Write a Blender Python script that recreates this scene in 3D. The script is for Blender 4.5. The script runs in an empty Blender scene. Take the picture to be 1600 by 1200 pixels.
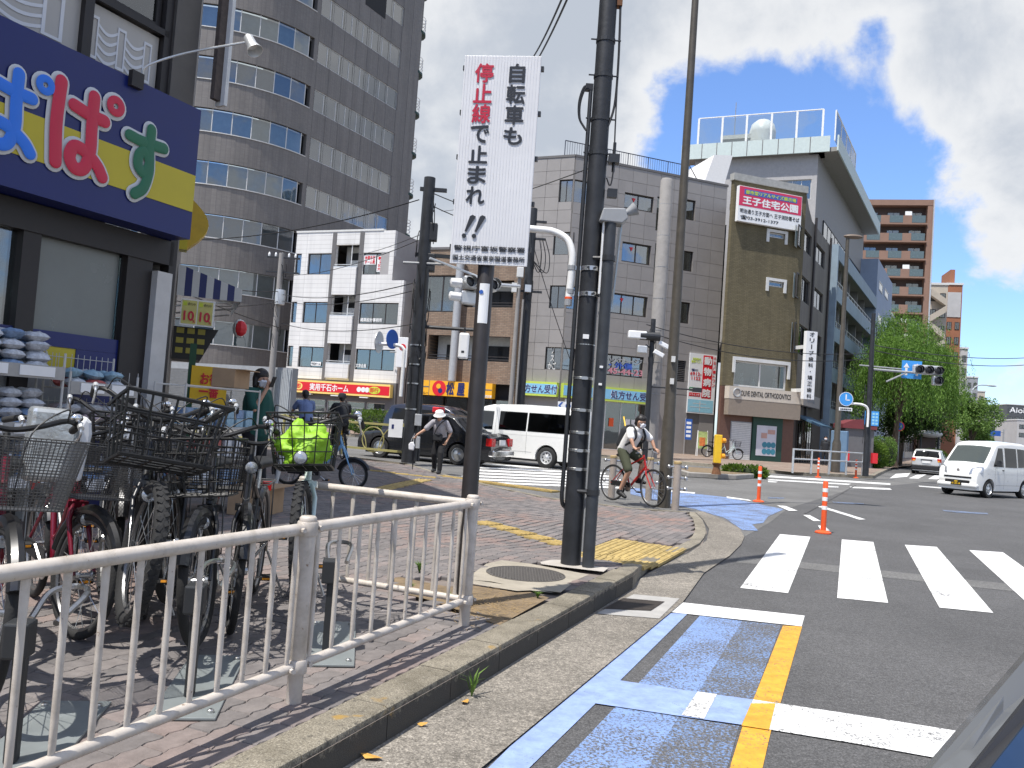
import bpy, bmesh, math, random
from mathutils import Matrix, Vector, noise
random.seed(7)
sc = bpy.context.scene
col = sc.collection
R = math.radians
# ---------------------------------------------------------------- camera
F_PX, PITCH, ROLL, CAM_H = 1294.0, .044, .071, 1.433
_f = Vector((0, math.cos(PITCH), math.sin(PITCH))); _u = Vector((0, -math.sin(PITCH), math.cos(PITCH))); _x = Vector((1, 0, 0))
AX_R = math.cos(ROLL)*_x + math.sin(ROLL)*_u
AX_U = -math.sin(ROLL)*_x + math.cos(ROLL)*_u
cam = bpy.data.cameras.new('camera'); cam.sensor_width = 36; cam.lens = F_PX/1600*36; cam.clip_end = 3000; cam.clip_start = .02
camo = bpy.data.objects.new('camera', cam); col.objects.link(camo)
m3 = Matrix((AX_R, AX_U, -_f)).transposed()
camo.matrix_world = Matrix.Translation((0, 0, CAM_H)) @ m3.to_4x4()
sc.camera = camo
# ---------------------------------------------------------------- exposure, sun, sky
sc.view_settings.view_transform = 'Standard'; sc.view_settings.look = 'None'; sc.view_settings.gamma = 1
sc.view_settings.use_curve_mapping = False; sc.view_settings.exposure = 0.3
SUN_HEAD, SUN_EL = R(225), R(66)
sund = Vector((math.sin(SUN_HEAD)*math.cos(SUN_EL), math.cos(SUN_HEAD)*math.cos(SUN_EL), math.sin(SUN_EL)))
sl = bpy.data.lights.new('sun', 'SUN'); sl.energy = 5.0; sl.angle = R(.53); sl.color = (1, .955, .89)
so = bpy.data.objects.new('sun', sl); col.objects.link(so); so.rotation_euler = sund.to_track_quat('Z', 'Y').to_euler(); so.location = (0, -5, 40)
W = bpy.data.worlds.new('World'); sc.world = W; W.use_nodes = True
def world():
    t = W.node_tree; N = t.nodes; L = t.links; N.clear()
    def nd(ty, **k):
        n = N.new(ty)
        for a, b in k.items():
            if a[0] == 'i' and a[1:].isdigit(): n.inputs[int(a[1:])].default_value = b
            else: setattr(n, a, b)
        return n
    def mth(op, a, b=None, c=None):
        n = nd('ShaderNodeMath', operation=op)
        for i, v in enumerate((a, b, c)):
            if v is None: continue
            if isinstance(v, (int, float)): n.inputs[i].default_value = v
            else: L.new(v, n.inputs[i])
        return n.outputs[0]
    sky = nd('ShaderNodeTexSky', sky_type='NISHITA', sun_disc=False, sun_elevation=SUN_EL, sun_rotation=SUN_HEAD, altitude=30, air_density=1.0, dust_density=.6, ozone_density=1.6)
    tc = nd('ShaderNodeTexCoord'); sep = nd('ShaderNodeSeparateXYZ'); L.new(tc.outputs['Generated'], sep.inputs[0])
    z = mth('ADD', mth('MAXIMUM', sep.outputs[2], 0.0), .75)
    px = mth('DIVIDE', sep.outputs[0], z); py = mth('DIVIDE', sep.outputs[1], z)
    cmb = nd('ShaderNodeCombineXYZ'); L.new(px, cmb.inputs[0]); L.new(py, cmb.inputs[1])
    def nz(scale, off, det=8, rough=.55):
        mp = nd('ShaderNodeMapping'); mp.inputs[1].default_value = off; L.new(cmb.outputs[0], mp.inputs[0])
        n = nd('ShaderNodeTexNoise', noise_dimensions='3D'); n.inputs['Scale'].default_value = scale; n.inputs['Detail'].default_value = det; n.inputs['Roughness'].default_value = rough; n.inputs['Distortion'].default_value = .25
        L.new(mp.outputs[0], n.inputs['Vector']); return n.outputs[0]
    n1 = nz(2.7, CLOUD_OFF, 10, .58); n2 = nz(7.5, (3.1, 8.2, 1.7), 9, .6)
    cov = mth('ADD', mth('MULTIPLY_ADD', mth('SUBTRACT', n1, .5), 1.25, .52), mth('MULTIPLY', mth('SUBTRACT', n2, .5), .6))
    # where the day's open patches and cloud banks lie (broad shapes, in direction space)
    for (dx, dy, dz, amp, wid) in CLOUD_BIAS:
        v = Vector((dx, dy, dz)).normalized()
        vm = nd('ShaderNodeVectorMath', operation='DOT_PRODUCT'); vm.inputs[1].default_value = v; L.new(tc.outputs['Generated'], vm.inputs[0])
        e = mth('EXPONENT', mth('MULTIPLY', mth('SUBTRACT', vm.outputs['Value'], 1.0), 1/wid))
        cov = mth('ADD', cov, mth('MULTIPLY', e, amp))
    mr = nd('ShaderNodeMapRange', interpolation_type='SMOOTHSTEP'); mr.inputs[1].default_value = .43; mr.inputs[2].default_value = .56; L.new(cov, mr.inputs[0])
    thick = nd('ShaderNodeMapRange', interpolation_type='SMOOTHSTEP'); thick.inputs[1].default_value = .54; thick.inputs[2].default_value = .85; L.new(cov, thick.inputs[0])
    cc = nd('ShaderNodeMix', data_type='RGBA'); L.new(thick.outputs[0], cc.inputs[0])
    cc.inputs[6].default_value = (.72, .73, .74, 1); cc.inputs[7].default_value = (.44, .48, .54, 1)
    sk = nd('ShaderNodeMix', data_type='RGBA', blend_type='MULTIPLY'); sk.inputs[0].default_value = 1; L.new(sky.outputs[0], sk.inputs[6]); k = .1; sk.inputs[7].default_value = (.130, .155, .20, 1)
    mx = nd('ShaderNodeMix', data_type='RGBA'); L.new(mth('MULTIPLY', mr.outputs[0], .97), mx.inputs[0]); L.new(sk.outputs[2], mx.inputs[6]); L.new(cc.outputs[2], mx.inputs[7])
    bg = nd('ShaderNodeBackground'); bg.inputs[1].default_value = 1.0; L.new(mx.outputs[2], bg.inputs[0])
    o = nd('ShaderNodeOutputWorld'); L.new(bg.outputs[0], o.inputs[0])
def _dir(px, py):
    d = AX_R*((px-800)/F_PX) + AX_U*((600-py)/F_PX) + _f
    return tuple(d.normalized())
CLOUD_OFF = (1.3, 4.7, .4)
CLOUD_BIAS = [_dir(1290, 215)+(-.32, .013), _dir(1110, 230)+(-.28, .005), _dir(1370, 300)+(-.34, .007), _dir(1385, 45)+(-.22, .0008), _dir(1560, 640)+(-.35, .014), _dir(1580, 250)+(.36, .009), _dir(1470, 390)+(.2, .003), _dir(700, 150)+(.22, .06), _dir(1000, 40)+(.18, .018), _dir(1250, 20)+(.24, .006), _dir(1480, 80)+(.26, .005)]
world()
# ---------------------------------------------------------------- pixel helpers (a pixel gives a direction; the depth comes from ground or wall)
def ray(px, py): return AX_R*((px-800)/F_PX) + AX_U*((600-py)/F_PX) + _f
def gp(px, py, z=0):
    d = ray(px, py); t = (z-CAM_H)/d.z; return Vector((d.x*t, d.y*t, z))
def atY(px, py, Y):
    d = ray(px, py); t = Y/d.y; return Vector((d.x*t, Y, CAM_H+d.z*t))
def hd(a): a = R(a); return Vector((math.sin(a), math.cos(a), 0))
class Fac:
    """vertical wall plane: origin p0 (x,y), going right along heading h; local x = along wall, y = into the building"""
    def __init__(s, p0, h):
        s.o = Vector((p0[0], p0[1], 0)); s.d = hd(h); s.n = Vector((-s.d.y, s.d.x, 0)); s.h = h
        s.M = Matrix.Translation(s.o) @ Matrix((s.d, s.n, Vector((0, 0, 1)))).transposed().to_4x4()
    def uz(s, px, py):
        d = ray(px, py); c = Vector((0, 0, CAM_H)); t = (s.o-c).dot(s.n)/d.dot(s.n); p = c+d*t
        return ((p-s.o).dot(s.d), p.z)
    def rect(s, x0, y0, x1, y1):
        a = s.uz(x0, y0); b = s.uz(x1, y1); return (a[0], b[0], b[1], a[1])   # u0,u1,z0,z1
# ---------------------------------------------------------------- materials
MATS = {}
def hexc(h):
    h = h.lstrip('#'); c = [int(h[i:i+2], 16)/255 for i in (0, 2, 4)]
    return tuple((v/12.92 if v <= .04045 else ((v+.055)/1.055)**2.4) for v in c)
def mat(name, c, rough=.6, metal=0, var=.12, scale=6, bump=0, bscale=60, spec=.5, coat=0, emit=0, trans=0, objrand=0):
    if name in MATS: return MATS[name]
    if isinstance(c, str): c = hexc(c)
    m = bpy.data.materials.new(name); m.use_nodes = True; t = m.node_tree; N = t.nodes; L = t.links
    b = N['Principled BSDF']; b.inputs['Roughness'].default_value = rough; b.inputs['Metallic'].default_value = metal
    b.inputs['Specular IOR Level'].default_value = spec; b.inputs['Coat Weight'].default_value = coat; b.inputs['Base Color'].default_value = (*c, 1)
    b.inputs['Coat Roughness'].default_value = .05
    tc = N.new('ShaderNodeTexCoord')
    if var:
        n = N.new('ShaderNodeTexNoise'); n.inputs['Scale'].default_value = scale; n.inputs['Detail'].default_value = 6; n.inputs['Roughness'].default_value = .65
        L.new(tc.outputs['Object'], n.inputs['Vector'])
        mr = N.new('ShaderNodeMapRange'); mr.inputs[1].default_value = .3; mr.inputs[2].default_value = .7; mr.inputs[3].default_value = 1-var; mr.inputs[4].default_value = 1+var*.6
        L.new(n.outputs[0], mr.inputs[0]); fac = mr.outputs[0]
        if objrand:
            oi = N.new('ShaderNodeObjectInfo'); gm = N.new('ShaderNodeNewGeometry'); ad = N.new('ShaderNodeMath'); ad.operation = 'ADD'
            L.new(oi.outputs['Random'], ad.inputs[0]); L.new(gm.outputs['Random Per Island'], ad.inputs[1])
            fr = N.new('ShaderNodeMath'); fr.operation = 'FRACT'; L.new(ad.outputs[0], fr.inputs[0])
            m2 = N.new('ShaderNodeMapRange'); m2.inputs[3].default_value = 1-objrand; m2.inputs[4].default_value = 1+objrand*.7; L.new(fr.outputs[0], m2.inputs[0])
            mu = N.new('ShaderNodeMath'); mu.operation = 'MULTIPLY'; L.new(fac, mu.inputs[0]); L.new(m2.outputs[0], mu.inputs[1]); fac = mu.outputs[0]
        vm = N.new('ShaderNodeVectorMath'); vm.operation = 'SCALE'; vm.inputs[0].default_value = c; L.new(fac, vm.inputs['Scale']); L.new(vm.outputs[0], b.inputs['Base Color'])
        rr = N.new('ShaderNodeMapRange'); rr.inputs[3].default_value = max(0, rough-.08); rr.inputs[4].default_value = min(1, rough+.1); L.new(n.outputs[0], rr.inputs[0]); L.new(rr.outputs[0], b.inputs['Roughness'])
    if bump:
        n2 = N.new('ShaderNodeTexNoise'); n2.inputs['Scale'].default_value = bscale; n2.inputs['Detail'].default_value = 5; L.new(tc.outputs['Object'], n2.inputs['Vector'])
        bp = N.new('ShaderNodeBump'); bp.inputs['Strength'].default_value = bump; bp.inputs['Distance'].default_value = .01; L.new(n2.outputs[0], bp.inputs['Height']); L.new(bp.outputs[0], b.inputs['Normal'])
    if emit:
        b.inputs['Emission Color'].default_value = (*c, 1); b.inputs['Emission Strength'].default_value = emit
    if trans: b.inputs['Transmission Weight'].default_value = trans
    MATS[name] = m; return m
def nodes_of(name):
    m = bpy.data.materials.new(name); m.use_nodes = True; t = m.node_tree; MATS[name] = m
    return m, t.nodes, t.links, t.nodes['Principled BSDF']
def ramp(N, L, src, stops):
    r = N.new('ShaderNodeValToRGB'); e = r.color_ramp.elements
    while len(e) < len(stops): e.new(.5)
    for i, (p, c) in enumerate(stops): e[i].position = p; e[i].color = (*c, 1) if len(c) == 3 else c
    L.new(src, r.inputs[0]); return r.outputs[0]
def tnoise(N, L, vec, scale, detail=4, rough=.6, dist=0):
    n = N.new('ShaderNodeTexNoise'); n.inputs['Scale'].default_value = scale; n.inputs['Detail'].default_value = detail; n.inputs['Roughness'].default_value = rough; n.inputs['Distortion'].default_value = dist
    L.new(vec, n.inputs['Vector']); return n.outputs[0]
def mixc(N, L, f, a, b, mode='MIX'):
    x = N.new('ShaderNodeMix'); x.data_type = 'RGBA'; x.blend_type = mode
    for i, v in ((0, f), (6, a), (7, b)):
        if isinstance(v, (int, float)): x.inputs[i].default_value = v
        elif isinstance(v, tuple): x.inputs[i].default_value = (*v, 1)
        else: L.new(v, x.inputs[i])
    return x.outputs[2]
def bumpn(N, L, h, b, strength=.5, dist=.004):
    bp = N.new('ShaderNodeBump'); bp.inputs['Strength'].default_value = strength; bp.inputs['Distance'].default_value = dist; L.new(h, bp.inputs['Height']); L.new(bp.outputs[0], b.inputs['Normal'])
def m_asphalt(name, base, big, speck=.6):
    m, N, L, b = nodes_of(name); tc = N.new('ShaderNodeTexCoord'); v = tc.outputs['Object']
    sp = tnoise(N, L, v, 95, 4, .8); c1 = ramp(N, L, sp, [(.34, tuple(x*(1-speck) for x in base)), (.50, base), (.60, tuple(min(1, x*(1+.7*speck)) for x in base)), (.70, tuple(min(1, x*(1+3.2*speck)) for x in base))])
    md = tnoise(N, L, v, 30, 4, .8); c1 = mixc(N, L, 1.0, c1, ramp(N, L, md, [(.32, (.62,)*3), (.5, (1.0,)*3), (.68, (1.42,)*3)]), 'MULTIPLY')
    lg = tnoise(N, L, v, .55, 5, .6, .4); c2 = ramp(N, L, lg, [(.35, (1-big,)*3), (.65, (1+big*.5,)*3)])
    st = tnoise(N, L, v, 5, 6, .7); c3 = ramp(N, L, st, [(.3, (.86,)*3), (.7, (1.08,)*3)])
    c = mixc(N, L, 1.0, mixc(N, L, 1.0, c1, c2, 'MULTIPLY'), c3, 'MULTIPLY'); L.new(c, b.inputs['Base Color']); b.inputs['Roughness'].default_value = .82; b.inputs['Specular IOR Level'].default_value = .35
    bumpn(N, L, sp, b, .7, .005); return m
def m_paint(name, c, under, lo, hi, wearscale=70, rough=.6, dirt=.12, big=.35):
    """road paint worn through to the asphalt: lo/hi thresholds of the wear noise"""
    m, N, L, b = nodes_of(name); tc = N.new('ShaderNodeTexCoord'); v = tc.outputs['Object']
    w = tnoise(N, L, v, wearscale, 4, .75); w2 = tnoise(N, L, v, 2.3, 4, .6)
    ad = N.new('ShaderNodeMath'); ad.operation = 'MULTIPLY_ADD'; ad.inputs[1].default_value = big; L.new(w2, ad.inputs[0]); L.new(w, ad.inputs[2])
    mr = N.new('ShaderNodeMapRange'); mr.inputs[1].default_value = lo; mr.inputs[2].default_value = hi; L.new(ad.outputs[0], mr.inputs[0])
    dn = tnoise(N, L, v, 9, 5, .7); pc = mixc(N, L, 1.0, c, ramp(N, L, dn, [(.3, (1-dirt*1.6,)*3), (.65, (1.0,)*3)]), 'MULTIPLY')
    sp = tnoise(N, L, v, 130, 3, .75); uc = ramp(N, L, sp, [(.36, tuple(x*.45 for x in under)), (.52, under), (.66, tuple(x*2.2 for x in under))])
    L.new(mixc(N, L, mr.outputs[0], pc, uc), b.inputs['Base Color']); b.inputs['Roughness'].default_value = rough
    bumpn(N, L, w, b, .5, .003); return m
def m_tiles(name, c1, c2, mortar, bw, bh, ms=.012, offset=.5, plane='XZ', var=.25, rough=.55, bump=.35, streak=.25):
    m, N, L, b = nodes_of(name); tc = N.new('ShaderNodeTexCoord'); sp = N.new('ShaderNodeSeparateXYZ'); cb = N.new('ShaderNodeCombineXYZ'); L.new(tc.outputs['Object'], sp.inputs[0])
    a, z = {'XZ': (0, 2), 'YZ': (1, 2), 'XY': (0, 1)}[plane]; L.new(sp.outputs[a], cb.inputs[0]); L.new(sp.outputs[z], cb.inputs[1])
    br = N.new('ShaderNodeTexBrick'); br.inputs['Scale'].default_value = 1; br.inputs['Brick Width'].default_value = bw; br.inputs['Row Height'].default_value = bh; br.inputs['Mortar Size'].default_value = ms; br.offset = offset
    br.inputs['Color1'].default_value = (*c1, 1); br.inputs['Color2'].default_value = (*c2, 1); br.inputs['Mortar'].default_value = (*mortar, 1); L.new(cb.outputs[0], br.inputs['Vector'])
    n = tnoise(N, L, tc.outputs['Object'], .45, 6, .65); k = ramp(N, L, n, [(.3, (1-var,)*3), (.7, (1+var*.4,)*3)])
    mp = N.new('ShaderNodeMapping'); mp.inputs[3].default_value = (1.6, 1.6, .05); L.new(tc.outputs['Object'], mp.inputs[0]); s = tnoise(N, L, mp.outputs[0], 1.0, 5, .7)
    k2 = ramp(N, L, s, [(.35, (1-streak,)*3), (.6, (1.0,)*3)])
    L.new(mixc(N, L, 1.0, mixc(N, L, 1.0, br.outputs['Color'], k, 'MULTIPLY'), k2, 'MULTIPLY'), b.inputs['Base Color']); b.inputs['Roughness'].default_value = rough
    iv = N.new('ShaderNodeMath'); iv.operation = 'SUBTRACT'; iv.inputs[0].default_value = 1; L.new(br.outputs['Fac'], iv.inputs[1]); bumpn(N, L, iv.outputs[0], b, bump, .01)
    return m
def m_glass(name, tint=(.55, .62, .62), refl=.12, rough=.02):
    m, N, L, b = nodes_of(name); N.remove(b); o = N['Material Output']
    tr = N.new('ShaderNodeBsdfTransparent'); tr.inputs[0].default_value = (*tint, 1); gl = N.new('ShaderNodeBsdfGlossy'); gl.inputs['Roughness'].default_value = rough; gl.inputs[0].default_value = (.95, .97, 1, 1)
    fr = N.new('ShaderNodeFresnel'); fr.inputs[0].default_value = 1.5; ad = N.new('ShaderNodeMath'); ad.operation = 'ADD'; ad.use_clamp = True; ad.inputs[1].default_value = refl; L.new(fr.outputs[0], ad.inputs[0])
    tc = N.new('ShaderNodeTexCoord'); n = tnoise(N, L, tc.outputs['Object'], .6, 2); bp = N.new('ShaderNodeBump'); bp.inputs['Strength'].default_value = .12; bp.inputs['Distance'].default_value = .05; L.new(n, bp.inputs['Height']); L.new(bp.outputs[0], gl.inputs['Normal'])
    mx = N.new('ShaderNodeMixShader'); L.new(ad.outputs[0], mx.inputs[0]); L.new(tr.outputs[0], mx.inputs[1]); L.new(gl.outputs[0], mx.inputs[2]); L.new(mx.outputs[0], o.inputs[0]); return m
ASP = (.092, .091, .091)
m_asphalt('asphalt', ASP, .16); m_asphalt('gutter_concrete', (.215, .195, .165), .25, .6); m_asphalt('old_asphalt', (.145, .143, .138), .18, .4)
m_paint('paint_white', (.80, .80, .78), ASP, 1.02, 1.16, 40, dirt=.2, big=.85); m_paint('paint_white_worn', (.80, .80, .78), ASP, .68, .80); m_paint('paint_yellow', (.74, .37, .035), ASP, .74, .84, 60, dirt=.22)
m_paint('paint_blue', (.285, .385, .65), ASP, .80, .92, 60, dirt=.2); m_paint('paint_blue_worn', (.20, .31, .57), ASP, .66, .74, 60); m_paint('paint_blue_thin', (.17, .28, .52), ASP, .58, .68, 60)
m_glass('glass'); m_glass('glass_clear', (.8, .84, .84), .06); m_glass('glass_blue', (.5, .58, .62), .2); m_glass('car_glass', (.2, .23, .23), .05); m_glass('car_glass_dark', (.05, .055, .055), .0)
mat('dark_metal', (.022, .024, .027), .45, .0, .3, 9, .15, 40); mat('black', (.012, .012, .013), .5, 0, .2); mat('rubber', (.018, .018, .018), .85, 0, .25, 20, .3, 90)
mat('steel', (.55, .55, .54), .32, 1, .15); mat('rim_grey', (.20, .20, .20), .35, .8, .1); mat('chrome', (.75, .75, .75), .12, 1, 0); mat('alu', (.62, .63, .63), .42, .7, .1); mat('white_paint', (.78, .78, .76), .4, 0, .07)
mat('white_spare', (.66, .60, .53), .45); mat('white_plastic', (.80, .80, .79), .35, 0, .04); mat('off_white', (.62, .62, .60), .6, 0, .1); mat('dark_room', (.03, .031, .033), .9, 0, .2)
mat('grey_paint', (.30, .31, .32), .5, 0, .12); mat('curtain', (.55, .56, .53), .9, 0, .25, 3); mat('red', (.62, .02, .03), .45, 0, .06); mat('orange', (.78, .10, .02), .5, 0, .1); mat('yellow', (.80, .50, .02), .5, 0, .08); mat('green_dark', (.01, .05, .035), .6, 0, .15)
mat('wood', (.25, .16, .08), .7, 0, .25); mat('cardboard', (.36, .24, .14), .85, 0, .15); mat('rust', (.16, .07, .03), .85, 0, .3, 14)
def m_rail():
    m, N, L, b = nodes_of('cream_rail'); tc = N.new('ShaderNodeTexCoord'); v = tc.outputs['Object']
    n = tnoise(N, L, v, 9, 6, .7); ch = tnoise(N, L, v, 38, 4, .7); c = ramp(N, L, n, [(.3, (.36, .32, .27)), (.5, (.50, .45, .395)), (.7, (.56, .515, .46))])
    k = ramp(N, L, ch, [(.30, (1, 1, 1)), (.34, (0, 0, 0))]); L.new(mixc(N, L, k, c, (.20, .12, .07)), b.inputs['Base Color']); b.inputs['Roughness'].default_value = .45; bumpn(N, L, ch, b, .25, .002)
m_rail()
# ---------------------------------------------------------------- mesh builder and object helpers
class MB:
    def __init__(s, M=None): s.v = []; s.f = []; s.M = M or Matrix()
    def add(s, vs, fs):
        o = len(s.v); s.v += [s.M @ Vector(v) for v in vs]; s.f += [tuple(i+o for i in f) for f in fs]; return s
    def box(s, x0, x1, y0, y1, z0, z1, M=None):
        vs = [(x, y, z) for z in (z0, z1) for y in (y0, y1) for x in (x0, x1)]
        if M: vs = [M @ Vector(v) for v in vs]
        return s.add(vs, [(0, 2, 3, 1), (4, 5, 7, 6), (0, 1, 5, 4), (2, 6, 7, 3), (0, 4, 6, 2), (1, 3, 7, 5)])
    def cbox(s, c, sz, M=None):
        return s.box(c[0]-sz[0]/2, c[0]+sz[0]/2, c[1]-sz[1]/2, c[1]+sz[1]/2, c[2]-sz[2]/2, c[2]+sz[2]/2, M)
    def quad(s, a, b, c, d): return s.add([a, b, c, d], [(0, 1, 2, 3)])
    def prism(s, pts, a, b, axis='z'):
        """polygon pts (2d) extruded from a to b along axis; z: (x,y) x: (y,z) y: (x,z)"""
        n = len(pts)
        def P(p, h): return (p[0], p[1], h) if axis == 'z' else ((h, p[0], p[1]) if axis == 'x' else (p[0], h, p[1]))
        vs = [P(p, a) for p in pts]+[P(p, b) for p in pts]
        fs = [tuple(range(n-1, -1, -1)), tuple(range(n, 2*n))]+[(i, (i+1) % n, n+(i+1) % n, n+i) for i in range(n)]
        return s.add(vs, fs)
    def tube(s, p0, p1, r0, r1=None, n=10, cap=True):
        return s.path([p0, p1], [r0, r0 if r1 is None else r1], n, cap)
    def path(s, pts, r, n=8, cap=True, closed=False, flat=None):
        pts = [Vector(p) for p in pts]; k = len(pts); rs = r if isinstance(r, (list, tuple)) else [r]*k
        vs = []; fs = []; ref = None
        for i, p in enumerate(pts):
            if closed: d = pts[(i+1) % k]-pts[i-1]
            else: d = pts[min(i+1, k-1)]-pts[max(i-1, 0)]
            if d.length < 1e-9: d = Vector((0, 0, 1))
            d.normalize()
            if ref is None:
                ref = Vector((0, 0, 1)) if abs(d.z) < .9 else Vector((1, 0, 0))
            a = ref-d*ref.dot(d)
            if a.length < 1e-6: a = d.orthogonal()
            a.normalize(); b = d.cross(a); ref = a
            for j in range(n):
                t = 2*math.pi*j/n; q = a*math.cos(t)*(flat or 1)+b*math.sin(t); vs.append(p+q*rs[i])
        m = k if closed else k-1
        for i in range(m):
            for j in range(n):
                a0 = i*n+j; b0 = i*n+(j+1) % n; i2 = (i+1) % k; fs.append((a0, b0, i2*n+(j+1) % n, i2*n+j))
        if cap and not closed: fs += [tuple(range(n-1, -1, -1)), tuple((k-1)*n+j for j in range(n))]
        return s.add(vs, fs)
    def lathe(s, prof, n=16, o=(0, 0, 0), axis='z', cap=True):
        vs = []; fs = []; k = len(prof)
        for (r, h) in prof:
            for j in range(n):
                t = 2*math.pi*j/n; c, q = r*math.cos(t), r*math.sin(t)
                p = (c, q, h) if axis == 'z' else ((h, c, q) if axis == 'x' else (q, h, c))
                vs.append((p[0]+o[0], p[1]+o[1], p[2]+o[2]))
        for i in range(k-1):
            for j in range(n): fs.append((i*n+j, i*n+(j+1) % n, (i+1)*n+(j+1) % n, (i+1)*n+j))
        if cap: fs += [tuple(range(n-1, -1, -1)), tuple((k-1)*n+j for j in range(n))]
        return s.add(vs, fs)
    def torus(s, c, R_, r, axis='y', n=28, k=8, a0=0, a1=2*math.pi, sq=1):
        full = abs(a1-a0-2*math.pi) < 1e-6; pts = []
        for i in range(n if full else n+1):
            t = a0+(a1-a0)*i/n; q = (math.cos(t)*R_, math.sin(t)*R_)
            pts.append(Vector(c)+Vector((q[0], 0, q[1]) if axis == 'y' else ((0, q[0], q[1]) if axis == 'x' else (q[0], q[1], 0))))
        return s.path(pts, r, k, True, full)
    def ball(s, c, r, n=12, k=8):
        r = (r, r, r) if isinstance(r, (int, float)) else r; vs = []; fs = []
        for i in range(k+1):
            p = math.pi*i/k
            for j in range(n):
                t = 2*math.pi*j/n; vs.append((c[0]+r[0]*math.sin(p)*math.cos(t), c[1]+r[1]*math.sin(p)*math.sin(t), c[2]+r[2]*math.cos(p)))
        for i in range(k):
            for j in range(n): fs.append((i*n+j, (i+1)*n+j, (i+1)*n+(j+1) % n, i*n+(j+1) % n))
        return s.add(vs, fs)
    def mesh(s, name): 
        me = bpy.data.meshes.new(name); me.from_pydata([tuple(v) for v in s.v], [], s.f); me.validate(); return me
    def build(s, name, m, parent=None, smooth=False, bevel=0, kind=None, label=None, weld=False):
        me = s.mesh(name)
        if smooth or weld or bevel:
            bm = bmesh.new(); bm.from_mesh(me); bmesh.ops.remove_doubles(bm, verts=bm.verts, dist=1e-5)
            bmesh.ops.recalc_face_normals(bm, faces=bm.faces); bm.to_mesh(me); bm.free()
        o = bpy.data.objects.new(name, me); col.objects.link(o)
        if m: me.materials.append(MATS[m] if isinstance(m, str) else m)
        if parent: o.parent = parent
        if smooth:
            me.shade_smooth()
            try: me.set_sharp_from_angle(angle=R(smooth if smooth > 1 else 40))
            except Exception: pass
        if bevel:
            b = o.modifiers.new('bevel', 'BEVEL'); b.width = bevel; b.segments = 2; b.limit_method = 'ANGLE'; b.angle_limit = R(40)
        if kind: o['kind'] = kind
        if label: o['label'] = label
        return o
MW = {}
def thing(name, label, cat, loc=(0, 0, 0), rotz=0, group=None, M=None):
    o = bpy.data.objects.new(name, None); col.objects.link(o); o.empty_display_size = .1
    M = M if M is not None else Matrix.Translation(loc) @ Matrix.Rotation(rotz, 4, 'Z')
    o.matrix_basis = M; MW[o.name] = M; o['label'] = label; o['category'] = cat
    if group: o['group'] = group
    return o
def tag(o, label, cat, group=None):
    o['label'] = label; o['category'] = cat
    if group: o['group'] = group
    return o
def dup(root, M, label=None, first=False):
    r = root.copy(); col.objects.link(r); r.matrix_basis = M; MW[r.name] = M
    if label: r['label'] = label
    for ch in [o for o in root.children]:
        c = ch.copy(); col.objects.link(c); c.parent = r
        for g in ch.children:
            d = g.copy(); col.objects.link(d); d.parent = c
    return r
def crom(pts, k=6, closed=False):
    P = [Vector(p) for p in pts]; n = len(P); out = []
    for i in range(n-1 if not closed else n):
        a, b = P[i], P[(i+1) % n]; p = P[i-1] if (i or closed) else a*2-b; q = P[(i+2) % n] if (i+2 < n or closed) else b*2-a
        for j in range(k):
            t = j/k; out.append(.5*((2*b*0+2*a)+(b-p)*t+(2*p-5*a+4*b-q)*t*t+(3*a-p-3*b+q)*t*t*t))
    if not closed: out.append(P[-1])
    return out
_tcache = {}
def text_mesh(txt, bold=0.0, depth=.004):
    key = (txt, bold, depth)
    if key in _tcache: return _tcache[key]
    cu = bpy.data.curves.new('lettering', 'FONT'); cu.body = txt; cu.align_x = 'CENTER'; cu.align_y = 'CENTER'; cu.size = 1; cu.offset = bold; cu.extrude = depth; cu.resolution_u = 3
    o = bpy.data.objects.new('lettering', cu); col.objects.link(o)
    dg = bpy.context.evaluated_depsgraph_get(); me = bpy.data.meshes.new_from_object(o.evaluated_get(dg))
    bpy.data.objects.remove(o); bpy.data.curves.remove(cu)
    _tcache[key] = me; return me
def text(txt, M, w, h, m, parent, name='lettering', bold=.02, depth=.004):
    """lettering fitted to a w x h box; M places local x right, y up, z out of the face (parent space)"""
    src = text_mesh(txt, 0.0, depth); xs = [v.co.x for v in src.vertices]; ys = [v.co.y for v in src.vertices]
    if not xs: return None
    b = min(bold, .05)*.75; cx, cy = (min(xs)+max(xs))/2, (min(ys)+max(ys))/2; sx = w/max(1e-6, max(xs)-min(xs)+2*b); sy = h/max(1e-6, max(ys)-min(ys)+2*b); dz = max(v.co.z for v in src.vertices) or 1
    o0, th = (.0015, .0012) if name == 'character' else (.006, .005)
    sh = [(0, 0)] if b < .001 else [(0, 0), (b, 0), (-b, 0), (0, b), (0, -b)]   # heavier strokes: the same glyphs laid slightly apart
    vs = []; fs = []
    for k, (dx, dy) in enumerate(sh):
        o = len(vs); vs += [M @ Vector(((v.co.x-cx+dx)*sx, (v.co.y-cy+dy)*sy, (v.co.z/dz)*th*.5+o0+th*.5+k*.0002)) for v in src.vertices]; fs += [tuple(i+o for i in p.vertices) for p in src.polygons]
    me = bpy.data.meshes.new(name); me.from_pydata([tuple(v) for v in vs], [], fs); me.materials.append(MATS[m] if isinstance(m, str) else m)
    o = bpy.data.objects.new(name, me); col.objects.link(o); o.parent = parent; return o
def fM(u, z, out=0.0):
    """facade-local frame for lettering: x right, y up, z toward the street"""
    return Matrix.Translation((u, -out, z)) @ Matrix(((1, 0, 0), (0, 0, -1), (0, 1, 0))).to_4x4()
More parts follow.
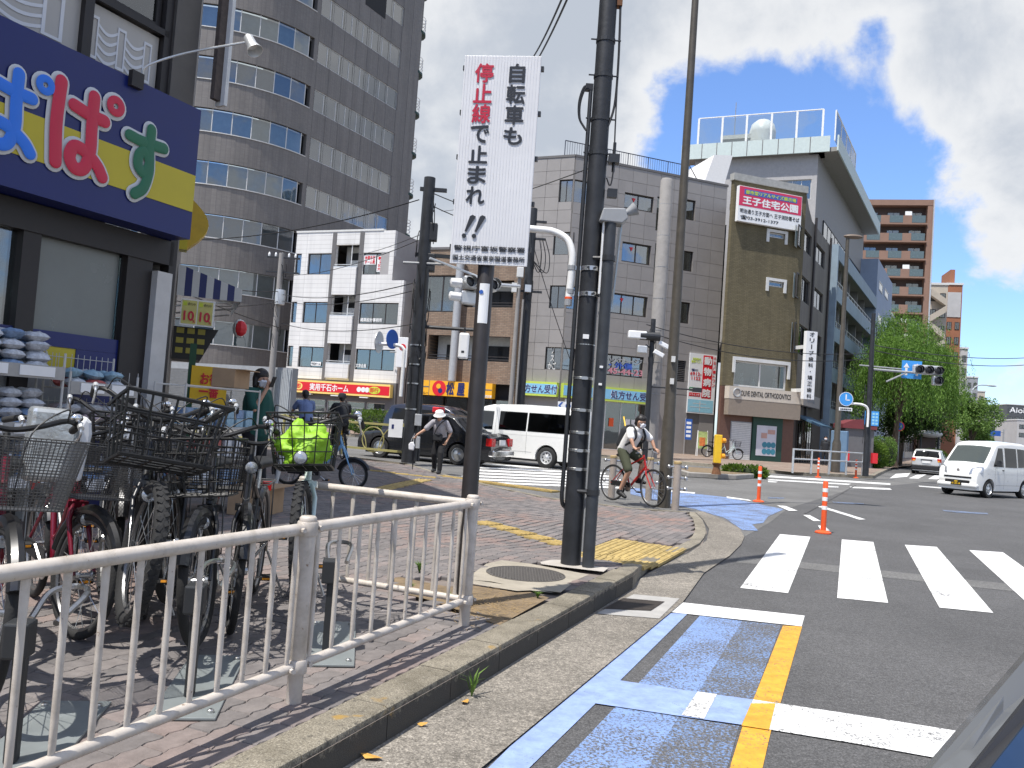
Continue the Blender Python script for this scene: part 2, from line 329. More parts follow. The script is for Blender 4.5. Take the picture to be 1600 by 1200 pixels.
# ================================================================ the setting: roads and pavements
KD = Vector((.394, .919, 0)); KN = Vector((-.919, .394, 0)); KA = Vector((.12, 4.93, 0))   # kerb line of the near pavement
def st(x, y=None):
    p = Vector((x[0], x[1], 0))-KA if y is None else Vector((x, y, 0))-KA
    return p.dot(KD), p.dot(KN)
def kp(s, d, z=0): p = KA+KD*s+KN*d; return Vector((p.x, p.y, z))
def sstep(a, b, x): t = min(1, max(0, (x-a)/(b-a))); return t*t*(3-2*t)
def swz(x, y):
    s, d = st(x, y); w = sstep(2.7, 4.4, s)
    q = Vector((x, y, 0)); c = (q-Vector((.83, 15.6, 0))).dot(hd(245))
    d = min(d, max(0, c))
    return (1-w)*.16+w*(.035+.125*sstep(.2, 3.6, d))
def sheet(name, pts, z, m, parent=None, kind=None, grid=None):
    mb = MB(); P = [Vector((p[0], p[1], (z if not callable(z) else z(p[0], p[1])))) for p in pts]
    mb.add(P, [tuple(range(len(P)))]); o = mb.build(name, m, parent)
    bm = bmesh.new(); bm.from_mesh(o.data); bmesh.ops.recalc_face_normals(bm, faces=bm.faces)
    if bm.faces and bm.faces[:][0].normal.z < 0: bmesh.ops.reverse_faces(bm, faces=bm.faces)
    bmesh.ops.triangulate(bm, faces=bm.faces); bm.to_mesh(o.data); bm.free()
    if kind: o['kind'] = kind
    return o
def pxs(lst, z=0): return [gp(a, b, z) for a, b in lst]
road = sheet('road', [(-500, -300), (600, -300), (600, 900), (-500, 900)], 0, 'asphalt', kind='structure')
def mark(name, pts, m, lvl=1): return sheet(name, pts, .0025*lvl, m, road)
# older asphalt of the cross street (its own laying) and trench patch
mark('asphalt_patch', pxs([(1165, 838), (1205, 815), (1230, 795), (1330, 765), (1460, 752), (1600, 768)])+[Vector((60, 30, 0)), Vector((90, 70, 0)), Vector((40, 62, 0)), Vector((24, 47, 0)), Vector((5, 42, 0)), Vector((-20, 48, 0)), Vector((-40, 42, 0)), Vector((-14, 29, 0)), Vector((-2.9, 23.2, 0)), Vector((.8, 15.8, 0)), Vector((2.5, 15.2, 0)), Vector((3.3, 14.2, 0))], 'old_asphalt')
# near markings
z8 = lambda x, y: (1067+x/3, 800+y/3)
for q in ([(455, 105), (598, 118), (493, 382), (268, 358)], [(745, 130), (893, 142), (962, 428), (723, 405)], [(1040, 155), (1190, 165), (1455, 475), (1203, 450)], [(1342, 180), (1500, 190), (1960, 523), (1690, 497)], [(1645, 205), (1805, 216), (2470, 570), (2200, 545)]):
    mark('crosswalk_stripe', pxs([z8(*p) for p in q]), 'paint_white', 2)
mark('repair_strip', pxs([(1158, 871), (1230, 876), (1600, 915), (1600, 926), (1230, 886), (1150, 879)]), 'old_asphalt', 1)
z7 = lambda x, y: (800+x/3, 800+y/3)
Z7 = lambda l: pxs([z7(*p) for p in l])
mark('stop_line', Z7([(800, 428), (1372, 490), (1358, 540), (740, 473)]), 'paint_white', 3)
mark('stop_line', Z7([(1130, 885), (1600, 955), (2100, 1035), (2600, 1110), (2600, 1260), (2100, 1180), (1600, 1090), (1075, 1005)]), 'paint_white_worn', 3)
mark('lane_line', Z7([(1270, 535), (1360, 540), (1258, 900), (1130, 885)]), 'paint_yellow', 2)
mark('lane_line', Z7([(1120, 905), (1235, 905), (1205, 1030), (1075, 1010)]), 'paint_yellow', 4)
mark('lane_line', Z7([(1080, 1010), (1215, 1025), (1130, 1400), (960, 1400)]), 'paint_yellow', 2)
mark('cycle_lane_band', Z7([(740, 476), (822, 480), (505, 795), (390, 903), (85, 1200), (-150, 1420), (-330, 1420), (0, 1095)]), 'paint_blue', 2)
mark('cycle_lane_crossband', Z7([(505, 795), (870, 850), (1130, 885), (1085, 1005), (780, 962), (388, 903)]), 'paint_blue', 3)
mark('cycle_lane_panel', Z7([(880, 488), (1080, 512), (870, 850), (592, 805)]), 'paint_blue_worn', 1)
mark('cycle_lane_panel', Z7([(1080, 512), (1262, 530), (1130, 885), (870, 850)]), 'paint_blue_thin', 1)
mark('cycle_lane_panel', Z7([(485, 915), (780, 962), (600, 1260), (450, 1450), (-60, 1450), (200, 1215)]), 'paint_blue_worn', 1)
mark('cycle_lane_panel', Z7([(780, 962), (1065, 1005), (940, 1450), (450, 1450), (600, 1260)]), 'paint_blue_thin', 1)
mark('faded_patch', Z7([(795, 960), (870, 850), (960, 862), (900, 978)]), 'paint_white_worn', 4)
# blue wedge at the corner, small white dashes and the lines across the junction
z4 = lambda x, y: (1200+x/4, 550+y/4)
z3 = lambda x, y: (800+x/4, 550+y/4)
Z3 = lambda l: pxs([z3(*p) for p in l]); Z4 = lambda l: pxs([z4(*p) for p in l])
mark('cycle_lane_wedge', Z3([(740, 850), (1000, 870), (1340, 910), (1700, 985), (1600, 1030), (1570, 1070), (1500, 1080), (1540, 1120), (1440, 1115), (1330, 1040), (1150, 985), (1050, 965), (740, 890)]), 'paint_blue_worn', 3)
for q in ([(1340, 905), (1480, 925), (1500, 935), (1345, 915)], [(940, 862), (1145, 880), (1140, 888), (940, 872)]): mark('edge_dash', Z3(q), 'paint_white', 4)
for q in ([(55, 962), (110, 965), (185, 995), (130, 995)], [(220, 1022), (260, 1022), (330, 1060), (285, 1060)], [(312, 1088), (350, 1088), (385, 1120), (330, 1118)]): mark('edge_dash', Z4(q), 'paint_white', 4)
for q in ([(0, 772), (765, 822), (765, 832), (0, 783)], [(0, 795), (520, 825), (500, 832), (0, 803)], [(0, 806), (60, 812), (50, 817), (0, 814)], [(360, 836), (440, 842), (440, 848), (370, 846)], [(510, 842), (760, 852), (775, 862), (720, 862), (520, 850)], [(940, 836), (1130, 850), (1130, 858), (945, 842)]): mark('junction_line', Z4(q), 'paint_white_worn', 3)
for q in ([(0, 908), (100, 912), (100, 918), (0, 918)], [(400, 936), (600, 948), (600, 954), (410, 944)], [(1090, 988), (1370, 1008), (1380, 1018), (1100, 998)]): mark('cycle_mark', Z4(q), 'paint_blue_thin', 3)
mark('junction_line', Z4([(300, 965), (340, 965), (610, 1048), (570, 1050)]), 'paint_white_worn', 3)
for q in ([(800, 762), (890, 757), (870, 780), (760, 790)], [(930, 768), (990, 766), (940, 792), (880, 790)], [(1040, 772), (1095, 772), (1060, 796), (1000, 794)], [(1140, 776), (1200, 778), (1180, 800), (1110, 798)]): mark('crosswalk_stripe', Z4(q), 'paint_white', 3)
# crosswalk over the side street, seen flat behind the poles
for i in range(7):
    y0 = 733+i*4.6; xa = 742-i*4; 
    mark('crosswalk_stripe', pxs([(xa, y0-9), (938+i*9, y0+1.5), (936+i*9, y0+4.0), (xa-6, y0-6.6)]), 'paint_white', 3)
# tar seams
mark('tar_seam', Z4([(540, 835), (552, 835), (240, 1010), (222, 1012)]), 'asphalt', 4)
# gutter apron
apron = sheet('gutter', pxs([(1098, 800), (1133, 815), (1155, 826), (1163, 840), (1158, 852), (1140, 870), (1100, 897), (1067, 943), (1047, 960), (800, 1165), (560, 1364)])+[kp(-6, .02), kp(-6, .1), kp(2.9, .05)]+pxs([(1015, 896), (1076, 866), (1104, 846), (1108, 828), (1098, 812), (1086, 801)]), .014, 'gutter_concrete', kind='structure')
# drain grate set in its frame
dr = bpy.data.objects.new('drain_frame', None)
m_c = mat('drain_concrete', (.36, .35, .33), .85, 0, .15, 8, .2)
def quadpx(name, l, z, m, par): return sheet(name, pxs(l), z, m, par)
quadpx('drain_surround', [z7(395, 487), (935, 966) and z7(570, 395), z7(785, 415), z7(690, 510)], .018, m_c, apron)
g0, g1, g2, g3 = pxs([z7(430, 465), z7(520, 415), z7(715, 432), z7(650, 475)])
mb = MB()
for i in range(14):
    a = g0.lerp(g1, (i+.2)/14); b = g0.lerp(g1, (i+.75)/14); c = g3.lerp(g2, (i+.75)/14); d = g3.lerp(g2, (i+.2)/14)
    mb.quad(a+Vector((0, 0, .024)), b+Vector((0, 0, .024)), c+Vector((0, 0, .024)), d+Vector((0, 0, .024)))
mb.build('drain_bar', mat('grate_iron', (.10, .085, .075), .7, .3, .3, 20), apron)
sheet('drain_pit', [g0, g1, g2, g3], .021, mat('pit_dark', (.07, .06, .055), .9, 0, .3), apron)
# ---- near pavement body
curve = [gp(a, b, .03) for a, b in ((1003, 893), (1030, 876), (1073, 860), (1098, 846), (1105, 830), (1099, 813), (1086, 800))]
side_kerb = [Vector((2.55, 14.75, 0)), Vector((1.7, 15.25, 0)), Vector((.83, 15.75, 0)), Vector((-.4, 17.9, 0)), Vector((-1.6, 20.3, 0)), Vector((-2.75, 23.2, 0)), Vector((-12, 27.2, 0)), Vector((-30, 34.8, 0))]
kerb_line = [kp(-8, 0), kp(2.75, 0)]
outer = kerb_line+[Vector((p.x, p.y, 0)) for p in curve]+side_kerb
full = outer+[Vector((-45, 30, 0)), Vector((-30, -12, 0))]
def inpoly(x, y, P):
    c = False; j = len(P)-1
    for i in range(len(P)):
        a, b = P[i], P[j]
        if (a[1] > y) != (b[1] > y) and x < (b[0]-a[0])*(y-a[1])/(b[1]-a[1])+a[0]: c = not c
        j = i
    return c
def edge_dist(x, y, P=None):
    P = P or outer; q = Vector((x, y, 0)); m = 99
    for a, b in zip(P, P[1:]):
        a = Vector((a[0], a[1], 0)); b = Vector((b[0], b[1], 0)); d = b-a; t = max(0, min(1, (q-a).dot(d)/max(1e-9, d.dot(d)))); m = min(m, (a+d*t-q).length)
    return m
mat('sand_bed', (.19, .16, .14), .95, 0, .25, 12, .3, 80)
bm = bmesh.new()
P3 = [Vector((p[0], p[1], 0)) for p in full]
def grid_surface(name, poly, zf, step, m, kind=None, parent=None, inset=0):
    """surface clipped to a polygon, height zf(x,y)"""
    bm = bmesh.new(); vs = [bm.verts.new((p[0], p[1], 0)) for p in poly]; bm.faces.new(vs)
    xs = [p[0] for p in poly]; ys = [p[1] for p in poly]
    for ax, lo, hi in ((0, min(xs), max(xs)), (1, min(ys), max(ys))):
        k = lo+step
        while k < hi:
            co = (k, 0, 0) if ax == 0 else (0, k, 0); no = (1, 0, 0) if ax == 0 else (0, 1, 0)
            bmesh.ops.bisect_plane(bm, geom=bm.verts[:]+bm.edges[:]+bm.faces[:], plane_co=co, plane_no=no); k += step
    for v in bm.verts: v.co.z = zf(v.co.x, v.co.y)
    bmesh.ops.recalc_face_normals(bm, faces=bm.faces)
    for f in bm.faces:
        if f.normal.z < 0: f.normal_flip()
    me = bpy.data.meshes.new(name); bm.to_mesh(me); bm.free(); me.materials.append(MATS[m] if isinstance(m, str) else m); o = bpy.data.objects.new(name, me); col.objects.link(o)
    if parent: o.parent = parent
    if kind: o['kind'] = kind
    return o
def smooth_full():
    return P3
pave = grid_surface('pavement', P3, lambda x, y: swz(x, y)-.03, .7, 'sand_bed', 'structure')
# ---- kerb stones
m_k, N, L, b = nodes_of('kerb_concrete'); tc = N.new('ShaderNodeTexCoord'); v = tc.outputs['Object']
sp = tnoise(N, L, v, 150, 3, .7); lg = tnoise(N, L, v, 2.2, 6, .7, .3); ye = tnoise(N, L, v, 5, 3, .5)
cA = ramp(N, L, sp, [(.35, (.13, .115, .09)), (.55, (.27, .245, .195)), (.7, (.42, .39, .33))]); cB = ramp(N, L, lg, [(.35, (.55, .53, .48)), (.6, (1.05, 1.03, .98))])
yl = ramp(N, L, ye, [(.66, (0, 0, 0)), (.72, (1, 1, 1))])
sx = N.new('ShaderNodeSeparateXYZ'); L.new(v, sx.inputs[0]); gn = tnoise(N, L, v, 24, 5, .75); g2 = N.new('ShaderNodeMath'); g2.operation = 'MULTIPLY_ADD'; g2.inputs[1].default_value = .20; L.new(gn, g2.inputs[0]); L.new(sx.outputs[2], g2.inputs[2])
gr = ramp(N, L, g2.outputs[0], [(.215, (1, 1, 1)), (.25, (0, 0, 0))])   # mossy grime on the lower kerb, painted dark to deepen the face's shade too
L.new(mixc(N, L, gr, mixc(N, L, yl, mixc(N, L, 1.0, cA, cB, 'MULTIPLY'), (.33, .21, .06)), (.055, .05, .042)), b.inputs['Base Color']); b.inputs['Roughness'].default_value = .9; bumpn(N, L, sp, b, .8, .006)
m_c2, N, L, b = nodes_of('kerb_clean'); tc = N.new('ShaderNodeTexCoord'); v = tc.outputs['Object']; sp = tnoise(N, L, v, 150, 3, .7); lg = tnoise(N, L, v, 2.2, 6, .7, .3)
L.new(mixc(N, L, 1.0, ramp(N, L, sp, [(.35, (.14, .125, .1)), (.55, (.29, .265, .215)), (.7, (.44, .41, .35))]), ramp(N, L, lg, [(.35, (.6, .58, .54)), (.6, (1.05, 1.03, .98))]), 'MULTIPLY'), b.inputs['Base Color']); b.inputs['Roughness'].default_value = .9; bumpn(N, L, sp, b, .8, .006)
kerb = bpy.data.objects.new('kerb', None); col.objects.link(kerb); kerb['kind'] = 'structure'
def resample(P, step):
    out = [P[0].copy()]; acc = 0
    for a, b in zip(P, P[1:]):
        L_ = (b-a).length; t = step-acc
        while t < L_: out.append(a.lerp(b, t/L_)); t += step
        acc = L_-(t-step)
    if (out[-1]-P[-1]).length > .08: out.append(P[-1].copy())
    return out
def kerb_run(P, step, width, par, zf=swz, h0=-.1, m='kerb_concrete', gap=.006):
    pts = resample([Vector((p[0], p[1], 0)) for p in P], step)
    nrm = []
    for i in range(len(pts)):
        d = (pts[min(i+1, len(pts)-1)]-pts[max(i-1, 0)]).normalized(); nrm.append(Vector((-d.y, d.x, 0)))
    for i in range(len(pts)-1):
        a, b = pts[i], pts[i+1]; d = (b-a).normalized(); a = a+d*gap/2; b = b-d*gap/2
        vs = []; r = .022; jz = random.uniform(-.003, .003)
        for p, n in ((a, nrm[i]), (b, nrm[i+1])):
            z = zf(*(p+n*width*.5).xy)+.004+jz
            for off, hz in ((0, h0), (0.004, z-r*1.1), (r*.35, z-r*.35), (r*1.2, z), (width, z), (width, h0)): q = p+n*off; vs.append((q.x, q.y, hz))
        fs = [(j, j+1, 7+j, 6+j) for j in range(5)]+[(0, 6, 11, 5)]+[(5, 4, 3, 2, 1, 0), (6, 7, 8, 9, 10, 11)]
        MB().add(vs, fs).build('kerb_stone', m, par, smooth=50)
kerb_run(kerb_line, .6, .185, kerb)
kerb_run([kp(2.75, 0)]+curve+side_kerb[:6], .6, .16, kerb, m='kerb_clean')
kerb_run(side_kerb[5:], 2.0, .16, kerb, m='kerb_clean')
# ---- special areas on the near pavement
def quadsw(name, l, dz, m, par, z0=.16, n=6):
    c = [gp(a, b, z0) for a, b in l]; mb = MB(); g = [[None]*(n+1) for _ in range(n+1)]
    for i in range(n+1):
        for j in range(n+1):
            p = c[0].lerp(c[1], i/n).lerp(c[3].lerp(c[2], i/n), j/n); g[i][j] = (p.x, p.y, swz(p.x, p.y)+dz)
    for i in range(n):
        for j in range(n): mb.quad(g[i][j], g[i+1][j], g[i+1][j+1], g[i][j+1])
    o = mb.build(name, m, par, weld=True); return o
zl = lambda x, y: (700+x/5, 840+y/5)
slab_m = mat('slab_concrete', (.34, .305, .245), .9, 0, .22, 5, .5, 90)
ZL = lambda l: [zl(*p) for p in l]
man_slab = [(180, 270), (400, 175), (1190, 285), (1010, 445), (830, 450)]
dirt_area = [(0, 455), (0, 330), (180, 325), (800, 440), (395, 690), (0, 610)]
def polysw(name, l, dz, m, par, z0=.16):
    P = [gp(a, b, z0) for a, b in l]; return sheet(name, [(p.x, p.y) for p in P], lambda x, y: swz(x, y)+dz, m, par)
polysw('concrete_slab', ZL([(170, 300), (300, 205), (420, 178), (640, 205), (1100, 290), (1010, 330), (880, 430), (600, 400), (340, 345), (170, 330)]), .002, 'slab_concrete', pave)
polysw('kerb_edging', ZL([(170, 335), (560, 390), (830, 440), (640, 420), (540, 425), (170, 365)]), .008, 'slab_concrete', pave)
polysw('pole_footing', ZL([(720, 195), (800, 178), (880, 175), (1100, 220), (1255, 240), (1215, 272), (900, 235), (730, 212)]), .006, mat('footing_white', (.42, .39, .35), .85, 0, .15, 8, .4, 60), pave)
soil_m = mat('soil', (.20, .145, .085), .95, 0, .4, 9, .9, 60)
soil = polysw('soil_strip', ZL([(-420, 300), (0, 385), (170, 370), (540, 430), (640, 425), (790, 470), (700, 520), (400, 685), (160, 600), (-100, 500), (-420, 420)]), .001, 'soil', pave)
mc = gp(*zl(607, 285), .16); mrx = (gp(*zl(915, 330), .16)-gp(*zl(300, 262), .16)).length/2
mb = MB(Matrix.Translation((mc.x, mc.y, swz(mc.x, mc.y))))
mb.lathe([(mrx, .0), (mrx, .007), (mrx-.012, .008), (mrx-.014, .003), (mrx-.03, .004)], 40)
for i in range(-12, 13):
    for j in range(-12, 13):
        x, y = i*.024, j*.024
        if math.hypot(x, y) < mrx-.03: mb.box(x-.007, x+.007, y-.007, y+.007, .002, .0085)
mb.build('manhole_cover', mat('iron', (.13, .12, .11), .6, .4, .25, 30), pave)
mat('tactile', (.42, .31, .115), .8, 0, .25, 10, .4, 70, objrand=.18)
tact_areas = []
def tactile(a, b, width, rows, par=pave, z0=.1, bars=True):
    A = gp(*a, z0); B = gp(*b, z0); d = (B-A); L_ = d.length; d.normalize(); n = Vector((-d.y, d.x, 0)); k = max(1, int(L_/.3))
    tact_areas.append([A+n*width/2, B+n*width/2, B-n*width/2, A-n*width/2])
    me = None
    for i in range(k):
        for j in range(rows):
            c = A+d*(i+.5)*.3+n*((j-(rows-1)/2)*.3)
            if me is None:
                mb = MB(); mb.box(-.148, .148, -.148, .148, -.03, .0)
                for q in range(4): mb.box(-.135, .135, -.11+q*.0735-.018, -.11+q*.0735+.018, 0, .006)
                me = mb.mesh('tactile_tile'); me.materials.append(MATS['tactile'])
            o = bpy.data.objects.new('tactile_tile', me); col.objects.link(o); o.parent = par
            o.matrix_basis = Matrix.Translation((c.x, c.y, swz(c.x, c.y)+.004)) @ Matrix.Rotation(math.atan2(d.y, d.x), 4, 'Z')
tactile((748, 812), (915, 846), .3, 1, z0=.15)
tactile((938, 876), (1022, 840), .9, 3, z0=.1)
tactile((585, 768), (668, 742), .3, 1, z0=.16)
tactile((575, 733), (690, 741), .3, 1, z0=.14)
tactile((690, 741), (870, 765), .3, 1, z0=.07)
# ---- interlocking pavers
m_p, N, L, b = nodes_of('paver'); tc = N.new('ShaderNodeTexCoord'); gm = N.new('ShaderNodeNewGeometry'); oi = N.new('ShaderNodeObjectInfo')
ad = N.new('ShaderNodeMath'); ad.operation = 'ADD'; L.new(oi.outputs['Random'], ad.inputs[0]); L.new(gm.outputs['Random Per Island'], ad.inputs[1]); fr = N.new('ShaderNodeMath'); fr.operation = 'FRACT'; L.new(ad.outputs[0], fr.inputs[0])
zn = tnoise(N, L, gm.outputs['Position'], .42, 3, .5); a2 = N.new('ShaderNodeMath'); a2.operation = 'MULTIPLY_ADD'; a2.inputs[1].default_value = .22; L.new(fr.outputs[0], a2.inputs[0]); L.new(zn, a2.inputs[2])
bc = ramp(N, L, a2.outputs[0], [(.46, (.178, .164, .160)), (.62, (.19, .17, .162)), (.74, (.205, .158, .142)), (.9, (.225, .146, .122))])
dn = tnoise(N, L, gm.outputs['Position'], 14, 6, .7); dk = ramp(N, L, dn, [(.3, (.72, .72, .72)), (.7, (1.15, 1.15, 1.15))]); fn = tnoise(N, L, gm.outputs['Position'], 160, 2, .6)
vr = ramp(N, L, fr.outputs[0], [(0, (.8, .8, .8)), (1, (1.15, 1.15, 1.15))])
L.new(mixc(N, L, 1.0, mixc(N, L, 1.0, bc, dk, 'MULTIPLY'), vr, 'MULTIPLY'), b.inputs['Base Color']); b.inputs['Roughness'].default_value = .85; bumpn(N, L, fn, b, .6, .004)
def paver_outline(l, w, g=.004):
    a, c = l/2-g/2, w/2-g/2; k = .008; pts = []
    W8 = (0, k, 0, -k, 0, k, 0, -k, 0)
    for i in range(9): pts.append((-a+2*a*i/8, -c+W8[i]))
    for i in range(8, -1, -1): pts.append((-a+2*a*i/8, c+W8[i]))
    return pts
PO = paver_outline(.225, .1125)
def paver_mb(mb, T):
    n = len(PO); vs = [T @ Vector((x*.975, y*.96, .0)) for x, y in PO]+[T @ Vector((x, y, -.005)) for x, y in PO]+[T @ Vector((x, y, -.035)) for x, y in PO]
    mb.add(vs, [tuple(range(n))]+[(i+n, (i+1) % n+n, (i+1) % n, i) for i in range(n)]+[(i+2*n, (i+1) % n+2*n, (i+1) % n+n, i+n) for i in range(n)])
pm = MB(); paver_mb(pm, Matrix()); pme = pm.mesh('paver'); pme.materials.append(m_p)
excl = [[(p.x, p.y) for p in [gp(*zl(*q), .16) for q in pl]] for pl in ([(180, 300), (300, 205), (420, 178), (640, 205), (720, 195), (880, 175), (1255, 240), (1215, 272), (1010, 330), (880, 430), (700, 520), (400, 685), (160, 600), (-100, 500), (-420, 420), (-420, 300)],)]+[[(p.x, p.y) for p in a] for a in tact_areas]
cands = []
for i in range(-70, 130):
    for j in range(1, 120):
        s, d = i*.225+(.1125 if j % 2 else 0), j*.1125+.135
        p = kp(s, d)
        if p.y < 1.5 or d > 11 or s > 15: continue
        dd = ray(0, 0)
        v = p-Vector((0, 0, CAM_H)); zc = v.dot(_f)
        if zc < 1: continue
        X = 800+F_PX*v.dot(AX_R)/zc; Y = 600-F_PX*v.dot(AX_U)/zc
        if X < -120 or X > 1150 or Y > 1500: continue
        if not inpoly(p.x, p.y, full) or edge_dist(p.x, p.y) < .195: continue
        if any(inpoly(p.x, p.y, e) for e in excl): continue
        cands.append((v.length, p, s, d))
cands.sort(key=lambda c: c[0])
rot = math.atan2(KD.y, KD.x); rest = MB(); npav = 0
for k, (_, p, s, d) in enumerate(cands):
    z = swz(p.x, p.y)+random.uniform(-.0025, .0025)
    e = .05; gx = (swz(p.x+KD.x*e, p.y+KD.y*e)-swz(p.x, p.y))/e
    T = Matrix.Translation((p.x, p.y, z)) @ Matrix.Rotation(rot+random.uniform(-.008, .008), 4, 'Z') @ Matrix.Rotation(-math.atan(gx)+random.uniform(-.006, .006), 4, 'Y') @ Matrix.Rotation(random.uniform(-.008, .008), 4, 'X')
    if k < 300:
        o = bpy.data.objects.new('paver', pme); col.objects.link(o); o.parent = pave; o.matrix_basis = T
    else: paver_mb(rest, T)
rest.build('paver_field', m_p, pave, kind='stuff')
# distant part of the near pavement: plain brick texture beyond the built pavers
# ---- far pavement on the other side of the junction, traffic island
m_tiles('far_paving', (.26, .18, .14), (.30, .24, .19), (.16, .13, .1), .3, .3, .01, .5, 'XY', .2, .85)
FARK = [Vector((-60, 66, 0)), Vector((-20, 48, 0)), Vector((4.6, 38.4, 0)), Vector((8.2, 37.4, 0)), gp(1240, 743), gp(1300, 745), gp(1366, 748), gp(1372, 744), Vector((24.5, 53, 0)), Vector((60, 112, 0)), Vector((150, 266, 0)), Vector((400, 700, 0))]
farp = sheet('far_pavement', FARK+[Vector((390, 720, 0)), Vector((100, 330, 0)), Vector((-60, 200, 0))], .14, 'far_paving', kind='structure')
fk = bpy.data.objects.new('far_kerb', None); col.objects.link(fk); fk['kind'] = 'structure'
kerb_run(FARK[:9], 1.5, .2, fk, lambda x, y: .14, m='kerb_clean')
m_isl = mat('island_concrete', (.30, .28, .25), .85, 0, .2, 4, .3)
isl = pxs([(1074, 746), (1150, 750), (1178, 748)])+[Vector((9.2, 31.2, 0)), Vector((6.5, 31.2, 0)), Vector((5.9, 29.4, 0))]
MB().prism([(p.x, p.y) for p in isl], 0, .17, 'z').build('traffic_island', m_isl, None, kind='structure', bevel=.03)
sheet('island_soil', [(p.x*.9+.75, p.y*.9+3.0) for p in isl], .176, soil_m, None, 'structure')
# ================================================================ buildings
def rel(root, fac): return MW[root.name].inverted() @ fac.M
def wall_mb(mb, u0, u1, z0, z1, ops, y0=0, th=.25):
    us = sorted({u0, u1}|{max(u0, min(u1, v)) for o in ops for v in o[:2]}); zs = sorted({z0, z1}|{max(z0, min(z1, v)) for o in ops for v in o[2:4]})
    for zi in range(len(zs)-1):
        run = None
        for ui in range(len(us)-1):
            cu, cz = (us[ui]+us[ui+1])/2, (zs[zi]+zs[zi+1])/2
            solid = not any(o[0] < cu < o[1] and o[2] < cz < o[3] for o in ops)
            if solid: run = [us[ui] if run is None else run[0], us[ui+1]]
            if run and (not solid or ui == len(us)-2):
                mb.box(run[0], run[1], y0, y0+th, zs[zi], zs[zi+1]); run = None
    return mb
def window(root, fac, r, cols=2, glass='glass', frame='win_frame', back='dark_room', setb=.1, bar=.05, y0=0, rows=1, split=None):
    u0, u1, z0, z1 = r; M = rel(root, fac); mb = MB(M); d = .07
    mb.box(u0, u1, y0+setb, y0+setb+d, z0, z0+bar); mb.box(u0, u1, y0+setb, y0+setb+d, z1-bar, z1)
    mb.box(u0, u0+bar, y0+setb, y0+setb+d, z0+bar, z1-bar); mb.box(u1-bar, u1, y0+setb, y0+setb+d, z0+bar, z1-bar)
    us = [u0+bar+(u1-u0-2*bar)*i/cols for i in range(cols+1)] if split is None else split
    for u in us[1:-1]: mb.box(u-bar*.45, u+bar*.45, y0+setb+.005, y0+setb+d, z0+bar, z1-bar)
    for k in range(1, rows):
        z = z0+(z1-z0)*k/rows; mb.box(u0+bar, u1-bar, y0+setb+.005, y0+setb+d, z-bar*.4, z+bar*.4)
    w = mb.build('window', frame, root)
    for a, b in zip(us, us[1:]):
        MB(M).box(a+.012, b-.012, y0+setb+.028, y0+setb+.038, z0+bar-.01, z1-bar+.01).build('pane', glass, w)
    if back:
        mb = MB(M)
        if back.startswith('curtain') or back.startswith('blind'):
            n = max(4, int((u1-u0)/.12)); pts = []
            for i in range(n+1): pts.append((u0+(u1-u0)*i/n, y0+setb+.2+(.035 if i % 2 else 0)))
            for p, q in zip(pts, pts[1:]): mb.quad((p[0], p[1], z0), (q[0], q[1], z0), (q[0], q[1], z1), (p[0], p[1], z1))
            mb.build('curtain', back, w)
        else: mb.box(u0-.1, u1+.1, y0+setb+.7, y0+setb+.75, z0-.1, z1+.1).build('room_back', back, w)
    return w
def shell(root, fac, u0, u1, z0, z1, depth, m, y0=.26, name='side_wall', front=False):
    """side, back walls and roof of a building body behind its street wall"""
    M = rel(root, fac); mb = MB(M)
    mb.box(u0, u0+.25, y0, depth, z0, z1); mb.box(u1-.25, u1, y0, depth, z0, z1); mb.box(u0+.25, u1-.25, depth-.25, depth, z0, z1); mb.build(name, m, root)
    MB(M).box(u0+.01, u1-.01, y0, depth-.01, z1-.3, z1-.02).build('roof', m, root)
mat('gap_shade', (.05, .045, .04), .85, 0, .2, 1); mat('win_frame', (.035, .03, .028), .45, .2, .1); mat('win_frame_white', (.6, .6, .58), .45, 0, .08); mat('blind_green', (.30, .31, .04), .8, 0, .1, 2); mat('curtain_blue', (.10, .13, .22), .9, 0, .4, 6); mat('curtain_white', (.56, .60, .58), .9, 0, .25, 6); mat('blind_grey', (.20, .24, .30), .8, 0, .1)
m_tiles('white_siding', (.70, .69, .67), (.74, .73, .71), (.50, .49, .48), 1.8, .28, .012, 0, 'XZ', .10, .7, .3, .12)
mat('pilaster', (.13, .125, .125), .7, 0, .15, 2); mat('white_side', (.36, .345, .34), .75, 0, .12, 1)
# ---------------------------------------------------------------- white four storey building
W7 = lambda x, y: (420+x/4.446, 350+y/4.446)
FW = Fac(atY(612, 640, 50).xy, 113)
B = thing('office_building', 'white four storey building with dark pilasters, corner windows and red shop sign', 'building', M=FW.M)
r7 = lambda x0, y0, x1, y1, f=FW: f.rect(*W7(x0, y0), *W7(x1, y1))
uL = FW.uz(455, 480)[0]; zT = FW.uz(540, 362)[1]; zsign1 = FW.uz(530, 594)[1]; uR = FW.uz(622, 560)[0]; uRt = FW.uz(613, 430)[0]; z3 = FW.uz(620, 438)[1]
rows = [((275, 205, 440, 350), (660, 200, 828, 350), (175, 210, 218, 350)), ((240, 540, 405, 690), (625, 545, 950, 700), (140, 540, 185, 690)), ((210, 848, 372, 1000), (600, 865, 915, 1025), (110, 845, 158, 1005))]
ops = []; balc = []
pil = [(FW.uz(*W7(445, 120))[0], FW.uz(*W7(472, 120))[0]), (FW.uz(*W7(634, 120))[0], FW.uz(*W7(663, 120))[0])]
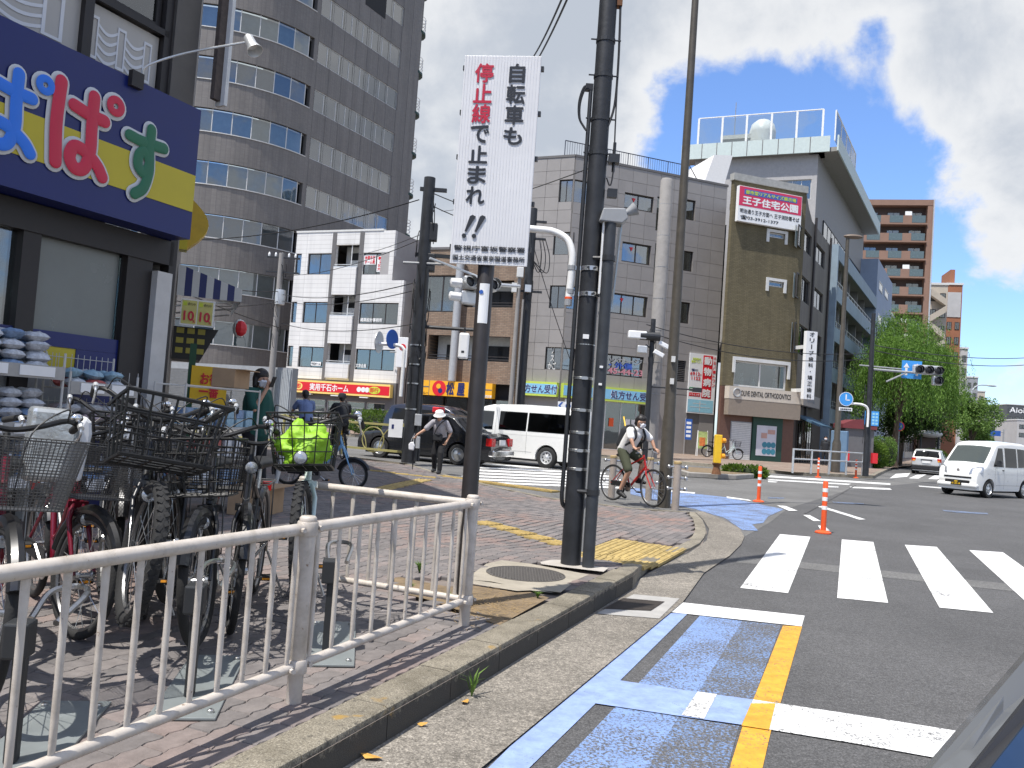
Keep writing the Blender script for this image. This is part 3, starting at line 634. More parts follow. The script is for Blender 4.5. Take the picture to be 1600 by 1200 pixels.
for i, (a, b, c) in enumerate(rows):
    ra = r7(*a); ra = (ra[0], pil[0][0]-.02, ra[2], ra[3]); rb = r7(*b); rb = (pil[1][1]+.02, min(rb[1], uR-.25 if i else rb[1]), rb[2], rb[3]); rc = r7(*c); rc = (uL+.02, rc[1], ra[2], ra[3])
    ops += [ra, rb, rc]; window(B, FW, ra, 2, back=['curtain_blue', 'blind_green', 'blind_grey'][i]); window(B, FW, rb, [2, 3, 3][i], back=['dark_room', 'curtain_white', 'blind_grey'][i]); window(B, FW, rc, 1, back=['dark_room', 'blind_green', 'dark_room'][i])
bz = [r7(475, 145, 635, 300), r7(440, 490, 605, 640), r7(408, 825, 580, 975)]
for r in bz: ops.append((pil[0][1], pil[1][0], r[2], r[3]))
mb = MB(); wall_mb(mb, uL, uRt, zsign1, zT, ops); mb.build('wall', 'white_siding', B)
ops2 = [o for o in ops if o[1] > uRt]
mb = MB(); wall_mb(mb, uRt, uR, zsign1, z3, ops2); mb.build('wall', 'white_siding', B)
for a, b in pil: MB().box(a, b, -.03, .0, zsign1, zT-.05).build('pilaster', 'pilaster', B)
for r in bz:
    u0, u1 = pil[0][1], pil[1][0]
    MB().box(u0, u1, 1.2, 1.3, r[2]-.2, r[3]+.1).build('balcony_back', 'off_white', B); MB().box(u0, u1, .26, 1.2, r[2]-.25, r[2]-.1).build('balcony_floor', 'off_white', B)
    MB().box(u0+.35, u0+1.0, 1.15, 1.21, r[2], r[3]-.3).build('balcony_door', 'dark_room', B)
    MB().box(u0-.02, u1+.02, -.1, .06, r[2]-.02, r[2]+.06).tube((u0, -.05, r[2]+.16), (u1, -.05, r[2]+.16), .025, n=6).build('balcony_rail', 'alu', B)
    mb = MB(); mb.tube((u0+1.15, .1, r[2]), (u0+1.15, .1, r[3]), .03, n=6); mb.build('drain_pipe', 'white_plastic', B)
    pb = r[2]-1.35 if r is not bz[2] else zsign1+.05
    MB().box(u0+.02, u1-.02, -.16, -.001, r[2]-1.75 if r is not bz[2] else zsign1+.12, r[2]-.03).build('balcony_parapet', 'white_siding', B)
    mb = MB(); mb.lathe([(.2, 0), (.2, .03)], 14, (u0+.75, 1.0, r[2]+.35), 'y'); mb.box(u0+.42, u0+1.1, 1.03, 1.14, r[2]+.05, r[2]+.65); mb.build('air_conditioner', 'off_white', B)
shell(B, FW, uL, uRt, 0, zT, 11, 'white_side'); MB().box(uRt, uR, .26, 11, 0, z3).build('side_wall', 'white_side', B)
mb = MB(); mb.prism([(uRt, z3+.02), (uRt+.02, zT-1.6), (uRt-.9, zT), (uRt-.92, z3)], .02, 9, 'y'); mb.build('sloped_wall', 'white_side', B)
MB().box(uL-.03, uRt-.85, -.04, .3, zT, zT+.12).build('roof_cap', 'off_white', B)
mat('sign_red', (.66, .012, .025), .35, 0, .04); mat('sign_yellow', (.86, .62, .18), .4, 0, .04); mat('lime', (.55, .66, .05), .5, 0, .05)
s0 = FW.uz(*W7(130, 1085)); s1 = FW.uz(*W7(862, 1182)); zs1 = FW.uz(531, 597)[1]; zs0 = FW.uz(531, 617)[1]
SB = MB().box(uL-.1, s1[0], -.35, -.02, zs0, zs1).build('shop_sign', 'sign_yellow', B); MB().box(uL-.08, s1[0]-.05, -.358, -.351, zs0+.12, zs1-.12).build('sign_face', 'sign_red', SB)
um = lambda x: FW.uz(*W7(x, 1130))[0]; zc = (zs0+zs1)/2
text('実用千石ホーム', fM((um(308)+um(578))/2, zc, .35), um(578)-um(308), .46, 'white_plastic', SB, bold=.035)
for x in (650, 680, 707): mb = MB(); mb.lathe([(.16, -.366), (.16, -.36)], 14, (um(x), 0, zc), 'y'); mb.build('sign_dot', 'white_plastic', SB)
mb = MB(); mb.lathe([(.42, -.366), (.42, -.36)], 14, (0, 0, 0), 'y'); o = mb.build('sign_badge', 'lime', SB); o.location = (um(757), 0, zc); o.scale = (1, 1, .55)
text('即行', fM(um(757), zc, .362), .6, .3, 'sign_red', SB, bold=.03)
for x in (155, 232): mb = MB(); mb.lathe([(.33, -.366), (.33, -.36)], 12, (0, 0, 0), 'y'); o = mb.build('sign_badge', 'sign_yellow', SB); o.location = (um(x), 0, zc); o.scale = (.9, 1, .7); text('買' if x < 200 else '即', fM(um(x), zc, .362), .3, .3, 'sign_red', SB, bold=.03)
# ground floor shopfront
gops = [(uL+.4+i*1.45, uL+1.75+i*1.45, .35, zs0-.35) for i in range(5)]
gops = [g for g in gops if g[1] < uR-.6]; mb = MB(); wall_mb(mb, uL, uR, 0, zsign1, gops); mb.build('shopfront', 'pilaster', B)
for g in gops: window(B, FW, g, 1, 'glass', 'win_frame_white', 'dark_room', rows=4)
for k in range(3): mb = MB(); u = uL+2+k*2.1; mb.box(u-.3, u+.3, -.33, -.1, zs0-.1, zs0-.03); mb.build('sign_lamp', 'white_plastic', SB)
for rr, t, c in (((660, 215, 738, 280), '仲買千石\nホーム館', 'sign_red'), ((752, 215, 820, 330), '事務所\n店舗\nSOHO\n大募集', 'sign_red')):
    q = r7(*rr); P = MB().box(q[0], q[1], .07, .09, q[2], q[3]).build('window_poster', 'white_plastic', B); text(t, fM((q[0]+q[1])/2, (q[2]+q[3])/2, -.07), (q[1]-q[0])*.85, (q[3]-q[2])*.85, c, P, bold=.03)
q = r7(600, 968, 670, 998); text('文京企画', fM((q[0]+q[1])/2, (q[2]+q[3])/2, -.08), q[1]-q[0], q[3]-q[2], 'white_plastic', B, bold=.03)
q = r7(632, 650, 782, 680); text('建築設計事務所', fM((q[0]+q[1])/2, (q[2]+q[3])/2, -.08), q[1]-q[0], q[3]-q[2], 'white_plastic', B, bold=.03)
q = r7(290, 955, 356, 985); P = MB().box(q[0], q[1], .06, .08, q[2], q[3]).build('window_plate', 'white_plastic', B); text('千石ホーム', fM((q[0]+q[1])/2, (q[2]+q[3])/2, -.06), (q[1]-q[0])*.9, (q[3]-q[2])*.6, 'black', P)
# ---------------------------------------------------------------- brown brick building with the orange restaurant sign
m_tiles('brown_brick', (.23, .155, .105), (.30, .215, .15), (.15, .12, .1), .30, .10, .012, .5, 'XZ', .15, .75, .4)
FB = Fac(atY(648, 640, 50.6).xy, 113)
B = thing('brick_building', 'brown herringbone brick building with recessed balconies above an orange restaurant sign', 'building', M=FB.M)
Zm = lambda x, y: (600+x/5, 400+y/5)
rb = lambda x0, y0, x1, y1: FB.rect(*Zm(x0, y0), *Zm(x1, y1))
zt = FB.uz(760, 420)[1]+1.2; u0 = .05; u1 = FB.uz(805, 560)[0]
b1 = rb(350, 615, 1000, 830); b1 = (b1[0], u1-.4, b1[2], b1[3]); w1 = rb(330, 150, 575, 440); b2 = (w1[1]+.35, u1-.4, FB.uz(*Zm(800, 400))[1], FB.uz(*Zm(800, 190))[1]); zs1 = FB.uz(*Zm(560, 985))[1]
ops = [b1, w1, b2]; mb = MB(); wall_mb(mb, u0, u1, zs1, zt, ops); mb.build('wall', 'brown_brick', B)
window(B, FB, w1, 2, back='curtain_white', bar=.09); shell(B, FB, u0, u1, 0, zt, 10, 'brown_brick'); MB().box(u0-.05, u1+.05, -.05, .3, zt, zt+.15).build('roof_cap', 'pilaster', B)
for r in (b1, b2):
    MB().box(r[0], r[1], 1.3, 1.4, r[2]-.1, r[3]+.1).build('balcony_back', 'off_white', B); MB().box(r[0], r[1], .26, 1.3, r[2]-.2, r[2]-.02).build('balcony_floor', 'off_white', B)
    for k in (.12, .55, .76): 
        ux = r[0]+(r[1]-r[0])*k; MB().box(ux, ux+1.5, 1.24, 1.29, r[2], r[3]-.45).build('balcony_door', 'dark_room', B)
    mb = MB(); mb.box(r[0], r[1], .05, .1, r[2]+.08, r[2]+.14); mb.box(r[0], r[1], .05, .1, r[2]+.26, r[2]+.3); mb.build('balcony_rail', 'win_frame', B)
zs0 = FB.uz(*Zm(560, 1100))[1]; mat('sign_orange', (.85, .42, .02), .35, 0, .03); us = lambda x: FB.uz(*Zm(x, 1050))[0]
SB = MB().box(us(262), us(872), -.5, -.02, zs0, zs1).build('shop_sign', 'sign_orange', B); zc = (zs0+zs1)/2
mb = MB(); mb.lathe([(.46, -.512), (.46, -.505)], 24, (us(460), 0, zc), 'y'); mb.build('sign_roundel', 'sign_red', SB)
mb = MB(); mb.lathe([(.15, -.522), (.15, -.515)], 14, (us(455), 0, zc+.12), 'y'); mb.build('roundel_dot', 'sign_orange', SB)
mat('navy', (.012, .02, .12), .45, 0, .05)
mb = MB(); mb.lathe([(.15, -.522), (.15, -.515)], 14, (us(470), 0, zc-.14), 'y'); mb.build('roundel_dot', 'navy', SB)
text('松', fM((us(515)+us(578))/2, zc, .51), us(578)-us(515), .78, 'navy', SB, bold=.05); text('屋', fM((us(600)+us(660))/2, zc, .51), us(660)-us(600), .78, 'navy', SB, bold=.05)
for a, b in ((264, 380), (775, 870)): MB().box(us(a), us(b), -.507, -.501, zc+.02, zc+.09).build('sign_bar', 'pilaster', SB)
text('牛めし・カレー', fM(us(320), zc-.32, .5), 1.0, .18, 'black', SB); text('24時間営業', fM(us(825), zc-.32, .5), .8, .16, 'white_plastic', SB)
for a in (382, 690, 772): MB().box(us(a)-.02, us(a)+.02, -.504, -.499, zs0, zs1).build('sign_seam', 'pilaster', SB)
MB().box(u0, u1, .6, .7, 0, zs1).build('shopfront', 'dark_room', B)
for k in range(4): 
    ux = us(280)+k*1.65; window(B, FB, (ux, ux+1.5, .3, 2.6), 1, 'glass', 'win_frame', None, .3)
# ---------------------------------------------------------------- grey tiled building with the kinked front
mat('grey_tile', (.285, .268, .255), .5, 0, .08, 1.2, objrand=.06); mat('grey_joint', (.19, .178, .168), .8, 0, .1)
pc = atY(869, 690, 48)
F1 = Fac(pc.xy, 113); F2 = Fac(pc.xy, 69)
B = thing('tiled_building', 'grey five storey tiled building with a kinked front and blue pharmacy sign', 'building', M=F2.M)
Za = lambda x, y: (800+x/4, 300+y/4)
zt = F2.uz(904, 246)[1]; uA = F1.uz(822, 430)[0]; uB = F2.uz(1124, 500)[0]; zs1 = F2.uz(960, 610)[1]
o1, o2 = [], []
L1 = [(875, 281, 899, 315), (866, 363, 894, 398), (860, 446, 888, 482), (853, 542, 884, 578)]
for i, q in enumerate(L1):
    r = F1.rect(*q); wrap = i != 1
    r = (r[0], (-.06 if wrap else r[1]), r[2], r[3]); o1.append(r); window(B, F1, r, 2 if wrap else 1, 'glass_blue', back='curtain')
    if wrap:
        e = [918, 0, 902, 897][i]; rr = F2.rect(q[2], q[1]+3, e, q[3]+2); rr = (.06, max(.7, rr[1]), r[2], r[3]); o2.append(rr); window(B, F2, rr, 1, 'glass_blue', back='dark_room')
L2 = [(705, 0, 880, 130), (690, 308, 862, 460), (608, 625, 840, 785), (560, 1005, 815, 1165)]
sgn = None
for i, q in enumerate(L2):
    r = F2.rect(*Za(q[0], q[1]), *Za(q[2], q[3])); o2.append(r); w_ = window(B, F2, r, [2, 2, 3, 4][i], 'glass_blue', back=['blind_grey', 'blind_grey', 'blind_grey', 'dark_room'][i], bar=.08)
    if i == 3: sgn = (r, w_)
    else:
        u = r[0]+(r[1]-r[0])*.35; mb = MB(); mb.add([(u-.13, .1, r[3]-.25), (u+.13, .1, r[3]-.25), (u, .1, r[3]-.5)], [(0, 1, 2)]); mb.build('rescue_mark', 'red', w_)
for q in ((1090, 45, 1140, 182), (1070, 365, 1125, 500), (1055, 685, 1105, 825)):
    r = F2.rect(*Za(q[0], q[1]), *Za(q[2], q[3])); o2.append(r); window(B, F2, r, 1, 'glass', bar=.08)
for q in ((908, 28, 926, 245), (895, 320, 912, 570), (880, 650, 900, 830)):
    r = F2.rect(*Za(q[0], q[1]), *Za(q[2], q[3])); o2.append(r); window(B, F2, r, 1, 'glass', bar=.05)
lv = F2.rect(*Za(1025, 1050), *Za(1080, 1190)); o2.append(lv)
mb = MB()
for k in range(12): z = lv[2]+(lv[3]-lv[2])*k/12; mb.box(lv[0], lv[1], .05, .2, z, z+.04)
mb.build('louvre', 'pilaster', B); MB().box(lv[0], lv[1], .22, .26, lv[2], lv[3]).build('louvre_back', 'dark_room', B)
def panels(root, fac, u0, u1, z0, z1, ops, pw, ph, m, name='tile', th=.03, gap=.018, maxn=300):
    nu = max(1, round((u1-u0)/pw)); nz = max(1, round((z1-z0)/ph)); pw = (u1-u0)/nu; ph = (z1-z0)/nz; M = rel(root, fac); k = 0
    for i in range(nu):
        for j in range(nz):
            cells = [(u0+i*pw+gap/2, u0+(i+1)*pw-gap/2, z0+j*ph+gap/2, z0+(j+1)*ph-gap/2)]
            for o in ops:
                nx = []
                for c in cells:
                    if o[1] <= c[0] or o[0] >= c[1] or o[3] <= c[2] or o[2] >= c[3]: nx.append(c); continue
                    if o[0] > c[0]: nx.append((c[0], o[0], c[2], c[3]))
                    if o[1] < c[1]: nx.append((o[1], c[1], c[2], c[3]))
                    a, b = max(c[0], o[0]), min(c[1], o[1])
                    if o[2] > c[2]: nx.append((a, b, c[2], o[2]))
                    if o[3] < c[3]: nx.append((a, b, o[3], c[3]))
                cells = nx
            for c in cells:
                if c[1]-c[0] < .06 or c[3]-c[2] < .06: continue
                MB(M).box(c[0], c[1], -th, -.002, c[2], c[3]).build(name, m, root); k += 1
mb = MB(rel(B, F1)); wall_mb(mb, uA, 0, 0, zt, o1); mb.build('wall', 'grey_joint', B)
mb = MB(); wall_mb(mb, 0, uB, 0, zt, o2); mb.build('wall', 'grey_joint', B)
panels(B, F1, uA, -.02, zs1+.1, zt, o1, .95, .8, 'grey_tile'); panels(B, F2, .02, uB, zs1+.1, zt, o2, 1.0, .86, 'grey_tile')
MB(rel(B, F1)).box(uA, -.02, -.02, -.003, 0, zs1+.08).build('base_wall', 'grey_tile', B); 
go = [(1.9, 6.2, .1, 3.0), (8.7, 9.6, .1, 2.7)]
mb = MB(); wall_mb(mb, .02, uB, 0, zs1+.08, go, -.021, .019); mb.build('base_wall', 'grey_tile', B)
MB().box(0, uB, .3, .35, 0, 3.4).build('entrance_back', 'dark_room', B)
window(B, F2, (1.9, 6.2, .1, 3.0), 4, 'glass', 'alu', None, -.06, bar=.07)
for k, c in ((2.4, 'yellow'), (4.4, 'white_plastic'), (4.8, 'white_plastic'), (3.3, 'orange')): MB().box(k, k+.3, -.075, -.07, 1.5, 2.0).build('door_notice', c, B)
mb = MB(rel(B, F1)); mb.box(uA, uA+.25, .26, 13, 0, zt); mb.build('side_wall', 'grey_tile', B); mb = MB(); mb.box(uB-.25, uB, .26, 10, 0, zt); mb.build('side_wall', 'grey_tile', B)
c_ = lambda f, u, y: rel(B, f) @ Vector((u, y, 0))
rp = [c_(F1, uA, .3), c_(F1, 0, .3), c_(F2, uB, .3), c_(F2, uB, 10), c_(F1, uA, 13)]
MB().prism([(p.x, p.y) for p in rp], zt-.4, zt-.1, 'z').build('roof', 'grey_tile', B)
MB(rel(B, F1)).box(uA-.05, -.0, -.06, .3, zt+.002, zt+.14).build('roof_cap', 'pilaster', B); MB().box(0, uB+.05, -.06, .3, zt+.002, zt+.14).build('roof_cap', 'pilaster', B)
mb = MB(); ra, rb_ = F2.uz(886, 240)[0], F2.uz(1088, 270)[0]; zr = zt+1.15
for z in (zt+.2, zr): mb.tube((ra+.2, .8, z), (rb_, .8, z), .03, n=5)
n = int((rb_-ra)/.16)
for k in range(n+1): u = ra+.2+(rb_-ra-.2)*k/n; mb.tube((u, .8, zt), (u, .8, zr), .03 if k % 9 == 0 else .012, n=4)
mb.tube((rb_, .8, zr), (rb_+.9, .8, zt), .03, n=5); mb.build('roof_railing', mat('rail_navy', (.012, .02, .05), .5), B)
mat('sign_cyan', (.22, .50, .72), .35, 0, .05); mat('sign_lime', (.50, .62, .10), .35, 0, .05)
for fac, x0, x1, y0, y1, tx0, tx1 in ((F1, 806, 871, 596, 622, 812, 875), (F2, 925, 1021, 606, 632, 949, 1016)):
    ua = fac.uz(x0, (y0+y1)/2)[0]; ub = fac.uz(x1, (y0+y1)/2)[0]; ua, ub = (ua, -.05) if fac is F1 else (.05, ub); zb = F2.uz(960, 628)[1]; zu = F2.uz(960, 606)[1]; M = rel(B, fac)
    SB = MB(M).box(ua, ub, -.4, -.03, zb, zu).build('shop_sign', 'sign_lime', B); MB(M).box(ua+.02, ub-.02, -.408, -.401, zb+.13, zu-.13).build('sign_face', 'sign_cyan', SB)
    t0, t1 = fac.uz(tx0, 615)[0], fac.uz(tx1, 615)[0]; zc = (zb+zu)/2
    text('処方せん受付', M @ fM((t0+t1)/2, zc, .40), t1-t0, .52, 'white_plastic', SB, bold=.052); text('処方せん受付', M @ fM((t0+t1)/2, zc, .406), t1-t0-.04, .50, 'navy', SB, bold=.03)
M = Matrix(); uc = 1.1; mb = MB(); mb.box(uc-.3, uc+.3, -.416, -.41, zc-.1, zc+.1); mb.box(uc-.1, uc+.1, -.418, -.412, zc-.3, zc+.3); mb.build('green_cross', mat('cross_green', (.02, .22, .08), .5), B)
r = sgn[0]; uu = lambda k: r[0]+(r[1]-r[0])*k
text('ッサージ', fM(uu(.6), r[3]-.35, -.08), 2.2, .4, 'off_white', B, bold=.04); text('・外傷', fM(uu(.48), (r[2]+r[3])/2, -.08), 1.6, .42, mat('letter_blue', (.05, .12, .5), .5), B, bold=.04); text('45-44-23', fM(uu(.6), r[2]+.3, -.08), 2.4, .36, mat('letter_pink', (.6, .25, .3), .5), B, bold=.04)
r = o1[3]; text('ソ\nス\nかご', rel(B, F1) @ fM(r[1]-.55, (r[2]+r[3])/2, -.08), .5, 1.3, 'off_white', B, bold=.03)
MB().box(uB+.01, uB+2.2, 3.0, 3.2, 0, zt-1.5).build('gap_shade_panel', 'gap_shade', B)  # dark panel added to stand in for the shade between the two buildings
# animal hospital board on the right end of the wall
q = F2.rect(1077, 551, 1113, 648); SB = MB().box(q[0], q[1], -.12, -.05, q[2], q[3]).build('clinic_sign', 'white_plastic', B); W_, H_ = q[1]-q[0], q[3]-q[2]
zz = lambda k: q[3]-H_*k; 
MB().box(q[0]+W_*.5, q[0]+W_*.86, -.127, -.121, zz(.74), zz(.02)).build('sign_band', 'sign_red', SB)
for i, ch in enumerate('動物病院'): text(ch, fM(q[0]+W_*.68, zz(.11+i*.18), .128), W_*.3, H_*.14, 'white_plastic', SB, bold=.05)
for i, ch in enumerate('千石パートワン'): text(ch, fM(q[0]+W_*.93, zz(.06+i*.075), .121), W_*.1, H_*.055, 'sign_red', SB)
text('☎03', fM(q[0]+W_*.2, zz(.28), .121), W_*.25, H_*.04, 'navy', SB); text('6912-\n1122', fM(q[0]+W_*.25, zz(.38), .121), W_*.42, H_*.13, 'sign_red', SB, bold=.03)
text('地図案内\n動物ペット', fM(q[0]+W_*.25, zz(.12), .121), W_*.38, H_*.09, 'lime', SB, bold=.03)
for k, c, t in ((.60, 'cross_green', '診療中'), (.69, 'red', 'トリミング')): MB().box(q[0]+W_*.04, q[0]+W_*.46, -.127, -.121, zz(k+.03), zz(k-.03)).build('sign_band', c, SB); text(t, fM(q[0]+W_*.25, zz(k), .128), W_*.36, H_*.035, 'white_plastic', SB)
mat('map_cyan', (.30, .58, .70), .5, 0, .1); MB().box(q[0]+W_*.02, q[0]+W_*.96, -.127, -.121, zz(.98), zz(.77)).build('sign_map', 'map_cyan', SB)
mb = MB(); mb.box(q[0]+W_*.1, q[0]+W_*.85, -.131, -.128, zz(.90), zz(.89)); mb.box(q[0]+W_*.45, q[0]+W_*.48, -.131, -.128, zz(.96), zz(.79)); mb.box(q[0]+W_*.2, q[0]+W_*.7, -.131, -.128, zz(.84), zz(.83)); mb.build('map_road', 'off_white', SB)
# ---------------------------------------------------------------- olive brick corner building with the dental clinic
m_tiles('olive_brick', (.135, .11, .055), (.175, .145, .08), (.10, .085, .05), .24, .075, .012, .5, 'XZ', .2, .8, .4, .2)
m_tiles('olive_side', (.16, .145, .125), (.17, .155, .13), (.14, .125, .11), 1.2, .6, .006, .5, 'XZ', .2, .8, .1, .25)
pc = atY(1237, 720, 48.2); G2 = Fac(pc.xy, 30); G1 = Fac(pc.xy, 71)
B = thing('clinic_building', 'olive brick corner building with pink rooftop billboard and dental clinic sign', 'building', M=G1.M)
uA = G1.uz(1137, 450)[0]; zt = G1.uz(1146, 281)[1]
zs1 = G1.uz(1180, 604)[1]
win = G1.rect(1148, 566, 1228, 612); win = (win[0], win[1], G1.uz(1190, 607)[1], G1.uz(1190, 567)[1])
ops = [win, G1.rect(1202, 362, 1226, 374), G1.rect(1201, 438, 1224, 450)]
mb = MB(); wall_mb(mb, uA, 0, zs1-.1, zt, ops); mb.build('wall', 'olive_brick', B)
window(B, G1, win, 2, 'glass', 'win_frame_white', 'dark_room', bar=.1)
for o in ops[1:]:
    window(B, G1, o, 1, 'glass', 'win_frame_white', bar=.08); mb = MB(); mb.box(o[0]-.18, o[1]+.18, -.06, -.001, o[3], o[3]+.16); mb.box(o[0]-.18, o[0], -.06, -.001, o[2]-.3, o[3]); mb.box(o[1], o[1]+.18, -.06, -.001, o[2]-.3, o[3]); mb.build('window_surround', 'off_white', B)
o = win; mb = MB(); mb.box(o[0]-.15, o[1]+.15, -.1, -.001, o[3], o[3]+.2); mb.box(o[0]-.15, o[0], -.1, -.001, o[3]-.7, o[3]); mb.box(o[1], o[1]+.15, -.1, -.001, o[3]-.8, o[3]); mb.build('window_hood', 'off_white', B)
for k, hgt in ((.2, .75), (.42, .5), (.85, .6)): mb = MB(); u = win[0]+(win[1]-win[0])*k; mb.lathe([(.16, 0), (.17, hgt*.5), (.08, hgt*.75), (.1, hgt)], 10, (u, .35, win[2]+.05)); mb.build('window_figurine', 'off_white', B)
MB().box(uA-.08, .03, -.12, .3, zt, zt+.4).build('roof_cap', mat('cap_concrete', (.36, .36, .34), .8, 0, .2), B)
# sloping roof line on the street side
uS = G2.uz(1290, 520)[0]; M2 = rel(B, G2)
zk = G2.uz(1276, 355)[1]
side_ops = []
for cols_ in ([(1252, 350, 1267, 402), (1249, 425, 1264, 478), (1246, 503, 1262, 560)], [(1276, 378, 1288, 422), (1273, 448, 1285, 490), (1269, 517, 1282, 558)]):
    for q in cols_: side_ops.append(G2.rect(*q))
mb = MB(M2); wall_mb(mb, 0.02, uS, zs1-.1, zk, side_ops); mb.build('side_wall', 'olive_side', B)
mb = MB(M2); mb.prism([(.02, zk), (2.2, zk), (.9, zt-.6), (.02, zt)], 0, .25, 'y'); mb.build('side_wall', 'olive_side', B)
for o in side_ops: window(B, G2, o, 2, 'glass', 'win_frame', 'curtain_white')
for u in (side_ops[0][1]+.6, uS-.4): mb = MB(M2); mb.tube((u, -.1, 3), (u, -.1, zk+.4), .08, n=8); mb.build('drain_pipe', 'win_frame', B)
MB().prism([(uA, .26), (uA+.25, .26), (uA+4.85, 6.6), (uA+4.6, 6.6)], 0, zt, 'z').build('side_wall', 'olive_side', B)
ra = [rel(B, G1) @ Vector((uA, .3, 0)), Vector((0, .3, 0)), M2 @ Vector((uS, .3, 0)), M2 @ Vector((uS, 6, 0)), Vector((uA+4.7, 6.6, 0))]
MB().prism([(p.x, p.y) for p in ra], zk-.5, zk-.2, 'z').build('roof', 'olive_side', B)
# billboard
q = (G1.uz(1149, 320)[0], G1.uz(1247, 335)[0], G1.uz(1147, 346)[1], G1.uz(1150, 291)[1]); SB = MB().box(q[0], q[1], -.3, -.05, q[2], q[3]).build('billboard', 'white_plastic', B); W_, H_ = q[1]-q[0], q[3]-q[2]
mat('bill_pink', (.62, .03, .10), .4, 0, .05); mat('bill_blue', (.06, .12, .42), .4, 0, .05); zmid = q[2]+H_*.44
MB().box(q[0]+.03, q[1]-.03, -.308, -.301, zmid, q[3]-.03).build('board_face', 'bill_pink', SB)
MB().box(q[0]+W_*.08, q[1]-W_*.08, -.314, -.309, q[3]-H_*.23, q[3]-H_*.08).build('board_strip', 'bill_blue', SB)
text('都市型リアルサイズ展示場', fM((q[0]+q[1])/2, q[3]-H_*.155, .31), W_*.8, H_*.11, 'lime', SB, bold=.03)
text('王子住宅公園', fM((q[0]+q[1])/2, q[3]-H_*.39, .304), W_*.88, H_*.24, 'white_plastic', SB, bold=.06)
text('明治通り王子方面へ 王子消防署そば', fM((q[0]+q[1])/2, q[2]+H_*.3, .297), W_*.94, H_*.13, 'black', SB, bold=.02); text('☎03-3912-1377', fM(q[0]+W_*.34, q[2]+H_*.12, .297), W_*.6, H_*.12, 'black', SB, bold=.02)
# clinic fascia
zb = G1.uz(1180, 628)[1]; zu = G1.uz(1180, 610)[1]; mat('clinic_cream', (.56, .50, .42), .6, 0, .08); uf = G1.uz(1131, 620)[0]
SB = MB().box(uf, .05, -.5, -.05, zb+.05, zu+.1).build('clinic_fascia', 'clinic_cream', B)
MB().box(uf+.02, .03, -.49, -.05, zb-.85, zb+.04).build('fascia_skirt', mat('skirt_brown', (.26, .215, .17), .7, 0, .1), B)
zc = (zb+zu)/2+.08; tu = lambda x: G1.uz(x, 620)[0]
mb = MB(); mb.torus((tu(1143), -.515, zc), .22, .05, 'y', 18, 5); mb.build('clinic_ring', 'grey_paint', SB); text('OLIVE DENTAL ORTHODONTICS', fM((tu(1149)+tu(1227))/2, zc, .5), tu(1227)-tu(1149), .3, 'black', SB, bold=.02)
MB(M2).box(.1, 5.5, -.45, -.05, zb+.05, zu+.1).build('clinic_fascia', mat('fascia_grey', (.30, .28, .26), .7), B); text('Olive Dental Clinic', M2 @ fM(2.4, zc, .45), 2.4, .26, 'grey_paint', B)
MB().box(uA, 0, .0, .2, 0, zs1-.12).build('ground_wall', mat('brown_tile', (.13, .065, .045), .6, 0, .2), B)
MB(M2).box(.05, uS, .0, .2, 0, zs1-.12).build('ground_wall', mat('brown_dark', (.06, .05, .045), .6, 0, .2), B)
mb = MB(M2); mb.prism([(.0, 3.0), (0, 2.85), (-1.3, 2.35), (-1.3, 2.45)], .6, 5.2, 'x'); mb.build('awning', mat('awning_blue', (.05, .11, .17), .7, 0, .12), B)
for k in range(3): window(B, G2, (.7+k*1.6, 2.2+k*1.6, .1, 2.7), 2, 'glass', 'win_frame', None, -.08)
# shutter, door panel with poster
sh = G1.rect(1143, 659, 1170, 715); mb = MB(); nn = 22
for k in range(nn): z = .05+(sh[3]-.05)*k/nn; mb.box(sh[0], sh[1], -.06, -.02, z, z+(sh[3]-.05)/nn*.82)
mb.build('roller_shutter', 'off_white', B); MB().box(sh[0]-.05, sh[1]+.05, -.03, -.003, 0, sh[3]+.05).build('shutter_frame', 'grey_paint', B)
dp = G1.rect(1176, 644, 1218, 718); P = MB().box(dp[0], dp[1], -.12, -.01, .05, dp[3]+.3).build('clinic_door_panel', 'green_dark', B)
pp = G1.rect(1181, 664, 1209, 713); P2 = MB().box(pp[0], pp[1], -.135, -.121, pp[2], pp[3]).build('clinic_poster', mat('poster', (.55, .55, .60), .4, 0, .12, 2), P)
mb = MB(); mb.torus((dp[0]+(dp[1]-dp[0])*.5, -.13, dp[3]+.0), .2, .04, 'y', 16, 5); mb.build('clinic_ring', 'white_plastic', P)
for i in range(3):
    for j in range(2): mb = MB(); mb.lathe([(.17, -.142), (.17, -.136)], 12, (pp[0]+(pp[1]-pp[0])*(.42+i*.22), 0, pp[2]+.25+j*.38), 'y'); mb.build('poster_dot', mat('teal', (.04, .22, .30), .5), P2)
mat('skin_print', (.5, .3, .25), .5); MB().box(pp[0]+.3, pp[0]+.7, -.142, -.136, pp[2]+1.0, pp[2]+1.3).build('poster_picture', 'skin_print', P2); MB().box(pp[1]-.6, pp[1]-.1, -.142, -.136, pp[2]+1.25, pp[2]+1.5).build('poster_picture', 'skin_print', P2)
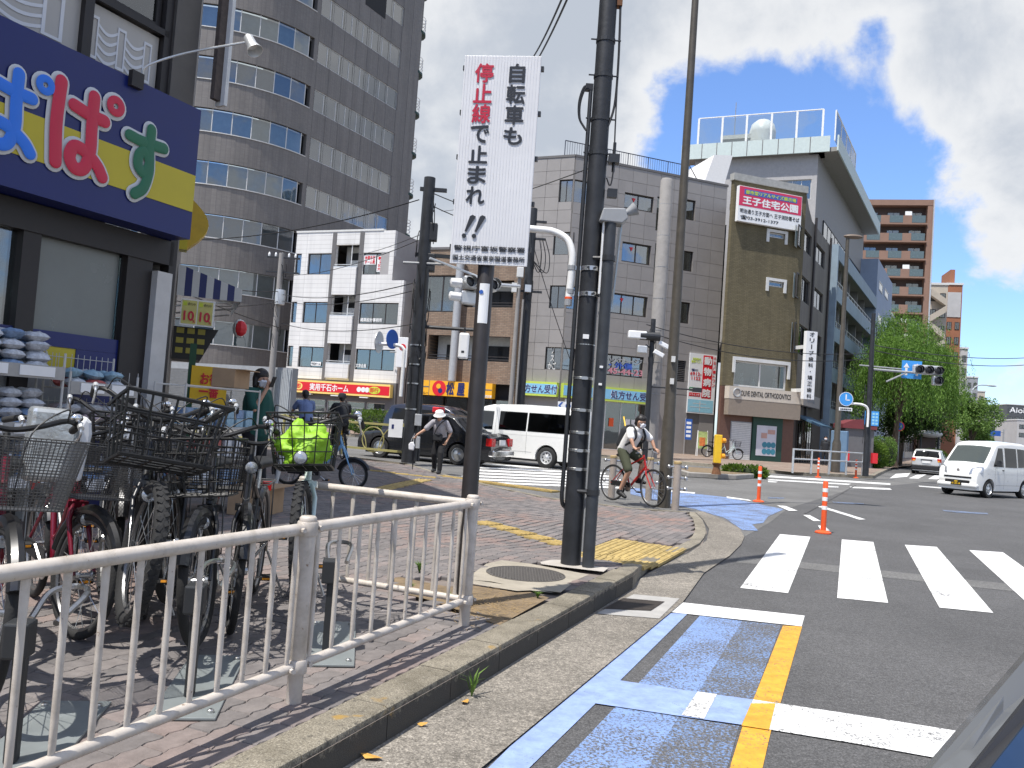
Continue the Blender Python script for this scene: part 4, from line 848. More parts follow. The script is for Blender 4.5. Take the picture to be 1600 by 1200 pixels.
# vertical projecting sign at the corner
vs = (G1.uz(1237, 570)[0], G1.uz(1251, 570)[0], G1.uz(1243, 624)[1], G1.uz(1246, 520)[1])
V = MB().box(vs[0], vs[1]+.1, -1.2, -.95, vs[2], vs[3]).build('projecting_sign', 'white_plastic', B); MB().box(vs[0]+.05, vs[0]+.15, -.95, .1, vs[3]-1, vs[3]-.8).build('sign_bracket', 'off_white', V); MB().box(vs[0]+.05, vs[0]+.15, -.95, .1, vs[2]+.4, vs[2]+.6).build('sign_bracket', 'off_white', V)
T_ = 'オリーブ歯科・矯正歯科'; hh = (vs[3]-vs[2])/len(T_)
for i, ch in enumerate(T_): text(ch if ch != 'ー' else '丨', fM((vs[0]+vs[1])/2+.05, vs[3]-hh*(i+.5), 1.2), .33 if ch not in 'ー・' else .07, hh*.72 if ch != '・' else .07, 'black', V, bold=.02)
# ---------------------------------------------------------------- blue grey balcony building along the main street
mat('blue_conc', (.24, .31, .36), .7, 0, .15, 1.5); mat('blue_light', (.27, .33, .43), .7, 0, .1, 1); mat('soffit', (.29, .28, .255), .8, 0, .12); mat('back_grey', (.26, .255, .25), .7, 0, .12); mat('eave_green', (.52, .60, .58), .6, 0, .08)
Fb = G2; B = thing('balcony_building', 'long blue grey office building with deep balconies and a roof terrace', 'building', M=Fb.M)
ua, ub, uc = Fb.uz(1297, 500)[0], Fb.uz(1362, 500)[0], Fb.uz(1387, 500)[0]
lv = [Fb.uz(1309, v)[1] for v in (655, 596, 533, 468, 404)]   # slab heights at the near end
lv = [lv[4]-(4-i)*(lv[4]-lv[0])/4 for i in range(5)]; ls = lv[1]-lv[0]
MB().box(ua, ub, 1.6, 1.85, 0, lv[4]+.2).build('back_wall', 'back_grey', B)
for i, z in enumerate(lv):
    MB().box(ua, ub, -.25, 1.6, z-.3, z-.02).build('balcony_slab', 'soffit', B); MB().box(ua-.1, ub, -.36, -.251, z-.45, z+.55).build('balcony_front', 'blue_conc', B)
    if i < 4:
        n = 5
        for k in range(n):
            a = ua+(ub-ua)*(k+.15)/n; b = ua+(ub-ua)*(k+.85)/n; window(B, Fb, (a, b, z+.9, z+ls-.75), 3, 'glass', 'win_frame_white', None, -.1, .06, 1.6)
            MB().box(a-.3, a-.1, .2, 1.59, z, z+ls-.31).build('balcony_fin', 'back_grey', B)
        mb = MB()
        for k in range(14):
            u = ua+.5+(ub-ua-1)*k/13; mb.tube((u, -.1, z+.5), (u, -.1, z+1.15), .02, n=4)
        mb.tube((ua+.3, -.1, z+1.15), (ub-.2, -.1, z+1.15), .03, n=5); mb.tube((ua+.3, -.1, z+.85), (ub-.2, -.1, z+.85), .02, n=5); mb.build('balcony_rail', 'alu', B)
MB().box(ua-.35, ua-.02, -.36, 2, 0, lv[4]+.55).build('end_wall', 'blue_conc', B)
MB().box(ub+.02, uc, -.3, 8, 0, Fb.uz(1386, 437)[1]).build('light_block', 'blue_light', B)
for x0, y0, x1, y1 in ((1368, 438, 1373, 460), (1377, 450, 1382, 470), (1366, 489, 1371, 510), (1375, 498, 1380, 517)): window(B, Fb, Fb.rect(x0, y0, x1, y1), 1, 'glass', 'win_frame_white', None, -.06, .08, -.3)
# upper block, set back, with its wide eave and terrace
ze = Fb.uz(1312, 240)[1]
zi = lv[4]
window(B, Fb, (ua+2, ub-1, zi+1.2, zi+2.9), 12, 'glass', 'win_frame', None, -.1, .06, 1.2)
MB().box(ua-1, ub+1, 1.2, 1.5, zi+.2, ze-.2).build('upper_wall', 'back_grey', B)
G3 = Fac((Fb.o+Fb.d*(ua-1.0)+Fb.n*1.2).xy, 113); Mg = rel(B, G3); uW = G3.uz(1085, 262)[0]
wq = (G3.uz(1208, 300)[0], G3.uz(1267, 300)[0], G3.uz(1240, 312)[1], G3.uz(1240, 281)[1])
mb = MB(Mg); wall_mb(mb, uW, 0, zi-8, ze-.2, [wq], .0, .3); mb.build('upper_wall', mat('upper_white', (.40, .39, .385), .75, 0, .12), B)
window(B, G3, wq, 4, 'glass', 'win_frame_white', 'curtain')
mb = MB(Mg); mb.box(uW-.8, .4, -.5, 1.0, ze-.3, ze+.02); mb.build('eave', 'soffit', B)
MB(Mg).box(uW-.9, .75, -.6, -.501, ze-.35, ze+.75).build('eave_front', 'eave_green', B)
for k in range(9): u = uW-.5+(1.0-uW)*k/9; MB(Mg).box(u, u+.05, -.612, -.601, ze-.35, ze+.75).build('eave_joint', 'pilaster', B)
MB().box(ua-1.3, ub+1.0, -.1, 1.8, ze-.3, ze+.0).build('eave', 'soffit', B); MB().box(ua-1.6, ub+1.1, -.2, -.101, ze-.35, ze+.72).build('eave_front', 'eave_green', B)
zr0, zr1 = ze+.7, ze+2.75
def screen(M, u0, u1, y, n):
    for k in range(n+1): u = u0+(u1-u0)*k/n; MB(M).box(u-.07, u+.07, y-.04, y+.04, zr0-.1, zr1).build('screen_post', 'white_paint', B)
    for k in range(n): MB(M).box(u0+(u1-u0)*k/n+.07, u0+(u1-u0)*(k+1)/n-.07, y-.01, y+.01, zr0-.1, zr1-.1).build('screen_pane', 'glass_clear', B)
    mb = MB(M); mb.tube((u0, y, zr1), (u1, y, zr1), .05, n=6); mb.build('screen_rail', 'white_paint', B)
screen(Mg, uW+.2, .2, -.3, 5); screen(Matrix(), ua-.8, ua+9, .2, 4)
mb = MB(Mg); ud = G3.uz(1186, 230)[0]; mb.lathe([(.95, zr0-.2), (.95, zr0+1.3), (.95, zr0+1.35), (.8, zr0+1.9), (.45, zr0+2.2), (.05, zr0+2.32)], 18, (ud, 1.5, 0)); mb.build('roof_vent', 'white_paint', B, smooth=True)
mb = MB(Mg); ud = G3.uz(1150, 230)[0]; mb.box(ud-1.1, ud+1.1, 1.0, 2.2, zr0-.2, zr0+.8); mb.box(ud-1.3, ud+1.3, .9, 2.3, zr0+.8, zr0+1.1); mb.build('roof_unit', 'off_white', B)
mb = MB(Mg); ud = G3.uz(1141, 230)[0]; mb.tube((ud, 1.5, zr0), (ud, 1.5, G3.uz(1146, 148)[1]), .03, n=5); mb.build('antenna', 'grey_paint', B)
# white slanted stair house between the grey and olive buildings
fs = Fac(atY(1110, 690, 52).xy, 75); B = thing('stair_house', 'white slanted rooftop stair house wall rising behind the grey tiled building', 'building', M=fs.M)
q = [fs.uz(*p) for p in ((1101, 283), (1131, 291), (1145, 243), (1116, 242))]; q2 = [(q[0][0], q[0][1]-3), (q[1][0], q[0][1]-3)]
MB().prism([q2[0], q2[1], q[1], q[2], q[3], q[0]], 0, 4, 'y').build('wall', mat('bright_white', (.78, .77, .75), .6, 0, .06), B)
# ---------------------------------------------------------------- tall curved tower
m_tiles('tower_tile', (.195, .178, .165), (.225, .207, .19), (.13, .12, .112), .24, .075, .008, 0, 'XZ', .12, .55, .25, .2)
P0 = atY(447, 600, 58); FT = Fac(P0.xy, 28.5)
B = thing('tower_building', 'tall brown tiled tower with a curved corner and ribbon windows', 'building', M=FT.M)
SH = 3.5; WH = 1.55; Lf = FT.uz(640, 300)[0]; zw0 = FT.uz(468, 80)[1]   # a window strip bottom near the curve start
k0 = math.floor(zw0/SH); zoff = zw0-k0*SH
RR = 8.0
def tw(u):    # plan point: u>=0 flat wall, u<0 around the curve then straight to the left
    if u >= 0: return Vector((u, 0, 0)), Vector((0, 1, 0))
    a = -u/RR
    if a < R(88): return Vector((-RR*math.sin(a), RR-RR*math.cos(a), 0)), Vector((math.sin(a), math.cos(a), 0))
    a = R(88); e = Vector((-RR*math.sin(a), RR-RR*math.cos(a), 0)); d = -u-RR*a
    return e+Vector((-math.cos(a), math.sin(a), 0))*d, Vector((math.sin(a), math.cos(a), 0))
us = [-26, -20, -16]+[-RR*R(88)*(1-i/14) for i in range(15)]; 
def strip(name, us, z0, z1, m, out=0, th=.3, par=B):
    mb = MB()
    for a, b in zip(us, us[1:]):
        (p, n), (q, k) = tw(a), tw(b); p0 = p-n*out; q0 = q-k*out; p1 = p+n*(th-out); q1 = q+k*(th-out); v = []
        for z in (z0, z1): v += [(p0.x, p0.y, z), (q0.x, q0.y, z), (q1.x, q1.y, z), (p1.x, p1.y, z)]
        mb.add(v, [(0, 1, 5, 4), (1, 2, 6, 5), (2, 3, 7, 6), (3, 0, 4, 7), (4, 5, 6, 7), (3, 2, 1, 0)])
    return mb.build(name, m, par)
NF = 19; flat_w0, flat_w1 = .4, Lf-2.6
mat('tower_blind', (.40, .46, .50), .8, 0, .2, 1.5)
for i in range(NF):
    zb = zoff+i*SH-SH*0; z0, z1 = zb, zb+WH
    if i == 0: strip('band_wall', us+[0, Lf], 0, zb, 'tower_tile')
    strip('band_wall', us+[flat_w0], z1, zb+SH, 'tower_tile'); MB().box(flat_w0, flat_w1, 0, .3, z1, zb+SH).build('band_wall', 'tower_tile', B)
    MB().box(flat_w1, Lf, 0, .3, zb, zb+SH).build('band_wall', 'tower_tile', B); strip('band_wall', [0, flat_w0], z0, z1, 'tower_tile')
    if z1 < 0: continue
    strip('sill', us+[0], z0-.06, z0, 'off_white', .05, .2)
    # curved ribbon panes
    grp = []; cu = [-26+j*1.28 for j in range(21)]
    for j, (a, b) in enumerate(zip(cu, cu[1:])):
        if b > .1 or i > 12: continue
        (p, n), (q, k) = tw(a+.04), tw(min(b, 0)-.04); off = .12
        mb = MB(); p = p+n*off; q = q+k*off; mb.add([(p.x, p.y, z0), (q.x, q.y, z0), (q.x, q.y, z1), (p.x, p.y, z1)], [(0, 1, 2, 3)]); mb.build('pane', 'glass', B)
        (p, n) = tw(b); mb = MB(); mb.tube((p.x+n.x*.12, p.y+n.y*.12, z0), (p.x+n.x*.12, p.y+n.y*.12, z1), .04, n=4); mb.build('mullion', 'win_frame_white', B)
    strip('blind', us+[0], z0, z1, 'tower_blind' if i % 3 else 'blind_grey', -.5, .55)
    nn = 8; ww = (flat_w1-flat_w0)/nn; a = flat_w0
    wid = [1.1, 1.35]*4; s_ = (flat_w1-flat_w0)/sum(wid)
    sp = [flat_w0]
    for w_ in wid: sp.append(sp[-1]+w_*s_)
    if i <= 13: window(B, FT, (flat_w0, flat_w1, z0, z1), nn, 'glass_blue', 'win_frame_white', 'dark_room', .06, .06, split=sp)
    if i <= 13:
        for p_, q_ in zip(sp, sp[1:]):
            if random.random() < .8: MB().box(p_+.05, q_-.05, .3, .32, z1-random.choice([.4, .9, 1.2, 1.5, 1.5]), z1).build('blind', random.choice(['tower_blind', 'blind_grey', 'curtain_white', 'off_white']), B)
for u in [flat_w0+(Lf-flat_w0)*k/9 for k in range(10)]: MB().box(u-.015, u+.015, -.01, -.002, 0, zoff+NF*SH).build('panel_joint', 'pilaster', B)
zc0 = FT.uz(565, 2)[1]
MB().box(Lf-7.5, Lf-5.0, -.02, .02, zc0, zc0+2.2).build('balcony_recess', 'dark_room', B)
MB().box(-20, Lf, .3, 18, zoff+NF*SH-.4, zoff+NF*SH).build('roof', 'tower_tile', B); MB().box(Lf-.3, Lf, .3, 18, 0, zoff+NF*SH).build('side_wall', 'tower_tile', B)
# spiral stair landings on the far edge
zst = FT.uz(650, 240)[1]
for i in range(-4, 7):
    z = zst+i*SH
    if z < 2: continue
    mb = MB(Matrix.Translation((Lf+.1, 1.2, z))); mb.lathe([(.05, -1.0), (.5, -.6), (1.25, -.2), (1.25, 0)], 16, (0, 0, 0)); mb.build('stair_landing', mat('landing_green', (.015, .05, .045), .6), B)
    mb = MB(Matrix.Translation((Lf+.1, 1.2, z)))
    for zz_ in (.35, .65, .95, 1.2): mb.torus((0, 0, zz_), 1.2, .025, 'z', 18, 4)
    for k in range(10): t = 2*math.pi*k/10; mb.tube((1.2*math.cos(t), 1.2*math.sin(t), 0), (1.2*math.cos(t), 1.2*math.sin(t), 1.2), .02, n=4)
    mb.build('landing_rail', 'alu', B)
# roller shutter at the foot of the tower
fsx = Fac(atY(300, 640, 42).xy, 110); S_ = thing('shutter_shed', 'low grey building with a wide ribbed roller shutter at the foot of the tower', 'building', M=fsx.M)
x0, x1 = fsx.uz(230, 600)[0], fsx.uz(452, 620)[0]; zt = fsx.uz(380, 571)[1]; xs = fsx.uz(425, 600)[0]
mb = MB()
for k in range(34): z = .1+(zt-.4)*k/34; mb.box(x0, xs, -.02, .03, z, z+(zt-.4)/34*.8)
mb.build('roller_shutter', mat('shutter_grey', (.20, .20, .20), .55, .2, .12), S_)
MB().box(x0, x1+.05, .03, .5, 0, zt).build('wall', 'grey_paint', S_)
mb = MB(); 
for k in range(10): u = xs+.1+(x1-xs-.1)*k/10; mb.box(u, u+(x1-xs)/13, -.03, .028, 0, zt-.1)
mb.build('ribbed_panel', mat('panel_light', (.34, .36, .37), .5), S_)
# ---------------------------------------------------------------- brown apartment tower and the row behind
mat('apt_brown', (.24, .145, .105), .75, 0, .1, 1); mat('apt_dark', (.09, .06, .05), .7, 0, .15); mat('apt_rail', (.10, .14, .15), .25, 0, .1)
FA = Fac(atY(1446, 600, 130).xy, 104); B = thing('apartment_tower', 'brown apartment tower with stacked balconies rising behind the balcony building', 'building', M=FA.M)
uL = FA.uz(1345, 450)[0]; zt = FA.uz(1400, 312)[1]; sh = (FA.uz(1440, 453)[1]-FA.uz(1440, 482)[1])
sh = 28.6*FA.o.y/1294; n = int(zt/sh)
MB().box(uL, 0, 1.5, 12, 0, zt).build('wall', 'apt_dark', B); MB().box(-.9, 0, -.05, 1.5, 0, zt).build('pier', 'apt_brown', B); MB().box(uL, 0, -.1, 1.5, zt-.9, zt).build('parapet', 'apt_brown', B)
mb = MB(); mb.tube((-.05, -.3, 0), (-.05, -.3, zt), .12, n=6); mb.build('drain_pipe', 'alu', B)
for i in range(4, n):
    z = zt-1.5-(n-i)*sh+sh*.2
    MB().box(uL, -.9, -.3, 1.5, z-.25, z).build('balcony_slab', 'apt_brown', B)
    for k in range(3):
        a = -1.2-k*3.3; MB().box(a-2.0, a, -.25, -.2, z+.05, z+1.2).build('balcony_glass', 'apt_rail', B); MB().box(a-3.3, a-2.0, -.3, -.15, z, z+1.2).build('balcony_parapet', 'apt_brown', B)
        window(B, FA, (a-2.1, a-.2, z+.1, z+2.1), 2, 'glass', 'win_frame', None, -.06, .07, 1.5)
    if i % 3 == 1: MB().box(-4.2, -3.2, -.1, -.05, z+.9, z+1.9).build('hanging_laundry', 'white_plastic', B)
# cream and red brown blocks further down the street
def block(name, label, px0, px1, pytop, Y, h, depth, m, wm='glass', nc=3, fl=3.0, roofbox=True, ext=()):
    f = Fac(atY(px0, 650, Y).xy, h); b = thing(name, label, 'building', M=f.M); u1 = f.uz(px1, 600)[0]; z = f.uz((px0+px1)/2, pytop)[1]
    MB().box(0, u1, 0, depth, 0, z).build('wall', m, b); MB().box(-.15, u1+.15, -.15, depth, z, z+.4).build('roof_cap', 'off_white', b)
    k = 1
    while z-k*fl > 6 and k < 12:
        for c in range(nc):
            a = u1*(c+.2)/nc; e = u1*(c+.8)/nc; window(b, f, (a, e, z-k*fl, z-k*fl+fl*.5), 2, wm, 'win_frame', None, -.08, .1)
        k += 1
    return b, f, u1, z
mat('cream', (.46, .41, .34), .75, 0, .12, .6); mat('red_brown', (.30, .12, .06), .7, 0, .12, .6); mat('grey_far', (.28, .29, .31), .7, 0, .1, .5); mat('pink_panel', (.5, .12, .16), .6); mat('dark_far', (.075, .08, .085), .5, 0, .1, .5); mat('pale_far', (.45, .44, .43), .7, 0, .1, .5)
b, f, u1, z = block('cream_building', 'cream building with a zigzag outside stair beyond the brown tower', 1442, 1474, 445, 150, 104, 20, 'cream', nc=2)
for k in range(9): z0 = z-4-k*3.0; MB().prism([(0.1, z0), (2.6, z0+1.8), (2.6, z0+3.0), (.1, z0+1.2)] if k % 2 else [(.1, z0+1.8), (2.6, z0), (2.6, z0+1.2), (.1, z0+3)], -1.6, -.2, 'y').build('stair_flight', 'cream', b)
b, f, u1, z = block('terracotta_building', 'terracotta brown building with cream top band and pink panel', 1470, 1497, 445, 165, 104, 20, 'red_brown', nc=2)
MB().box(.2, u1-.2, -.1, -.01, z-6.5, z-1.5).build('top_band', 'pale_far', b); MB().box(0.1, u1-1.2, -.3, -.11, z-19, z-15.5).build('pink_panel', 'pink_panel', b); MB().box(1, u1-1, 2, 9, z+.4, z+3.5).build('roof_house', 'red_brown', b)
block('grey_slab_building', 'narrow grey building beside the terracotta one, right of the willows', 1497, 1510, 545, 190, 104, 20, 'pale_far', nc=1)
block('grey_street_building', 'slim grey street building behind the first far street lamp', 1508, 1528, 590, 240, 104, 25, 'grey_far', nc=2)
block('beige_street_building', 'small beige street building beside the round tree', 1526, 1540, 612, 270, 104, 25, 'cream', nc=1)
block('far_apartment_block', 'distant grey apartment block with many floors, left of the black office block', 1541, 1562, 638, 420, 100, 25, 'pale_far', nc=4, fl=3.0)
b, f, u1, z = block('dark_office_block', 'distant dark glass office block with white letters near the right edge', 1573, 1640, 634, 380, 100, 40, 'dark_far', nc=6, fl=3.6)
text('Aioi', fM(f.uz(1589, 645)[0], f.uz(1589, 641)[1], .05), 6.5, 2.6, 'white_plastic', b, bold=.03)
block('low_pale_building', 'pale low building in front of the dark office block', 1590, 1640, 658, 300, 100, 20, 'pale_far', nc=3)
block('hazy_tower', 'faint grey tower seen between the two distant blocks', 1560, 1575, 655, 520, 100, 20, 'grey_far', nc=2)
# filler blocks behind the far trees so the street edge continues
for i, (u, w_, h_, c) in enumerate(((49, 13, 16, 'pale_far'), (63, 12, 13, 'grey_far'), (76, 14, 17, 'cream'))):
    b = thing('street_building', ['pale building', 'grey building', 'beige building'][i]+' half hidden behind the willow trees', 'building', M=Fb.M @ Matrix.Translation((u, 0, 0)))
    MB().box(0, w_, 0, 12, 0, h_).build('wall', c, b); MB().box(-.1, w_+.1, -.1, 12, h_, h_+.3).build('roof_cap', 'off_white', b)
    f = Fac((Fb.o+Fb.d*u).xy, 30)
    for k in range(4):
        for j in range(4): window(b, f, (w_*(j+.2)/4, w_*(j+.8)/4, 1+k*3.2, 2.9+k*3.2), 2, 'glass', 'win_frame', None, -.08, .08)
# ================================================================ drugstore on the left
C0 = Vector((-3.93, 9.34, 0)); FS = Fac(C0.xy, 26); FS2 = Fac(C0.xy, -22)
m_tiles('shop_tile', (.19, .17, .15), (.21, .19, .165), (.12, .11, .1), .3, .15, .008, .5, 'XZ', .12, .6, .3)
mat('shop_blue', (.003, .011, .115), .35, 0, .06, 2); mat('shop_yellow', (.50, .41, .015), .35, 0, .06, 2); mat('shop_dark', (.025, .021, .02), .5, .1, .2); mat('frost', (.42, .40, .37), .4, 0, .05, 1); mat('frost_line', (.62, .63, .65), .4, 0, .03)
mat('film_grey', (.17, .185, .175), .25, 0, .12, 1.2); mat('letter_red', (.55, .012, .05), .4, 0, .05); mat('letter_green', (.01, .13, .06), .4, 0, .05); mat('letter_sky', (.015, .17, .72), .4, 0, .05); mat('letter_edge', (.55, .56, .56), .4, 0, .05)
B = thing('drugstore', 'drugstore in shade with blue and yellow signboard above dark shop windows', 'shop building', M=FS.M)
FSs = Fac((C0-FS.n*.35).xy, 26); Ms = rel(B, FSs); UN = -9.5
us1 = FSs.uz(306, 270)[0]; zs1 = FSs.uz(313, 172)[1]; zs0 = FSs.uz(292, 373)[1]; H_ = zs1-zs0; HT = 11.6
SB = MB(Ms).box(UN, us1, 0, .33, zs0, zs1).build('signboard', 'shop_blue', B)
MB(Ms).box(UN+.01, us1-.005, -.008, -.001, zs1-H_*.79, zs1-H_*.51).build('sign_stripe', 'shop_yellow', SB)
HA = [[(.14, 1.0), (.12, .5), (.16, .02)], [(.36, .78), (.6, .74), (.86, .73)], [(.66, .98), (.66, .6), (.67, .3), (.6, .06), (.45, .02), (.36, .14), (.42, .28), (.6, .26), (.8, .14), (.9, .02)]]
SU = [[(.05, .80), (.4, .78), (.95, .80)], [(.58, 1.0), (.58, .7), (.6, .48), (.48, .34), (.32, .42), (.33, .58), (.48, .64), (.6, .52), (.6, .34), (.5, .12), (.3, .0)]]
def shopletter(strokes, x0, y0, x1, y1, m, dot=False):
    a = FSs.uz(x0, (y0+y1)/2)[0]; b = FSs.uz(x1, (y0+y1)/2)[0]; cx = (x0+x1)/2; zt_ = FSs.uz(cx, y0)[1]; zb_ = FSs.uz(cx, y1)[1]; w_, h_ = b-a, zt_-zb_
    for off, r_, mm in ((.012, .125, 'letter_edge'), (.035, .082, m)):
        for k, s_ in enumerate(strokes):
            pts = crom([(a+w_*x, 0, zb_+h_*y) for x, y in s_], 6); mb = MB(Ms @ Matrix.Translation((0, -off-.0015*k, 0)) @ Matrix.Scale(.12, 4, (0, 1, 0)))
            mb.path(pts, r_*h_, 12); 
            for e in (pts[0], pts[-1]): mb.ball(e, r_*h_, 12, 8)
            mb.build('sign_letter', mm, SB, smooth=True)
        if dot: mb = MB(Ms @ Matrix.Translation((0, -off-.002, 0)) @ Matrix.Scale(.12, 4, (0, 1, 0))); mb.torus((a+w_*1.02, 0, zb_+h_*.98), h_*.085, h_*(.05 if m == mm else .095), 'y', 20, 10); mb.build('sign_letter', mm, SB, smooth=True)
shopletter(SU, 192, 199, 254, 308, 'letter_green'); shopletter(HA, 70, 140, 172, 268, 'letter_red', True); shopletter(HA, -66, 102, 62, 228, 'letter_sky', True)
# wall, upper storey windows with frosted panels
zu0 = zs1+.02; zf1 = FS.uz(295, 105)[1]
zf1 = zs1+.78
MB().box(UN, -.15, 0, .3, zs1-.2, zs1+.1).build('beam', 'shop_dark', B)
wu = FS.uz(137, 30)[0]; bays = [(UN, wu-1.9), (wu-1.85, wu-.04), (wu+.04, -.42)]
for a, b in bays[1:]:
    MB().box(a, b, .05, .1, zu0+.08, zf1-.04).build('frosted_panel', 'frost', B)
    # pale outlined band ornament on the frosted panel
    w_ = b-a; mb = MB(); zc = (zu0+zf1)/2; 
    def bar(x0, x1, z0, z1): mb.box(a+w_*x0, a+w_*x1, .04, .049, z0, z1)
    for x in (.08, .46, .84):
        bar(x-.06, x-.04, zc-.22, zc+.22); bar(x+.04, x+.06, zc-.22, zc+.22); bar(x-.04, x+.04, zc+.19, zc+.22); bar(x-.04, x+.04, zc-.22, zc-.19)
    for x0, x1 in ((.14, .40), (.52, .78)):
        for k in range(4):
            for s_ in range(8):
                t0, t1 = s_/8, (s_+1)/8; y = lambda t: zc-.17+k*.1+.06*math.sin(t*math.pi)*(-1)
                p0, p1 = a+w_*(x0+(x1-x0)*t0), a+w_*(x0+(x1-x0)*t1)
                mb.add([(p0, .044, y(t0)), (p1, .044, y(t1)), (p1, .044, y(t1)+.035), (p0, .044, y(t0)+.035)], [(0, 1, 2, 3)])
    mb.build('panel_ornament', 'frost_line', B)
    window(B, FS, (a, b, zf1+.05, zf1+1.9), 2 if b-a > 2 else 1, 'glass', 'shop_dark', 'curtain', .05, .06)
for u in (wu, wu-1.9, -.36, UN+1): MB().box(u-.05, u+.05, -.02, .2, zs1, zf1+2.1).build('mullion', 'shop_dark', B)
for z in (zu0+.02, zf1): MB().box(UN, -.35, -.02, .2, z-.02, z+.05).build('transom', 'shop_dark', B)
MB().box(UN, -.31, 0, .3, zf1+1.95, HT).build('wall', 'shop_tile', B)
MB().box(-.31, .02, -.06, .3, zs1+.02, HT).build('corner_column', mat('corner_bronze', (.10, .09, .08), .5, .2, .15), B)
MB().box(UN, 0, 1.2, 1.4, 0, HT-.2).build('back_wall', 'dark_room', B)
MB().box(UN, 0, .3, 6, HT-.2, HT).build('roof', 'shop_tile', B); M2 = rel(B, FS2)
MB(M2).box(.0, 13, .02, .3, 0, HT).build('side_wall', 'shop_tile', B)
# street level: dark frames, filmed glass, blue and yellow dado
zd1 = FS.uz(217, 536)[1]; zy1 = FS.uz(150, 549)[1]; zg1 = zs0-.28
MB().box(UN, -.05, -.05, .3, zg1, zs0-.01).build('lintel', 'shop_dark', B)
pu = FS.uz(47, 430)[0]; gu = FS.uz(188, 450)[0]
cols_ = [(UN, pu-.12), (pu+.08, gu), (gu+.02, -.62)]
for i, (a, b) in enumerate(cols_): MB().box(a, b, .06, .08, zd1, zg1).build('shop_pane', ['glass', 'film_grey', 'glass'][i], B)
MB().box(pu-.12, pu+.06, -.03, .25, 0, zg1).build('mullion', 'shop_dark', B); MB().box(-.62, -.3, -.03, .3, 0, zg1).build('mullion', 'shop_dark', B)
MB().box(UN, pu-.12, .0, .1, zy1, zd1).build('dado_blue', 'shop_blue', B); MB().box(pu+.06, -.62, .0, .1, zy1, zd1).build('dado_blue', 'shop_blue', B)
MB().box(UN, -1.1, .01, .1, zy1-.28, zy1-.002).build('dado_yellow', 'shop_yellow', B); MB().box(-1.1, -.62, .0, .1, 0, zy1-.002).build('dado_blue', 'shop_blue', B); MB().box(UN, -1.1, .012, .1, 0, zy1-.282).build('dado_grey', 'grey_paint', B)
MB().box(-.3, -.1, -.12, .1, .35, zg1-.1).build('white_column', mat('column_white', (.50, .49, .47), .5, 0, .1), B); MB().box(-.3, -.05, -.1, .1, 0, .35).build('column_base', 'shop_dark', B)
MB().box(-.1, -.0, -.05, .2, 0, zg1+.4).build('post', 'shop_dark', B)
mb = MB(); mb.box(UN+4, pu-.3, .7, .73, zg1-.55, zg1-.5); mb.build('tube_lamp', mat('lamp_tube', (.9, .95, 1), .5, 0, 0, emit=2.5), B)
for px, py, kx, ky in ((222, 122, 318, 100),):
    a = FSs.uz(px, py); mb = MB(Ms); u, z = a; mb.path(crom([(u, .0, z), (u, -.06, z+.12), (u+.2, -.35, z+.3), (u+.45, -.95, z+.45)], 5), .012, 6); mb.build('lamp_arm', 'alu', B)
    mb = MB(Ms @ Matrix.Translation((u+.46, -.98, z+.45)) @ Matrix.Rotation(R(-35), 4, 'X')); mb.lathe([(.035, .08), (.05, .06), (.055, -.05), (.085, -.13), (.08, -.13), (.05, -.06)], 14); mb.build('sign_lamp', 'alu', B, smooth=True)
mb = MB(Ms); mb.box(a[0]-.16, a[0]-.02, -.06, .0, a[1]-.14, a[1]+.02); mb.build('lamp_base', 'shop_dark', B)
# projecting neon frame sign at the corner (rusty edge)
mb = MB(Ms); mb.box(us1+.25, us1+.35, .1, .16, zs1+.25, zs1+2.2); mb.build('projecting_frame', mat('frame_rusty', (.09, .07, .06), .8, 0, .4, 12), B); MB(Ms).box(us1+.351, us1+.4, .04, .18, zs1+.2, zs1+2.2).build('projecting_panel', 'off_white', B)
# awning on the side wall
Pq = FS2; a0, a1 = 7.6, 11; zb = 3.45
AW = thing('striped_awning', 'blue and white striped awning on the side of the drugstore', 'awning', M=FS2.M @ Matrix.Translation((a0, 0, 0)))
n = 9; L_ = 1.22
for k in range(n):
    x0, x1 = -L_*k/n, -L_*(k+1)/n; f0, f1 = .62-.36*k/n, .62-.36*(k+1)/n
    MB().prism([(x0, zb), (x0, zb+f0), (x1, zb+f1), (x1, zb)], -.01, .01, 'x').build('stripe', 'shop_blue' if k % 2 else 'letter_edge', AW)
for k in range(12):
    y0, y1 = k*.28, (k+1)*.28; m_ = 'shop_blue' if k % 2 else 'letter_edge'
    v_ = [(y0+.012, 0, zb+.62), (y1, 0, zb+.62), (y1, -L_, zb+.26), (y0+.012, -L_, zb+.26)]; MB().add(v_+[(x, y, z-.01) for x, y, z in v_], [(3, 2, 1, 0), (4, 5, 6, 7), (0, 1, 5, 4), (1, 2, 6, 5), (2, 3, 7, 6), (3, 0, 4, 7)]).build('stripe', m_, AW)
    MB().box(y0+.012, y1, -L_-.012, -L_, zb, zb+.26).build('stripe', m_, AW)
for y in (.15, 1.7, 3.2): mb = MB(); mb.tube((y, 0, zb-.2), (y, -L_+.05, zb+.02), .018, n=6); mb.build('awning_arm', 'alu', AW)
Ma = MW[AW.name]
PB = thing('price_poster', 'pair of yellow price posters with red tens hanging under the striped awning', 'poster', M=Ma @ Matrix.Translation((.0, -.12, zb-.55)) @ Matrix.Rotation(R(-90), 4, 'Z'))
MB().box(-.02, .62, -.01, .01, -.03, .5).build('board', 'white_plastic', PB)
